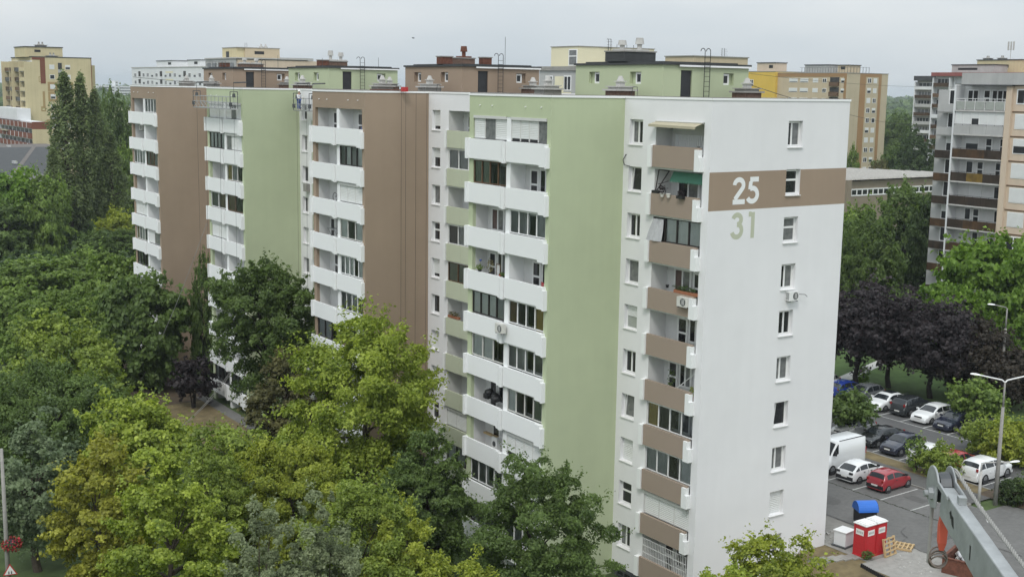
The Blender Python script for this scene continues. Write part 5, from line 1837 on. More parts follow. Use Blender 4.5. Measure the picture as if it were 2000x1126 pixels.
# beige roof storey behind the ladder of the near green penthouse
b2 = thing('beige_rooftop', 'beige rooftop storey on the skyline right of the hooped ladder', 'apartment building')
wbox(b2, 'wall', 'grey_panel', 124.3, 138, 138, 146, 0, 34.5)
wbox(b2, 'roof_hut', 'beige_wall', 124.2, 139.4, 137.4, 146, 34.5, 37.2)
wbox(b2, 'hut_roof', 'concrete', 124.0, 139.6, 137.2, 146.2, 37.202, 37.4)
a = MB()
for dx in (133.0, 133.7):
    a.tube([(dx, 138.5, 37.3), (dx, 138.5, 39.1)], 0.05, 5)
for q in range(4):
    a.tube([(132.7, 138.5, 37.7 + 0.4 * q), (134.6 - 0.3 * (q % 2), 138.5, 37.7 + 0.4 * q)], 0.03, 4)
a.build('aerial', 'steel_dark', b2)
# yellow and beige long block on the right
bg = thing('beige_block', 'long beige block with ochre stripes and a bright yellow end right of the green penthouse', 'apartment building')
bx, by = 226.4, 185.7
wbox(bg, 'wall', 'beige_wall', bx, 243.9, by + 0.1, 212, 0, 35.8)
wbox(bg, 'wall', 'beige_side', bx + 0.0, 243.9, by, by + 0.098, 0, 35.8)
wbox(bg, 'roof_edge', 'concrete', bx - 0.1, 244.1, by - 0.1, 212, 35.802, 35.98)
wbox(bg, 'attic_band', 'ochre_stripe', bx - 0.06, bx - 0.001, by + 0.1, 212, 34.75, 35.8)
wbox(bg, 'ochre_stripe', 'ochre_stripe', bx - 0.05, bx - 0.001, by + 0.1, by + 1.0, 0, 34.748)
wbox(bg, 'ochre_stripe', 'ochre_stripe', 231.9, 234.4, by - 0.04, by - 0.001, 0, 35.8)
wbox(bg, 'ochre_stripe', 'ochre_stripe', 239.9, 241.1, by - 0.04, by - 0.001, 0, 35.8)
wbox(bg, 'ochre_stripe', 'ochre_stripe', 234.402, 239.898, by - 0.04, by - 0.001, 34.9, 35.8)
for k in range(11):
    z = 33.15 - 2.8 * k
    fwin(bg, 235.9, by, z, 1.6, 1.45, 's', ('two', 'half', 'shutter', 'two')[k % 4])
    fwin(bg, 238.4, by, z, 1.5, 1.4, 's', ('shutter', 'shutter', 'two', 'half', 'single')[k % 5])
    if k < 5:
        for yy, ww, kk in ((205.7, 3.3, 'slit'), (201.5, 3.1, 'slit'), (197.2, 2.0, 'shutter'), (193.8, 1.5, 'two'), (187.1, 1.3, 'half')):
            fwin(bg, bx, yy, z, ww, 1.2, 'w', kk)
        wbox(bg, 'recess_panel', 'loggia_shade', bx - 0.05, bx - 0.002, 188.4, 191.8, z - 0.9, z + 1.5)  # no real recess: a flat panel coloured as dark as the shaded loggia
        wbox(bg, 'balcony_parapet', 'frame_brown', bx - 0.6, bx - 0.052, 188.5, 191.7, z - 1.0, z + 0.2)
wbox(bg, 'wall', 'yellow_wall', bx - 1.0, 243.9, 212.02, 224, 0, 36.2)
wbox(bg, 'roof_edge', 'concrete', bx - 1.1, 244, 212.0, 224.1, 36.202, 36.4)
fwin(bg, bx - 1.0, 221.8, 32.0, 1.6, 1.9, 'w', 'two')
roof_hut(bg, 228, 238, 194, 203, 36.0, 38.1, 'grey_panel', [])
roof_hut(bg, 229, 234, 187.6, 191.5, 36.0, 38.0, 'beige_wall', [('w', 189.6, 36.9, 1.6, 0.8)])
roof_hut(bg, 226.2, 231, 213, 220.5, 36.4, 38.8, 'peach_wall', [('w', 214.8, 37.3, 1.6, 0.9)])
rl = MB()
for q in range(18):
    yy = 186.2 + q * 1.0
    rl.tube([(227.0, yy, 36.0), (227.0, yy, 37.4)], 0.05, 4)
for q in range(8):
    rl.tube([(227.0 + q * 1.3, 186.2, 36.0), (227.0 + q * 1.3, 186.2, 37.6)], 0.06, 4)
rl.tube([(227.0, 186.2, 37.4), (227.0, 204, 37.4)], 0.05, 4)
rl.tube([(227.0, 186.2, 37.5), (236.2, 186.2, 37.5)], 0.05, 4)
rl.build('railing', 'steel_dark', bg)
# brown hall
hl = thing('brown_hall', 'flat roofed brown hall with a strip of windows right of the white gable', 'hall')
wbox(hl, 'wall', 'hall_brown', 150.2, 186, 118.0, 140, 0, 12.6)
wbox(hl, 'wall', 'hall_brown', 149.0, 150.198, 117.2, 140, 0, 12.9)
b = MB()
b.face([(149.0, 117.2, 12.95), (187.3, 117.2, 12.95), (187.3, 125.5, 13.0), (179.0, 143.5, 13.0), (149.0, 143.5, 13.0)])
b.build('roof', 'hall_roof', hl)
rb_ = MB()
for q in range(26):
    x = 150 + q * 1.45
    ymax = min(143, 143.5 - max(0, (x - 179)) * 2.1)
    rb_.box(x, x + 0.25, 117.3, ymax, 13.0, 13.22)
kind(rb_.build('roof_rib', 'concrete_pale', hl), 'stuff')
b = MB()
b.box(151.0, 181.0, 117.9, 117.998, 9.55, 9.68)
b.box(151.0, 181.0, 117.9, 117.998, 10.92, 11.05)
b.build('window_band', 'pvc_white', hl)
for q in range(18):
    fwin(hl, 151.9 + q * 1.66, 118.0, 9.7, 1.6, 1.2, 's', 'one', out=0.06)
b = MB()
b.cyl((176.6, 117.5, 6.2), (176.6, 117.95, 6.2), 0.8, 0.8, 14)
b.build('white_tank', 'far_white', hl)
# near balcony block at the right edge
nb = thing('balcony_block', 'peach and white balcony block with rusty parapets at the right edge', 'apartment building')
nx = 74.0
wbox(nb, 'wall', 'inner_wall', nx + 1.5, nx + 14, 32.2, 38.4, 0, 31.6)
wbox(nb, 'wall', 'peach_wall', nx + 0.0, nx + 14, 31.3, 32.0, 0, 31.6)
wbox(nb, 'wall', 'peach_wall', nx + 0.35, nx + 14, 20, 31.298, 0, 31.5)
wbox(nb, 'wall', 'far_white', nx - 0.05, nx + 2.0, 38.4, 38.62, 0, 31.6)
wbox(nb, 'wall', 'grey_panel', nx + 3.0, nx + 14, 38.622, 43.0, 0, 31.0)
wbox(nb, 'attic_band', 'grey_panel', nx - 0.15, nx + 14, 20, 37.7, 31.602, 32.9)
wbox(nb, 'roof_edge', 'roof_dark', nx - 0.3, nx + 14, 31.2, 37.6, 31.45, 31.6)
PM = ['pvc_white', 'grey_panel', 'rust_parapet', 'rust_parapet', 'rust_parapet', 'rust_parapet', 'rust_parapet', 'rust_parapet', 'rust_parapet', 'rust_parapet', 'rust_parapet']
for k in range(11):
    z = 28.75 - 2.68 * k
    wbox(nb, 'balcony_slab', 'concrete_pale', nx - 0.1, nx + 1.5, 32.0, 38.4, z - 0.16, z)
    if k == 0:
        rb = MB()
        for q in range(6):
            y = 32.05 + q * 1.26
            rb.box(nx - 0.06, nx - 0.02, y - 0.025, y + 0.025, z, z + 1.25)
        rb.box(nx - 0.061, nx - 0.019, 32.0, 38.35, z + 1.251, z + 1.30)
        rb.box(nx - 0.061, nx - 0.019, 32.0, 38.35, z + 0.98, z + 1.02)
        rb.build('railing', 'pvc_white', nb)
        for q in range(5):
            wbox(nb, 'glass_panel', 'pane_blind', nx - 0.05, nx - 0.03, 32.12 + q * 1.26, 33.22 + q * 1.26, z + 0.1, z + 0.97)
    else:
        for q in range(3):
            o = wbox(nb, 'balcony_parapet', PM[k] if k < 2 else ('rust_dark', 'rust_parapet', 'rust_dark', 'rust_parapet', 'frame_brown', 'rust_dark', 'rust_dark')[(k * 3 + q * 2) % 7] if not (k == 3 and q == 1) else 'rust_yellow_lit', nx - 0.08, nx - 0.0, 32.02 + q * 2.12, 32.02 + q * 2.12 + 2.09, z + 0.0, z + 0.98)
        rb = MB()
        rb.box(nx - 0.06, nx - 0.02, 32.02, 38.36, z + 1.06, z + 1.10)
        for q in range(7):
            rb.box(nx - 0.055, nx - 0.025, 32.1 + q * 1.03, 32.14 + q * 1.03, z + 0.98, z + 1.06)
        rb.build('railing', 'steel_dark', nb)
    if k == 1:
        for q in range(6):
            fwin(nb, nx, 32.6 + q * 1.05, z + 1.0, 1.03, 1.5, 'w', 'shutter' if q != 3 else 'half', out=-0.1)
    else:
        V = [((33.4, 1.5, 'two'), (35.4, 0.9, 'door'), (37.2, 1.5, 'two')), None, ((32.9, 0.9, 'door'), (34.7, 0.9, 'door'), (36.9, 1.7, 'half')), ((33.3, 0.8, 'door'), (35.6, 0.9, 'door'), (37.0, 1.0, 'single')),
             ((33.2, 0.9, 'single'), (36, 1.6, 'shutter')), ((33.0, 0.8, 'single'), (35.7, 0.9, 'door'), (36.8, 0.9, 'single')), ((35.6, 0.9, 'door'), (33.6, 1.0, 'half')), ((36.9, 1.0, 'single'),), ((35, 1.2, 'two'),), ((35, 1.2, 'two'),), ((35, 1.2, 'two'),)][k]
        for yy, ww, kk in V:
            if kk == 'door':
                fwin(nb, nx + 1.5, yy, z + 0.1, ww, 2.2, 'w', 'split', name='balcony_door')
            else:
                fwin(nb, nx + 1.5, yy, z + 0.85, ww, 1.45, 'w', kk)
        if k == 0:
            fwin(nb, nx + 1.5, 34.4, z + 0.85, 0.8, 1.45, 'w', 'single')
    # peach bay with windows right of the balconies
    fwin(nb, nx + 0.35, 29.9, z + 0.75, 2.0, 1.65, 'w', ('two', 'shutter', 'half', 'shutter', 'shutter', 'shutter', 'two', 'two', 'shutter', 'two', 'two')[k])
    wbox(nb, 'wall_strip', 'frame_brown', nx + 0.28, nx + 0.348, 28.0, 31.29, z - 0.12, z + 0.0)  # thin brown strip on the peach wall at floor level
    # narrow balconies on the far side of the party wall
    fwin(nb, nx + 3.0, 40.7, z + 0.5, 1.6, 1.8, 'w', ('two', 'single', 'half')[k % 3])
    wbox(nb, 'balcony_parapet', ('rust_dark', 'rust_parapet')[k % 2] if k > 1 else 'grey_panel', nx + 1.9, nx + 2.0, 38.7, 42.2, z - 0.3, z + 0.6)
    wbox(nb, 'balcony_slab', 'concrete_pale', nx + 2.0, nx + 3.0, 38.7, 42.2, z - 0.42, z - 0.302)
# distant balcony blocks beyond
def far_balconies(b, X, ya, yb, ztop, zpitch, n, pal):
    for k in range(n):
        z = ztop - zpitch * k
        wbox(b, 'balcony_parapet', pal[k % len(pal)], X - 0.12, X, ya + 0.2, yb - 0.2, z, z + 1.0)
        wbox(b, 'balcony_slab', 'concrete_pale', X + 0.002, X + 1.4, ya, yb, z - 0.2, z - 0.002)
        fwin(b, X + 1.4, (ya + yb) / 2, z + 0.1, (yb - ya) * 0.86, 2.1, 'w', 'five' if (k % 3) else 'four', 'pane_curtain' if k % 2 else 'pane_dark')
    for y in (ya, yb):
        wbox(b, 'balcony_wall', 'far_white', X - 0.1, X + 1.4, y - 0.15, y + 0.148, 0, ztop + 2.4)
fa = thing('red_roof_block', 'distant white balcony block with red roof edge and brown parapets', 'apartment building')
wbox(fa, 'wall', 'far_white', 239.1, 252, 112, 165.7, 0, 35.2)
wbox(fa, 'roof_edge', 'red_roof', 237.3, 253, 112, 166.0, 35.202, 36.2)
far_balconies(fa, 237.7, 160.2, 165.5, 32.4, 2.8, 11, ['rust_parapet', 'frame_brown', 'rust_parapet', 'far_white'])
far_balconies(fa, 238.9, 155.6, 159.4, 32.4, 2.8, 11, ['grey_panel', 'frame_brown', 'frame_brown'])
roof_hut(fa, 242, 248, 150, 163, 36.2, 38.2, 'grey_panel', [('w', 158, 36.9, 6, 0.6)])
roof_hut(fa, 248, 258, 146, 159.5, 36.2, 39.6, 'tower_cream', [('w', 157, 37.6, 3.4, 0.7), ('w', 151.5, 37.6, 3.4, 0.7)])
far_vent(fa, 250, 157.6, 39.8, 0.7)
far_vent(fa, 250, 153.2, 39.8, 0.7)
a = MB()
a.tube([(252, 152.2, 39.6), (252, 152.2, 44.2)], 0.09, 6)
for dy in (-0.8, 0.0, 0.8):
    a.box(251.8, 252.1, 152.2 + dy - 0.16, 152.2 + dy + 0.16, 42.3, 44.6)
a.tube([(252, 151.2, 42.6), (252, 153.2, 42.6)], 0.05, 4)
a.build('mobile_mast', 'concrete_pale', fa)
a = MB()
a.tube([(252, 147.4, 39.6), (252, 147.4, 47.5)], 0.05, 5)
a.build('aerial', 'steel_dark', fa)
fb = thing('farthest_balcony_block', 'farthest pale balcony block beside the red roofed one', 'apartment building')
wbox(fb, 'wall', 'grey_panel', 290.6, 304, 195, 211.6, 0, 34.6)
wbox(fb, 'roof_edge', 'roof_dark', 288.9, 304, 195, 211.8, 34.602, 36.1)
far_balconies(fb, 289.2, 204.6, 211.4, 31.8, 2.8, 11, ['far_white', 'rust_parapet', 'grey_panel', 'rust_parapet', 'grey_panel'])
# low far buildings
cl = thing('far_cream_house', 'cream house wall far off above the trees left of the long block', 'house')
wbox(cl, 'wall', 'pale_yellow', 103.5, 112, 454, 470, 0, 19.9)
wbox(cl, 'roof', 'concrete', 103.3, 112.2, 453.8, 470.2, 19.902, 20.3)
hs = thing('red_tiled_house', 'house with a red tiled hip roof among the far trees', 'house')
wbox(hs, 'wall', 'pale_yellow', 443, 453.5, 339, 349, 0, 10.3)
b = MB()
P = [(442.4, 338.4), (454.1, 338.4), (454.1, 349.6), (442.4, 349.6)]
A, B_ = (446.5, 344, 14.4), (449.8, 344, 14.4)
b.face([(*P[0], 10.3), (*P[1], 10.3), B_, A])
b.face([(*P[1], 10.3), (*P[2], 10.3), B_])
b.face([(*P[2], 10.3), (*P[3], 10.3), A, B_])
b.face([(*P[3], 10.3), (*P[0], 10.3), A])
b.build('roof', 'tile_red', hs)
hp = thing('far_white_works', 'long white flat building far off under the skyline at the left', 'building')
for q, (xa, xb, z) in enumerate(((415, 437, 24.5), (437.2, 441.5, 31), (441.7, 470, 24))):
    wbox(hp, 'wall', 'far_white', xa, xb, 1585, 1600, 0, z)
    for r_ in range(4):
        wbox(hp, 'window_band', 'pane_curtain', xa + 1, xb - 1, 1584.9, 1584.99, z - 3.2 - 3.6 * r_, z - 1.6 - 3.6 * r_)
wh = thing('far_warehouse', 'pale warehouse far off left of the cream tower', 'building')
wbox(wh, 'wall', 'far_white', 120, 165, 1000, 1050, 0, 16)
# wooded plain and hills up to the horizon
def woods(name, seed, n, gen, s, m):
    rg = np.random.default_rng(seed)
    P = gen(rg, n)
    k = 46
    V = np.empty((n * k, 4, 3))
    tt = np.empty(n * k)
    d = rg.normal(size=(n * k, 3))
    d /= np.linalg.norm(d, axis=1)[:, None]
    d[:, 2] = np.abs(d[:, 2])
    R_ = np.repeat(P[:, 3], k)
    c = np.repeat(P[:, :3], k, 0) + d * (R_ * rg.uniform(0.6, 1.0, n * k))[:, None] * np.array([1, 1, 0.85])
    Nn = d + rg.normal(size=d.shape) * 0.5
    Nn /= np.linalg.norm(Nn, axis=1)[:, None]
    T = np.cross(Nn, rg.normal(size=d.shape))
    T /= np.linalg.norm(T, axis=1)[:, None]
    B = np.cross(Nn, T)
    L = (R_ * s * rg.uniform(0.6, 1.3, n * k))[:, None]
    V[:, 0] = c - T * L
    V[:, 1] = c + B * L * 0.8
    V[:, 2] = c + T * L
    V[:, 3] = c - B * L * 0.8
    tt = np.clip(np.repeat(rg.normal(0.45, 0.25, n), k) + rg.normal(0, 0.15, n * k), 0, 1)
    me = bpy.data.meshes.new(name)
    N = n * k
    me.vertices.add(N * 4)
    me.vertices.foreach_set('co', V.reshape(-1).astype(np.float32))
    me.loops.add(N * 4)
    me.loops.foreach_set('vertex_index', np.arange(N * 4, dtype=np.int32))
    me.polygons.add(N)
    me.polygons.foreach_set('loop_start', np.arange(0, N * 4, 4, dtype=np.int32))
    a = me.attributes.new('tint', 'FLOAT', 'FACE')
    a.data.foreach_set('value', tt.astype(np.float32))
    me.materials.append(MATS[m])
    me.update()
    return kind(put(me, name), 'stuff')
def wedge(a0, a1, d0, d1, r0, r1, hz):
    def gen(rg, n):
        a = np.radians(rg.uniform(a0, a1, n))
        d = np.sqrt(rg.uniform(d0 ** 2, d1 ** 2, n))
        r = rg.uniform(r0, r1, n)
        return np.stack([-47.55 + d * np.sin(a), -50.3 + d * np.cos(a), 2 + r * hz, r], 1)
    return gen
woods('distant_woods', 3, 900, wedge(6, 36, 480, 1500, 5, 9, 0.9), 0.28, 'leaf_dark')
woods('distant_woods', 4, 700, wedge(46, 62, 480, 1400, 5, 9, 0.8), 0.28, 'leaf_dark')
woods('distant_woods', 5, 900, wedge(4, 64, 1500, 3600, 10, 16, 0.6), 0.3, 'leaf_dark')
woods('undergrowth', 6, 160, wedge(10, 17, 212, 285, 2.0, 3.6, 0.5), 0.22, 'leaf_deep')
woods('undergrowth', 8, 90, wedge(11, 19, 150, 205, 1.2, 2.4, 0.4), 0.25, 'leaf_deep')
woods('undergrowth', 9, 110, wedge(51, 57.5, 150, 240, 1.5, 3.0, 0.5), 0.25, 'leaf_deep')
hz_ = MB()
for (x, y, w, h) in ((-600, 5600, 1500, 70), (900, 5400, 1400, 60), (2500, 5200, 1700, 55), (4200, 4300, 1700, 50), (5200, 2800, 1500, 55)):
    pass
# ------------------------------------------------------------------ galvanised hoist arm reaching out from the roof where the picture was taken
def basis(d):
    d = Vector(d).normalized()
    s = d.cross(Vector((0, 0, 1))).normalized()
    return d, s, s.cross(d)
arm_d, arm_s, arm_u = basis((math.sin(R(38.0)) * math.cos(R(4.2)), math.cos(R(38.0)) * math.cos(R(4.2)), math.sin(R(4.2))))
AT = Vector((-43.3899, -47.3315, 28.9567))
arm = thing('roof_hoist', 'galvanised steel hoist with rope and orange hook in the lower right foreground', 'hoist', tuple(AT))
def ap(a, s, u):
    return tuple(arm_d * a + arm_s * s + arm_u * u)
def taper_box(mb, a0, a1, s0, s1, top0, bot0, top1, bot1):
    P = [ap(a0, s0, bot0), ap(a0, s1, bot0), ap(a0, s1, top0), ap(a0, s0, top0), ap(a1, s0, bot1), ap(a1, s1, bot1), ap(a1, s1, top1), ap(a1, s0, top1)]
    i = len(mb.v)
    mb.v += P
    for q in ((0, 1, 2, 3), (7, 6, 5, 4), (0, 4, 5, 1), (1, 5, 6, 2), (2, 6, 7, 3), (3, 7, 4, 0)):
        mb.f.append(tuple(i + k for k in q))
        mb.m.append(0)
m = MB()
taper_box(m, -0.02, -3.2, 0.004, 0.056, 0.0, -0.125, 0.0, -0.34)
o = m.build('beam', 'galvanised', arm)
bv = o.modifiers.new('bevel', 'BEVEL')
bv.width = 0.006
bv.segments = 2
for s0, s1, sh in ((-0.012, -0.003, 0.0), (0.058, 0.066, 0.0)):
    mb = MB()
    out = []
    cx, cu, rr = 0.055, -0.030, 0.088
    for a in range(-96, 145, 12):
        out.append((cx + rr * math.cos(R(a)), cu + rr * math.sin(R(a))))
    out += [(-0.15, 0.016), (-0.15, -0.004), (-0.005, -0.004), (-0.005, -0.10)]
    n = len(out)
    i = len(mb.v)
    for s in (s0, s1):
        mb.v += [ap(a, s, u) for a, u in out]
    mb.f.append(tuple(range(i, i + n)))
    mb.f.append(tuple(range(i + 2 * n - 1, i + n - 1, -1)))
    for k in range(n):
        j = (k + 1) % n
        mb.f.append((i + k, i + n + k, i + n + j, i + j))
    mb.m += [0] * (n + 2)
    o = mb.build('cheek_plate', 'galvanised', arm)
    b_ = o.modifiers.new('bevel', 'BEVEL')
    b_.width = 0.0035
    b_.segments = 2
m = MB()
m.cyl(ap(0.05, 0.008, -0.03), ap(0.05, 0.050, -0.03), 0.060, 0.066, 24)
m.build('sheave', 'steel_dark', arm, smooth=False)
m = MB()
m.cyl(ap(0.045, -0.045, -0.055), ap(0.045, 0.0, -0.055), 0.014, 0.014, 10)
m.cyl(ap(0.045, -0.030, -0.055), ap(0.045, -0.010, -0.055), 0.026, 0.026, 6)
m.build('bolt', 'galvanised', arm)
m = MB()
# square end stop on the top of the beam
m = MB()
taper_box(m, -0.17, -0.20, 0.022, 0.052, 0.030, 0.001, 0.030, 0.001)
m.build('rope_stop', 'galvanised', arm)
m = MB()
pts = [ap(0.02 + 0.085 * math.cos(R(a)), 0.070, -0.03 + 0.085 * math.sin(R(a))) for a in range(0, 100, 10)]
pts += [ap(-0.3, 0.071, 0.036), ap(-1.4, 0.080, 0.026), ap(-3.1, 0.084, 0.02)]
for q in range(3):
    ph = q * 2.094
    tw = []
    for a, b in zip(pts[:-1], pts[1:]):
        a, b = Vector(a), Vector(b)
        L_ = (b - a).length
        n = max(2, int(L_ / 0.008))
        for k in range(n):
            c_ = a.lerp(b, k / n)
            s_ = (c_.length) * 110 + ph
            tw.append(tuple(c_ + arm_s * (0.0042 * math.cos(s_)) + arm_u * (0.0042 * math.sin(s_))))
    m.tube(tw, 0.0046, 5)
m.build('wire_rope', 'rope_pale', arm)
m = MB()
m.face([ap(-0.175, -0.0065 + 0.0095, -0.048), ap(-0.21, 0.003, -0.05), ap(-0.225, 0.003, -0.092), ap(-0.195, 0.003, -0.085)])
m.face([ap(-0.155, 0.003, -0.05), ap(-0.174, 0.003, -0.035), ap(-0.19, 0.003, -0.06), ap(-0.176, 0.003, -0.07)])
m.face([ap(-0.43, 0.003, -0.06), ap(-0.445, 0.003, -0.06), ap(-0.45, 0.003, -0.115), ap(-0.44, 0.003, -0.115)])
m.face([ap(-0.62, 0.003, -0.15), ap(-0.626, 0.003, -0.15), ap(-0.628, 0.003, -0.185), ap(-0.622, 0.003, -0.185)])
m.build('black_mark', 'black_plastic', arm)
m = MB()
m.cyl((0.075 * arm_d.x, 0.075 * arm_d.y, -0.07), (0.075 * arm_d.x, 0.075 * arm_d.y, -0.36), 0.0075, 0.0075, 8)
m.build('hoist_cable', 'rope_pale', arm)
hk = MB()
h0 = Vector(ap(0.0, 0.03, -0.14))
h0.z = -0.13
for z0, z1, w0, w1 in ((-0.005, -0.045, .010, .014), (-0.045, -0.115, .014, .013), (-0.115, -0.150, .013, .007)):
    i = len(hk.v)
    for z, w in ((z0, w0), (z1, w1)):
        for sx, sd in ((-1, -1), (1, -1), (1, 1), (-1, 1)):
            hk.v.append(tuple(h0 + arm_s * (sx * w * 1.25) + arm_d * (sd * w) + Vector((0, 0, z))))
    hk.f += [(i, i + 1, i + 5, i + 4), (i + 1, i + 2, i + 6, i + 5), (i + 2, i + 3, i + 7, i + 6), (i + 3, i, i + 4, i + 7), (i, i + 3, i + 2, i + 1), (i + 4, i + 5, i + 6, i + 7)]
    hk.m += [0] * 6
o = hk.build('hook_block', 'hook_orange', arm)
m = MB()
for q, (dz, rr, tl) in enumerate(((0, .034, .0), (-.004, .031, .5), (-.010, .037, -.5), (.003, .036, .9), (-.016, .032, -.9))):
    pts = []
    for a in range(0, 361, 15):
        v = arm_s * (rr * math.cos(R(a))) + Vector((0, 0, rr * math.sin(R(a)))) + arm_d * (tl * rr * 0.6 * math.sin(R(a)))
        pts.append(tuple(h0 + v + Vector((0, 0, -0.185 + dz)) - arm_s * 0.010))
    m.tube(pts, 0.0034, 6)
m.build('cable_loop', 'loop_steel', arm)

# ------------------------------------------------------------------ building site corner beside the gable
def toilet(x, y, rz, label):
    t = thing('portable_toilet', label, 'portable toilet', (x, y, ZS + 0.06), rz, 'red portable toilets')
    m = MB()
    m.box(-.46, .46, -.46, .46, 0.10, 2.02)
    m.box(-.475, -.40, -.475, -.40, 0.04, 2.06)
    m.box(.40, .475, -.475, -.40, 0.04, 2.06)
    m.box(-.475, -.40, .40, .475, 0.04, 2.06)
    m.box(.40, .475, .40, .475, 0.04, 2.06)
    m.box(-.5, .5, -.5, .5, 0.0, 0.10)
    m.build('cabin', 'toilet_red', t)
    m = MB()
    m.box(-.385, .385, -.476, -.461, .16, 1.94)
    for z in (.36, .82):
        m.box(-.36, .36, -.484, -.477, z, z + 0.03)
    m.build('door', 'toilet_red', t)
    m = MB()
    for z in (.42, .9, 1.38):
        m.box(-.476, -.461, -.34, .34, z, z + 0.03)
    m.build('side_rib', 'toilet_red', t)
    m = MB()
    m.box(-.52, .52, -.52, .52, 2.062, 2.12)
    m.box(-.44, .44, -.44, .44, 2.12, 2.19)
    m.box(-.30, .30, -.30, .30, 2.19, 2.225)
    m.build('roof', 'toilet_roof', t)
    for face in (0, 1):
        m = MB()
        g = MB()
        if face == 0:
            m.box(-.30, .30, -.490, -.4765, 1.42, 1.78)
            for q in range(4):
                g.box(-.235 + q * .125, -.145 + q * .125, -.494, -.4905, 1.53, 1.67)
        else:
            m.box(-.490, -.4765, -.30, .30, 1.42, 1.78)
            for q in range(4):
                g.box(-.494, -.4905, -.235 + q * .125, -.145 + q * .125, 1.53, 1.67)
        so = m.build('sign_plate', 'plate', t)
        g.build('faded_print', 'grey_panel', so)
    return t
toilet(11.98, -2.55, R(0), 'red portable toilet cabin nearer the white gable')
toilet(12.98, -2.55, R(0), 'red portable toilet cabin behind the leaning pallet')
bn = thing('waste_container', 'large black waste container with a rounded bright blue lid', 'container', (16.6, 1.25, ZS + 0.06), R(-28))
m = MB()
m.prism([(-.42, .12), (.42, .12), (.50, 1.0), (-.50, 1.0)], -.62, .62, axis='x')
m.build('body', 'black_plastic', bn)
m = MB()
n = 14
prof = [(.62 * math.cos(R(a)), .96 + .62 * math.sin(R(a))) for a in range(0, 181, 15)]
m.prism(prof, -.68, .68, axis='x')
m.build('lid', 'blue_plastic', bn)
m = MB()
m.prism([(.63 * math.cos(R(a)), .95 + .63 * math.sin(R(a))) for a in range(20, 161, 14)], .681, .70, axis='x')
m.build('lid_end', 'black_plastic', bn)
for sx in (-.5, .5):
    for sy in (-.35, .35):
        m = MB()
        m.cyl((sx - .03, sy, .08), (sx + .03, sy, .08), .08, .08, 10)
        m.build('castor', 'rubber', bn)
bx_ = thing('site_cabinet', 'square white metal cabinet left of the red toilets', 'cabinet', (12.25, -.72, ZS + 0.06), R(8))
m = MB()
m.box(-.48, .48, -.42, .42, .10, 1.0)
m.build('body', 'far_white', bx_)
m = MB()
m.box(-.54, .54, -.48, .48, 1.002, 1.05)
m.build('lid', 'pvc_white', bx_)
m = MB()
m.box(-.62, .62, -.52, .52, 0.0, .098)
m.build('pallet_base', 'steel_dark', bx_)
def pallet(name_label, loc, rot):
    t = thing('pallet', name_label, 'pallet', loc, 0, 'wooden pallets')
    t.rotation_euler = rot
    for q in range(5):
        m = MB()
        y = -.56 + q * .26
        m.box(-.6, .6, y, y + .10, .12, .142)
        m.build('slat', 'wood', t)
    for x in (-.55, 0, .55):
        m = MB()
        m.box(x - .05, x + .05, -.58, .58, .022, .12)
        m.build('bearer', 'wood', t)
    for x in (-.55, .55):
        m = MB()
        m.box(x - .05, x + .05, -.58, .58, 0.0, .0215)
        m.build('slat', 'wood', t)
    return t
pallet('wooden pallet lying flat on the pavement', (15.2, -3.05, ZS + 0.065), (0, 0, R(28)))
pallet('wooden pallet leaning upright against the red toilet', (13.35, -3.32, ZS + 0.60), (R(78), 0, R(6)))
# skip with rubble
sk = thing('rubble_skip', 'rusty open skip filled with rubble and white bags under the hoist arm', 'skip', (15.9, -7.3, ZS + 0.06), R(18))
m = MB()
m.box(-1.9, 1.9, -1.0, -.95, 0, .95)
m.box(-1.9, 1.9, .95, 1.0, 0, .95)
m.box(-1.9, -1.85, -.949, .949, 0, .95)
m.box(1.85, 1.9, -.949, .949, 0, .95)
m.box(-1.849, 1.849, -.949, .949, 0.0, .06)
m.box(-1.96, 1.96, -1.06, -.90, .951, 1.01)
m.box(-1.96, 1.96, .90, 1.06, .951, 1.01)
m.box(-1.96, -1.80, -.90, .90, .951, 1.01)
m.box(1.80, 1.96, -.90, .90, .951, 1.01)
m.build('shell', 'rust_metal', sk)
def lump(mb, c, r, seed, n=9):
    g = np.random.default_rng(seed)
    i = len(mb.v)
    rows = 6
    for a in range(rows + 1):
        for b in range(n):
            th, ph = math.pi * a / rows, 2 * math.pi * b / n
            k = r * (0.8 + 0.35 * g.random())
            mb.v.append((c[0] + k * math.sin(th) * math.cos(ph), c[1] + k * math.sin(th) * math.sin(ph), c[2] + 0.7 * k * math.cos(th)))
    for a in range(rows):
        for b in range(n):
            j = (b + 1) % n
            mb.f.append((i + a * n + b, i + a * n + j, i + (a + 1) * n + j, i + (a + 1) * n + b))
            mb.m.append(0)
rg_ = random.Random(3)
m = MB()
for q in range(46):
    lump(m, (rg_.uniform(-1.6, 1.6), rg_.uniform(-.75, .75), rg_.uniform(.35, .7)), rg_.uniform(.12, .3), q, 7)
kind(m.build('rubble', 'debris', sk), 'stuff')
for q, (x, y) in enumerate(((-.5, .2), (.1, -.2), (.6, .3), (-1.1, -.3))):
    m = MB()
    lump(m, (0, 0, 0), .38, 70 + q, 10)
    o = m.build('rubble_bag', 'cloth_white', None, None, 0, True)
    o.location = Vector((15.9, -7.3, ZS + 0.95)) + Matrix.Rotation(R(18), 3, 'Z') @ Vector((x, y, 0))
    tag(o, ['white rubble bag lying in the middle of the skip', 'white rubble bag at the near side of the skip', 'white rubble bag at the right end of the skip', 'white rubble bag at the left end of the skip'][q], 'bag', 'bags in the skip')
m = MB()
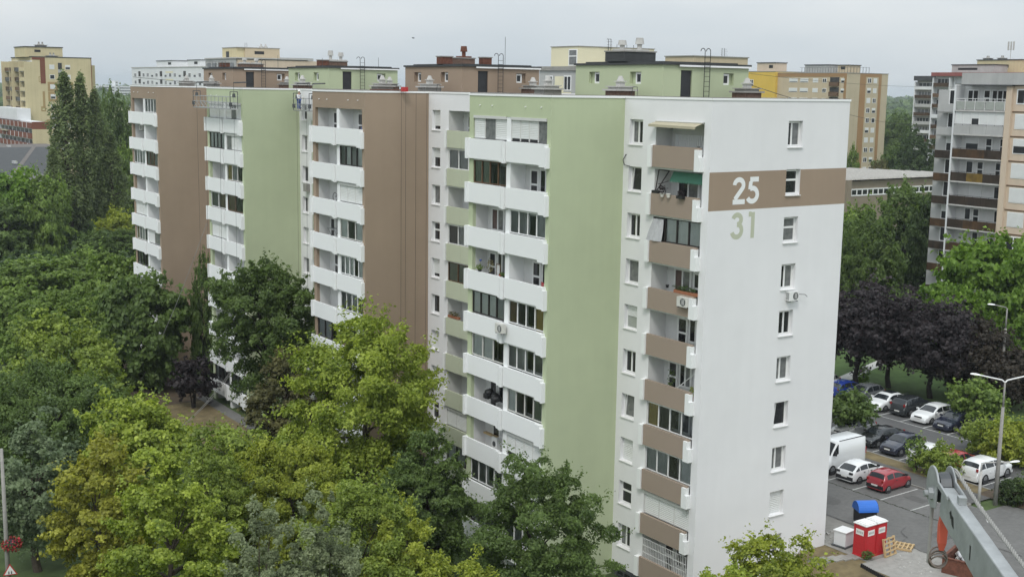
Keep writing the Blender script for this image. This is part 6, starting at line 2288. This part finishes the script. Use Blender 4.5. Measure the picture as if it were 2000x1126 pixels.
for q in range(60):
    x, y = rg_.uniform(11.4, 13.6), rg_.uniform(-.2, 3.0)
    if rg_.random() < .4:
        m.box(x, x + rg_.uniform(.1, .5), y, y + rg_.uniform(.02, .12), ZS + .062, ZS + .07 + rg_.uniform(.01, .12), 0, Matrix.Rotation(rg_.uniform(0, 3), 3, 'Z'), (x, y, 0))
    else:
        lump(m, (x, y, ZS + .08), rg_.uniform(.03, .14), 100 + q, 6)
kind(m.build('site_rubble', 'debris'), 'stuff')
m = MB()
for q in range(46):
    x, y = rg_.uniform(12.2, 15.0), rg_.uniform(-6.6, -3.6)
    lump(m, (x, y, ZS + .05), rg_.uniform(.02, .09), 300 + q, 6)
kind(m.build('site_rubble', 'debris'), 'stuff')
# site trestles and tools by the gable corner
wbm = thing('tool_trestle', 'black folding trestle with tools by the gable corner', 'trestle', (12.3, 1.6, ZS + .06), R(20))
m = MB()
for sx in (-.45, .45):
    for sy in (-.22, .22):
        m.tube([(sx * .9, sy * .3, .62), (sx, sy * 1.5, 0)], .022, 5)
m.build('leg', 'steel_dark', wbm)
m = MB()
m.box(-.55, .55, -.1, .1, .62, .68)
m.box(-.3, .1, -.16, .16, .682, .86)
m.build('table_top', 'black_plastic', wbm)
wb2 = thing('paint_bucket', 'white plastic bucket beside the trestle', 'bucket', (11.85, .75, ZS + .06))
m = MB()
m.cyl((0, 0, 0), (0, 0, .36), .15, .18, 12)
m.build('bucket_body', 'pvc_white', wb2)
m = MB()
m.tube([(.18 * math.cos(R(a)), 0.02, .36 + .14 * math.sin(R(a))) for a in range(0, 181, 20)], .008, 4)
m.build('handle', 'steel_dark', wb2)
# row of black rubber edging along the bed
eg = thing('rubber_edging', 'row of small black posts edging the bed beside the pavement', 'edging')
for q in range(15):
    m = MB()
    x, y = 10.36 - q * .035, -3.75 - q * .17
    m.cyl((x, y, ground_z(x, y) - .1), (x, y, ground_z(x, y) + .26), .075, .06, 7)
    m.build('edging_post', 'rubber', eg)
# raised bed slabs and cable on the slope by the gable
m = MB()
bxs = [0] + [3.5 + .75 * i for i in range(9)] + [11]
for xa_, xb_ in zip(bxs[:-1], bxs[1:]):
    m.face([(xa_, -.02, ground_z(xa_, 0) + .03), (xa_, -10, ground_z(xa_, 0) + .03), (xb_, -10, ground_z(xb_, 0) + .03), (xb_, -.02, ground_z(xb_, 0) + .03)][::-1])
m.face([(11, -.02, 2.03), (11, -10, 2.03), (11.6, -10, 2.03), (11.6, -.02, 2.03)][::-1])
kind(m.build('bed_soil', 'grass_dry'), 'structure')
m = MB()
for q in range(5):
    m.box(8.4 + q * .62, 9.0 + q * .62, -2.0 - q * .2, -1.2 - q * .2, 1.9, 2.10)
kind(m.build('paving_slab', 'pavement'), 'structure')

# ------------------------------------------------------------------ shrubs
def shrub(x, y, z, r, h, mname, label, seed, leaf=.2, n=2600, cat='shrub'):
    t = thing('shrub', label, cat, (x, y, z))
    me, C, d = crown_mesh('crown', seed, r, 0.05, h, 'loose', leaf, n, mname)
    put(me, 'crown', t)
    put(trunk_mesh(r, .1, h, C, 'loose', 'bark', np.random.default_rng(seed)), 'stem', t)
    return t
shrub(29.3, 7.0, 2.1, .75, 2.8, 'leaf_green', 'leafy green shrub in front of the white hatchback tail', 501, .24, 900)
shrub(29.6, 4.9, 2.1, 1.45, 2.3, 'leaf_mid', 'broad green shrub in front of the red car', 502, .24, 4200)
shrub(28.6, -1.6, 2.0, .9, 1.9, 'leaf_deep', 'dark ivy bush at the foot of the lamp posts', 503, .2, 3000)
shrub(30.2, -2.6, 2.0, 1.4, 2.6, 'leaf_dark', 'dark bush behind the lamp posts at the right edge', 504, .22, 4000)
shrub(11.6, -3.12, 2.06, .34, .55, 'leaf_dark', 'small green weed tuft at the corner of the red toilet', 505, .1, 700)
shrub(47.5, 27.4, 2.0, .6, 2.2, 'leaf_spring', 'slim young tree on the lawn behind the parked cars', 506, .22, 700, 'young tree')

# ------------------------------------------------------------------ lamp post with flower basket and warning sign at the left edge
lp = thing('sign_post', 'grey lamp post with red flower basket and triangular warning sign at the left edge', 'post', (-33.2, 22.7, 0))
m = MB()
m.cyl((0, 0, -.3), (0, 0, 9.5), .16, .09, 10)
m.build('pole', 'concrete', lp, smooth=True)
fb_, fl_ = MB(), MB()
gq = random.Random(5)
m = MB()
lump(m, (.28, -.1, 3.72), .42, 5, 12)
m.build('basket', 'leaf_green' if False else 'black_plastic', lp)
for q in range(620):
    a, b = gq.uniform(0, 6.28), gq.gauss(0, 1)
    rr = .58 * gq.uniform(.75, 1.05)
    cz_ = max(-1, min(1, b * .5))
    p = Vector((.28 + rr * math.cos(a) * math.sqrt(1 - cz_ * cz_), -.1 + rr * math.sin(a) * math.sqrt(1 - cz_ * cz_), 3.72 + .8 * rr * cz_))
    tgt = fl_ if gq.random() < .62 else fb_
    u = Vector((gq.gauss(0, 1), gq.gauss(0, 1), gq.gauss(0, 1))).normalized() * .055
    v = u.cross(Vector((gq.gauss(0, 1), gq.gauss(0, 1), gq.gauss(0, 1)))).normalized() * .05
    tgt.face([p - u, p + v, p + u, p - v])
fl_.build('flowers', 'flower_red', lp)
fb_.build('leaves', 'grass_bright', lp)
sg = MB()
ca = math.atan2(-73.0, -14.3)                       # towards the road the picture looks from
sd_ = Vector((-math.sin(ca), math.cos(ca), 0))
sn = Vector((math.cos(ca), math.sin(ca), 0))
def tri(r, off, mm, nm, par):
    mb = MB()
    P = [Vector((0, 0, r)), -sd_ * (r * .866) + Vector((0, 0, -r / 2)), sd_ * (r * .866) + Vector((0, 0, -r / 2))]
    c_ = Vector((.12, 0, 2.12)) + sn * off
    A_ = [c_ + p for p in P]
    B__ = [c_ + p - sn * .012 for p in P]
    mb.face(A_)
    mb.face(B__[::-1])
    for k in range(3):
        j = (k + 1) % 3
        mb.face([A_[k], B__[k], B__[j], A_[j]])
    return mb.build(nm, mm, par)
so = tri(.47, .20, 'red_paint', 'warning_sign', lp)
tri(.36, .216, 'plate', 'sign_face', so)
m = MB()
for q in (-.07, .07):
    c_ = Vector((.12, 0, 2.06)) + sn * .219 + sd_ * q
    m.face([c_ + sd_ * .03 + Vector((0, 0, -.10)), c_ + sd_ * .03 + Vector((0, 0, .05)), c_ - sd_ * .03 + Vector((0, 0, .05)), c_ - sd_ * .03 + Vector((0, 0, -.10))])
    m.face([c_ + sd_ * .022 + Vector((0, 0, .06)), c_ + Vector((0, 0, .10)), c_ - sd_ * .022 + Vector((0, 0, .06))])
m.build('pictogram', 'black_plastic', so)
# board fence at the left edge beyond the trees
fz = thing('board_fence', 'grey fence of upright panels left of the far street lamp', 'fence', (0, 0, 0))
for q in range(9):
    a = Vector((-8.5, 166.0, 0)).lerp(Vector((6, 175.5, 0)), q / 9)
    b = Vector((-8.5, 166.0, 0)).lerp(Vector((6, 175.5, 0)), (q + .96) / 9)
    m = MB()
    n_ = Vector((-(b - a).y, (b - a).x, 0)).normalized() * .04
    for s in (1, -1):
        m.face([a + n_ * s, b + n_ * s, b + n_ * s + Vector((0, 0, 1.9)), a + n_ * s + Vector((0, 0, 1.9))])
    m.face([a + n_ + Vector((0, 0, 1.9)), b + n_ + Vector((0, 0, 1.9)), b - n_ + Vector((0, 0, 1.9)), a - n_ + Vector((0, 0, 1.9))])
    m.build('fence_panel', 'grey_panel', fz)
    m = MB()
    m.cyl(tuple(b), tuple(b + Vector((0, 0, 2.1))), .07, .07, 6)
    m.build('post', 'concrete_pale', fz)
# asphalt strip and dry lawn between the bays
sheet('dry_lawn', 'soil', -14, -5.9, 62.5, 90, 0.03)
sheet('dry_lawn', 'grass_dry', -12, -6.0, 46, 62.4, 0.03)
sheet('path', 'asphalt', -6.9, -5.7, 50, 64, 0.036)

# ------------------------------------------------------------------ suspended work platforms and ropes
def cradle(p0, p1, z, label, group):
    """lattice sided aluminium cradle between two points"""
    p0, p1 = Vector((*p0, z)), Vector((*p1, z))
    t = thing('suspended_platform', label, 'work platform', tuple((p0 + p1) / 2), 0, group)
    o0 = (p0 + p1) / 2
    d = (p1 - p0)
    L_ = d.length
    d.normalize()
    s = Vector((-d.y, d.x, 0)) * .35
    a0, a1 = p0 - o0, p1 - o0
    m = MB()
    for sg_ in (-1, 1):
        for zz in (.0, .55, 1.05):
            m.tube([a0 + s * sg_ + Vector((0, 0, zz)), a1 + s * sg_ + Vector((0, 0, zz))], .028, 5)
        n = max(3, int(L_ / .9))
        for k in range(n + 1):
            q = a0.lerp(a1, k / n) + s * sg_
            m.tube([q, q + Vector((0, 0, 1.05))], .022, 5)
            if k < n:
                q2 = a0.lerp(a1, (k + 1) / n) + s * sg_
                m.tube([q, q2 + Vector((0, 0, .55))], .016, 4)
    m.build('guard_rail', 'galvanised', t)
    m = MB()
    P = [a0 + s, a1 + s, a1 - s, a0 - s]
    m.face(P[::-1])
    m.face([p - Vector((0, 0, .07)) for p in P])
    for k in range(4):
        j = (k + 1) % 4
        m.face([P[k], P[j], P[j] - Vector((0, 0, .07)), P[k] - Vector((0, 0, .07))])
    m.build('deck', 'grey_panel', t)
    for e in (a0, a1):
        m = MB()
        m.tube([e + s, e + s + Vector((0, 0, 1.5)), e - s + Vector((0, 0, 1.5)), e - s], .035, 5)
        m.cyl(e + Vector((0, 0, 1.0)), e + Vector((0, 0, 1.35)), .16, .13, 8)
        m.cyl(e + s * .9 + Vector((0, 0, .2)), e + s * .9 + Vector((0, 0, .55)), .15, .15, 8)
        m.build('hoist_motor', 'steel_dark', t)
        m = MB()
        m.tube([e + Vector((0, 0, 1.3)), e + Vector((0, 0, 30.6 - z))], .018, 4)
        m.tube([e + Vector((.02, .1, 0)), e + Vector((.05, .3, -z + .4))], .011, 4)
        m.build('hoist_rope', 'cable', t)
        m = MB()
        e2 = e + Vector((0, 0, 30.55 - z))
        m.tube([e2, e2 + Vector((1.2, 0, .05))], .06, 5)
        m.build('davit', 'steel_dark', t)
    return t
cradle((-6.15, 54.3), (-6.15, 63.6), 28.25, 'long lattice work platform hanging at the top of the far green bay', 'suspended work platforms')
cradle((-.75, 49.6), (-.75, 52.9), 28.2, 'short lattice work platform hanging in the corner beside the brown bay', 'suspended work platforms')
for q, (x, y, zt_, lb) in enumerate(((-6.3, 57.4, 28.2, 'thin rope hanging from the left part of the long platform'), (-6.3, 60.9, 28.2, 'thin rope hanging from the middle of the long platform'), (-.6, 51.2, 28.2, 'thin rope hanging below the short platform'))):
    m = MB()
    m.tube([(x, y, zt_), (x - .1, y + .05, 15), (x, y, .5)], .013, 4)
    tag(m.build('rope', 'cable'), lb, 'rope', 'ropes under the platforms')
m = MB()
P0, P1 = Vector((-6.6, 60.6, 17.5)), Vector((-11.2, 68.0, 1.0))
pts = [tuple(P0.lerp(P1, t) - Vector((0, 0, 2.2 * math.sin(math.pi * t) * .35))) for t in np.linspace(0, 1, 12)]
m.tube(pts, .022, 4)
tag(m.build('guide_rope', 'rope_pale'), 'pale guide rope slanting down to the dry lawn', 'rope')
m = MB()
P0, P1 = Vector((-6.0, 56.0, 4.6)), Vector((-13.5, 51.5, .4))
for off in (0, .35):
    m.tube([tuple(P0.lerp(P1, t) + Vector((off, 0, off * .4 - .5 * math.sin(math.pi * t)))) for t in np.linspace(0, 1, 10)], .02, 4)
tag(m.build('guide_rope', 'rope_pale'), 'double pale rope slanting from the ground floor balcony to the lawn', 'rope')

def skin_figure(name, par, verts, edges, radii, m, root=0):
    me = bpy.data.meshes.new(name)
    me.from_pydata(verts, edges, [])
    me.materials.append(MATS[m])
    o = put(me, name, par)
    sk_ = o.modifiers.new('skin', 'SKIN')
    sk_.use_smooth_shade = True
    for i, r_ in enumerate(radii):
        me.skin_vertices[0].data[i].radius = (r_, r_)
    me.skin_vertices[0].data[root].use_root = True
    su = o.modifiers.new('sub', 'SUBSURF')
    su.levels = su.render_levels = 1
    return o
wk = thing('person', 'worker in a pale blue jacket and white helmet standing on the short platform', 'person', (-.75, 52.5, 28.2), R(200))
BV = [(0, 0, .95), (0, 0, 1.15), (0, .02, 1.38), (0, .03, 1.48), (0, .05, 1.58), (0, .05, 1.70), (.10, 0, .9), (.11, -.02, .5), (.11, .0, .08), (.11, .12, .04), (-.10, 0, .9), (-.11, -.02, .5), (-.11, 0, .08), (-.11, .12, .04),
      (.19, .02, 1.36), (.24, .10, 1.12), (.20, .32, 1.05), (.18, .40, 1.05), (-.19, .02, 1.36), (-.25, .08, 1.12), (-.2, .30, 1.08), (-.18, .39, 1.08)]
BE = [(0, 1), (1, 2), (2, 3), (3, 4), (4, 5), (0, 6), (6, 7), (7, 8), (8, 9), (0, 10), (10, 11), (11, 12), (12, 13), (2, 14), (14, 15), (15, 16), (16, 17), (2, 18), (18, 19), (19, 20), (20, 21)]
BR = [.13, .13, .14, .055, .085, .075, .085, .06, .045, .04, .085, .06, .045, .04, .06, .046, .036, .03, .06, .046, .036, .03]
skin_figure('body', wk, BV, BE, BR, 'skin')
JV, JI = [], [0, 1, 2, 14, 15, 16, 18, 19, 20]
skin_figure('jacket', wk, [BV[i] for i in JI], [(0, 1), (1, 2), (2, 3), (3, 4), (4, 5), (2, 6), (6, 7), (7, 8)], [BR[i] + .02 for i in JI], 'cloth_white')
TI = [0, 6, 7, 8, 10, 11, 12]
skin_figure('trousers', wk, [BV[i] for i in TI], [(0, 1), (1, 2), (2, 3), (0, 4), (4, 5), (5, 6)], [BR[i] + .018 for i in TI], 'cloth_blue')
m = MB()
for k in range(5):
    a0, a1 = R(90 * k / 5), R(90 * (k + 1) / 5)
    m.cyl((0, .05, 1.68 + .13 * math.sin(a0)), (0, .05, 1.68 + .13 * math.sin(a1)), .135 * math.cos(a0), max(.005, .135 * math.cos(a1)), 14, 0, False)
m.cyl((0, .07, 1.675), (0, .07, 1.69), .165, .15, 14)
m.build('helmet', 'pvc_white', wk, smooth=True)

# ------------------------------------------------------------------ air conditioners, awnings, plants and balcony clutter
def aircon(x, y, z, rz, label, m_='pvc_white'):
    t = thing('air_conditioner', label, 'air conditioner', (x, y, z), rz, 'air conditioners on the facades')
    m = MB()
    m.box(-.40, .40, -.30, 0, 0, .56)
    m.build('case', m_, t)
    m = MB()
    m.cyl((.12, -.312, .28), (.12, -.301, .28), .22, .22, 18)
    fo = m.build('fan_guard', 'steel_dark', t)
    m = MB()
    for q in range(6):
        a = q * math.pi / 3
        m.box(.12 + .03 * math.cos(a), .12 + .20 * math.cos(a) + .012, -.318, -.313, .28 + min(0, .18 * math.sin(a)), .28 + max(0, .18 * math.sin(a)) + .012)
    m.cyl((.12, -.322, .28), (.12, -.3185, .28), .05, .05, 10)
    m.build('fan_grille', 'grey_panel', fo)
    m = MB()
    for q in range(8):
        m.box(-.408, -.401, -.27, -.03, .08 + q * .055, .105 + q * .055)
    m.build('side_louvre', 'steel_dark', t)
    m = MB()
    for sx in (-.3, .3):
        m.box(sx - .02, sx + .02, -.3, .02, -.06, -.001)
    m.build('bracket', 'steel_dark', t)
    return t
aircon(6.95, -.02, H - 11.75, 0, 'air conditioner on the white gable under a window')
aircon(-.21, 1.35, H - 11.72, WEST, 'yellowed air conditioner hung on a brown balcony panel', 'pvc_old')
aircon(-D - .31, E1 + 4.35, H - 14.52, WEST, 'air conditioner hung between the white balconies of the near green bay', 'pvc_old')
aircon(-D + .75, PROT[3][0] + 7.3, H - 4.72, WEST, 'air conditioner inside the second balcony of the far brown bay', 'pvc_old')
m = MB()
m.tube([(7.4, -.15, H - 11.4), (7.9, -.3, H - 11.45), (8.2, -.2, H - 11.62)], .018, 5)
tag(m.build('cable_end', 'cable'), 'loose cable sticking out beside the gable air conditioner', 'cable')
m = MB()
m.tube([(-.03, 7.25, H - 3.35), (-.12, 7.42, H - 3.7), (-.10, 7.3, H - 4.0), (-.03, 6.9, H - 4.05)], .025, 5)
tag(m.build('cable_end', 'cable'), 'dark cable loop on the white wall beside the green bay', 'cable')
# top loggia of the white end: cream awning, slatted screen, garden chair
aw = thing('roller_awning', 'cream roller awning above the topmost brown balcony', 'awning', (0, 0, 0))
m = MB()
m.face([(-.02, .62, H - 1.30), (-.02, 4.58, H - 1.30), (-.50, 4.75, H - 1.46), (-.50, .75, H - 1.50)])
m.face([(-.50, .75, H - 1.50), (-.50, 4.75, H - 1.46), (-.51, 4.75, H - 1.60), (-.51, .75, H - 1.64)])
m.build('cloth', 'awning_cream', aw)
m = MB()
m.cyl((-.06, .6, H - 1.28), (-.06, 4.6, H - 1.28), .05, .05, 8)
m.build('roller', 'shutter_box', aw)
for q in range(22):
    m = MB()
    m.box(1.20, 1.23, .9 + q * .155, 1.02 + q * .155, H - 3.86, H - 2.05)
    m.build('screen_slat', 'white_panel', block)
def chair(x, y, z, rz, m_, label):
    t = thing('balcony_chair', label, 'chair', (x, y, z), rz)
    m = MB()
    m.box(-.22, .22, -.22, .22, .42, .46)
    m.build('seat', m_, t)
    m = MB()
    m.box(-.22, .22, .20, .235, .50, .92)
    m.build('backrest', m_, t)
    for sx in (-.2, .2):
        for sy in (-.2, .21):
            m = MB()
            m.cyl((sx, sy, 0), (sx, sy, .42 if sy < 0 else .95), .018, .018, 6)
            m.build('leg', m_, t)
    return t
chair(.55, 1.25, H - 3.88 + .32, R(60), 'frame_dark', 'dark garden chair on the topmost brown balcony')
chair(-D + .6, PROT[1][0] + 1.2, H - 3.88 + .35, R(70), 'cloth_blue', 'blue folding chair on the top balcony of the brown bay')
chair(-D + .55, PROT[0][0] + 1.0, H - 12.28 + .38, R(70), 'red_paint', 'red chair on the fourth balcony of the near green bay')
# second brown balcony: green scalloped awning with black stays, planters and pots
ag = thing('scalloped_awning', 'green scalloped awning inside the second brown balcony', 'awning', (0, 0, 0))
m = MB()
n = 22
ya, yb, zt_ = .70, 3.75, H - 4.18
m.face([(.70, ya, zt_), (.70, yb, zt_), (.42, yb, zt_ - .50), (.42, ya, zt_ - .50)])
for q in range(n):
    y0_, y1_ = ya + (yb - ya) * q / n, ya + (yb - ya) * (q + 1) / n
    m.face([(.42, y0_, zt_ - .501), (.42, y1_, zt_ - .501), (.41, (y0_ + y1_) / 2 + .05, zt_ - .60), (.41, (y0_ + y1_) / 2 - .05, zt_ - .60)])
m.build('cloth', 'awning_green', ag)
m = MB()
m.tube([(.0, 4.25, H - 4.10), (-.05, 4.46, H - 5.43)], .035, 5)
m.tube([(.55, 3.95, H - 4.15), (-.05, 4.44, H - 5.43)], .035, 5)
m.tube([(.0, 4.25, H - 4.10), (.55, 3.95, H - 4.15)], .03, 5)
m.tube([(.1, 4.4, H - 4.95), (.45, 3.9, H - 4.75)], .02, 5)
m.build('stay', 'frame_dark', ag)
def planter(x, y, z, L_, mm, lab, plant=None, seed=1):
    t = thing('flower_box', lab, 'flower box', (x, y, z))
    m = MB()
    m.prism([(-.07, 0), (.07, 0), (.10, .16), (-.10, .16)], -L_ / 2, L_ / 2, axis='y') if False else m.box(-.10, .10, -L_ / 2, L_ / 2, 0, .17)
    m.build('box', mm, t)
    if plant:
        me, C, d = crown_mesh('plants', seed, .30, .12, .48, 'loose', .09, 260, plant)
        o = put(me, 'plants', t)
        o.scale = (.6, L_ * 1.5, 1)
    return t
def pot(x, y, z, r_, mm, lab, plant=None, seed=1, hp=.5):
    t = thing('flower_pot', lab, 'flower pot', (x, y, z))
    m = MB()
    m.cyl((0, 0, 0), (0, 0, r_ * 1.5), r_ * .7, r_, 12)
    m.cyl((0, 0, r_ * 1.5), (0, 0, r_ * 1.75), r_ * 1.12, r_ * 1.12, 12)
    m.build('pot', mm, t)
    if plant:
        me, C, d = crown_mesh('plant', seed, .22, r_ * 1.6, r_ * 1.6 + hp, 'loose', .10, 200, plant)
        put(me, 'plant', t)
    return t
ZP = H - 5.47
planter(-.10, 4.35, ZP, .55, 'black_plastic', 'dark flower box at the left end of the second brown balcony')
planter(-.32, 1.95, ZP - .12, .55, 'black_plastic', 'dark flower box hung in the middle of the second brown balcony', 'leaf_purple', 41)
pot(-.30, 3.55, ZP - .14, .13, 'pot_white', 'white pot with a spiky plant on the second brown balcony', 'leaf_purple', 42, .45)
pot(-.30, 3.0, ZP - .14, .13, 'pot_white', 'empty white pot on the second brown balcony')
planter(-.05, 1.5, H - 11.06, 1.9, 'terracotta', 'long planter with dark plants on the fourth brown balcony', 'leaf_deep', 43)
pot(.3, 3.5, H - 10.98, .10, 'black_plastic', 'small black pot on the fourth brown balcony')
pot(.7, 3.3, H - 17.88 + .5, .16, 'pot_white', 'tall houseplant on the sixth brown balcony', 'leaf_dark', 44, 1.3)
pot(.5, 1.2, H - 17.88 + .5, .16, 'terracotta', 'bushy plant at the right of the sixth brown balcony', 'leaf_yellowgreen', 45, .6)
m = MB()
m.tube([(.2, .75, H - 15.6), (.05, 2.1, H - 16.75)], .022, 5)
tag(m.build('wooden_pole', 'pvc_white'), 'white pole leaning in the sixth brown balcony', 'pole')
# curtain blown out of the third brown balcony
bc = MB()
n = 16
for q in range(n):
    a, b = q / n, (q + 1) / n
    def cp_(t, k):
        y = 4.5 - 0.95 * t + (.42 * (1 - t) * k if True else 0)
        return (-.05 - .20 * k - .05 * math.sin(9 * t + 3 * k), y + .05 * math.sin(14 * t), H - 6.95 - 1.30 * k)
    for k in range(4):
        k0, k1 = k / 4, (k + 1) / 4
        bc.face([cp_(a, k0), cp_(b, k0), cp_(b, k1), cp_(a, k1)])
tag(bc.build('blown_curtain', 'curtain_pale', None, None, 0, True), 'pale curtain blowing out of the dark glazed brown balcony', 'curtain')
# window grille on the lowest balcony
m = MB()
zg = H - 26.65
for q in range(27):
    y = .62 + q * .15
    m.box(-.06, -.04, y - .012, y + .012, zg - 1.28, zg)
for zz in (0, -.45, -.9, -1.26):
    m.box(-.04, -.025, .6, 4.55, zg + zz - .015, zg + zz + .015)
m.build('window_grille', 'pvc_white', block)
# fourth balcony of the near green bay, left: plants, picture frame and tub
zf4 = H - 11.22
pot(-D - .05, PROT[0][0] + 7.4, zf4 + .02, .12, 'black_plastic', 'potted plant with blue flower on the left fourth balcony', 'leaf_green', 46, .35)
m = MB()
m.cyl((0, 0, 0), (0, 0, .75), .012, .012, 5)
t = thing('flower_stick', 'tall stem with a dark blue flower on the left fourth balcony', 'flower', (-D + .1, PROT[0][0] + 7.55, zf4))
put(m.mesh('stem', 'leaf_green'), 'stem', t)
m = MB()
lump(m, (0, 0, .8), .09, 9, 8)
m.build('flower', 'cloth_blue', t)
fr = thing('picture_frame', 'brown framed mirror standing on the left fourth balcony', 'mirror', (-D + .35, PROT[0][0] + 5.9, zf4 - .1), WEST)
m = MB()
m.box(-.22, -.17, 0, .04, 0, .85)
m.box(.17, .22, 0, .04, 0, .85)
m.box(-.169, .169, 0, .04, .80, .85)
m.box(-.169, .169, 0, .04, 0, .05)
m.build('frame', 'frame_brown', fr)
m = MB()
m.box(-.169, .169, .01, .02, .051, .799)
m.build('mirror_glass', 'lamp_glass', fr)
pot(-D + .2, PROT[0][0] + 5.35, zf4 - .05, .13, 'red_paint', 'red tub on the left fourth balcony', None)
pot(-D + .1, PROT[0][0] + 4.95, zf4 - .05, .12, 'black_plastic', 'black pot on the left fourth balcony beside the party wall', 'leaf_dark', 47, .2)
pot(-D + .2, PROT[0][0] + 6.55, zf4 - .08, .13, 'black_plastic', 'pot with tall pampas grass on the left fourth balcony', 'leaf_cream', 48, .9)
# seventh and eighth balconies of the near green bay
bg_ = MB()
for q, c_ in enumerate(((0, 0, .75), (.1, -.5, .55), (-.1, -.9, .5), (.05, .25, .45))):
    lump(bg_, c_, .34, 20 + q, 10)
o = bg_.build('black_sacks', 'black_plastic', None, (-D + .5, PROT[0][0] + 6.9, H - 20.68 + .95), 0, True)
tag(o, 'heap of black sacks on the left seventh balcony of the green bay', 'sacks')
wm = thing('washing_machine', 'white washing machine on the left eighth balcony of the green bay', 'washing machine', (-D + .75, PROT[0][0] + 6.7, H - 23.48 + .62), WEST)
m = MB()
m.box(-.3, .3, 0, .55, 0, .85)
m.build('case', 'pvc_white', wm)
m = MB()
m.cyl((0, -.02, .42), (0, 0, .42), .18, .18, 16)
m.build('door', 'steel_dark', wm)
m = MB()
m.box(0, .25, 0, 1.6, 0, .10)
tag(m.build('wall_shelf', 'wood', None, (-D + .88, PROT[0][0] + 6.6, H - 22.1)), 'wooden shelf on the back wall of the left eighth balcony', 'shelf')
# bicycle on the third balcony of the brown bay
bk = thing('bicycle', 'dark bicycle standing upright on the third balcony of the brown bay', 'bicycle', (-D + .45, PROT[1][0] + 5.3, H - 9.48 + .15), R(95))
for x in (-.5, .5):
    m = MB()
    m.tube([(x + .33 * math.cos(R(a)), 0, .75 + x * .9 + .33 * math.sin(R(a))) for a in range(0, 361, 20)], .022, 5)
    m.build('wheel', 'rubber', bk)
m = MB()
m.tube([(-.5, 0, .30), (-.1, 0, .75), (.35, 0, 1.3), (.5, 0, 1.2)], .02, 5)
m.tube([(-.1, 0, .75), (-.05, 0, 1.3), (.35, 0, 1.3)], .02, 5)
m.build('frame', 'frame_dark', bk)
m = MB()
m.box(-.15, .05, -.06, .06, 1.32, 1.37)
m.build('saddle', 'black_plastic', bk)
rc = thing('drying_rack', 'white drying rack on the fourth balcony of the brown bay', 'drying rack', (-D + .6, PROT[1][0] + 6.4, H - 12.28 + .5))
m = MB()
for q in range(5):
    m.tube([(-.3 + .15 * q, -.6, 1.1), (-.3 + .15 * q, .6, 1.1)], .012, 4)
m.build('rail', 'steel_dark', rc)
m = MB()
for sy in (-.55, .55):
    m.tube([(-.3, sy, 1.1), (.3, sy, 0)], .014, 4)
    m.tube([(.3, sy, 1.1), (-.3, sy, 0)], .014, 4)
m.build('leg', 'steel_dark', rc)
chair(-D + .55, PROT[1][0] + 5.4, H - 17.88 + .2, R(70), 'pvc_white', 'white chair on the sixth balcony of the brown bay')
planter(-.05, PROT[1][0] - 3.95, H - 16.62, 1.5, 'terracotta', 'terracotta flower boxes on a pale green balcony', 'leaf_olive', 49)
# meter box on the recessed wall
m = MB()
m.box(-.35, 0, -.35, .35, 0, .7)
tag(m.build('cable_box', 'concrete', None, (-.02, 52.3, 20.9)), 'grey cable box on the white wall beside the green bay', 'box')
# ------------------------------------------------------------------ cables in the air and a bird
def sagging(p, q, sag, r_, label, m_='cable'):
    p, q = Vector(p), Vector(q)
    m = MB()
    m.tube([tuple(p.lerp(q, t) - Vector((0, 0, 4 * sag * t * (1 - t)))) for t in np.linspace(0, 1, 24)], r_, 4)
    tag(m.build('overhead_cable', m_), label, 'cable')
sagging((9.0, 6.2, 30.9), (226.3, 150.0, 24.5), 2.2, .022, 'thin cable running from the near roof towards the beige block')
sagging((9.4, 11.0, 32.0), (74.0, 36.0, 31.4), .5, .014, 'thin cable running from the near penthouse to the peach block')
sagging((1.5, 78.5, 30.4), (-4.9, 86.8, 31.0), .05, .03, 'thin pole cable over the far brown roof edge', 'cable')
bd = thing('flying_bird', 'tiny dark bird flying in the grey sky above the brown penthouse', 'bird', (13.2, 56.4, 35.1), R(40))
m = MB()
for a, b, r0, r1 in (((0, -.16, 0), (0, -.05, .01), .015, .05), ((0, -.05, .01), (0, .08, .02), .05, .04), ((0, .08, .02), (0, .15, .03), .04, .012)):
    m.cyl(a, b, r0, r1, 7, 0, False)
for s in (-1, 1):
    m.face([(0, -.04, .02), (s * .16, -.02, .07), (s * .30, -.08, .05), (s * .15, .05, .07), (0, .06, .03)])
m.face([(0, -.14, .0), (-.05, -.25, .0), (.05, -.25, .0)])
m.build('bird_body', 'bird_dark', bd)
# ------------------------------------------------------------------ haze in the air
hv = bpy.data.materials.new('haze_volume')
hv.use_nodes = True
nt = hv.node_tree
nt.nodes.clear()
ho = nt.nodes.new("ShaderNodeOutputMaterial")
pv = nt.nodes.new("ShaderNodeVolumePrincipled")
pv.inputs['Color'].default_value = (0.84, 0.92, 0.98, 1)
pv.inputs['Density'].default_value = 0.00015
pv.inputs['Anisotropy'].default_value = 0.2
nt.links.new(pv.outputs['Volume'], ho.inputs['Volume'])
MATS['haze_volume'] = hv
m = MB()
m.box(-6100, 7100, -450, 8100, -1.5, 60)
kind(m.build('haze', 'haze_volume'), 'stuff')
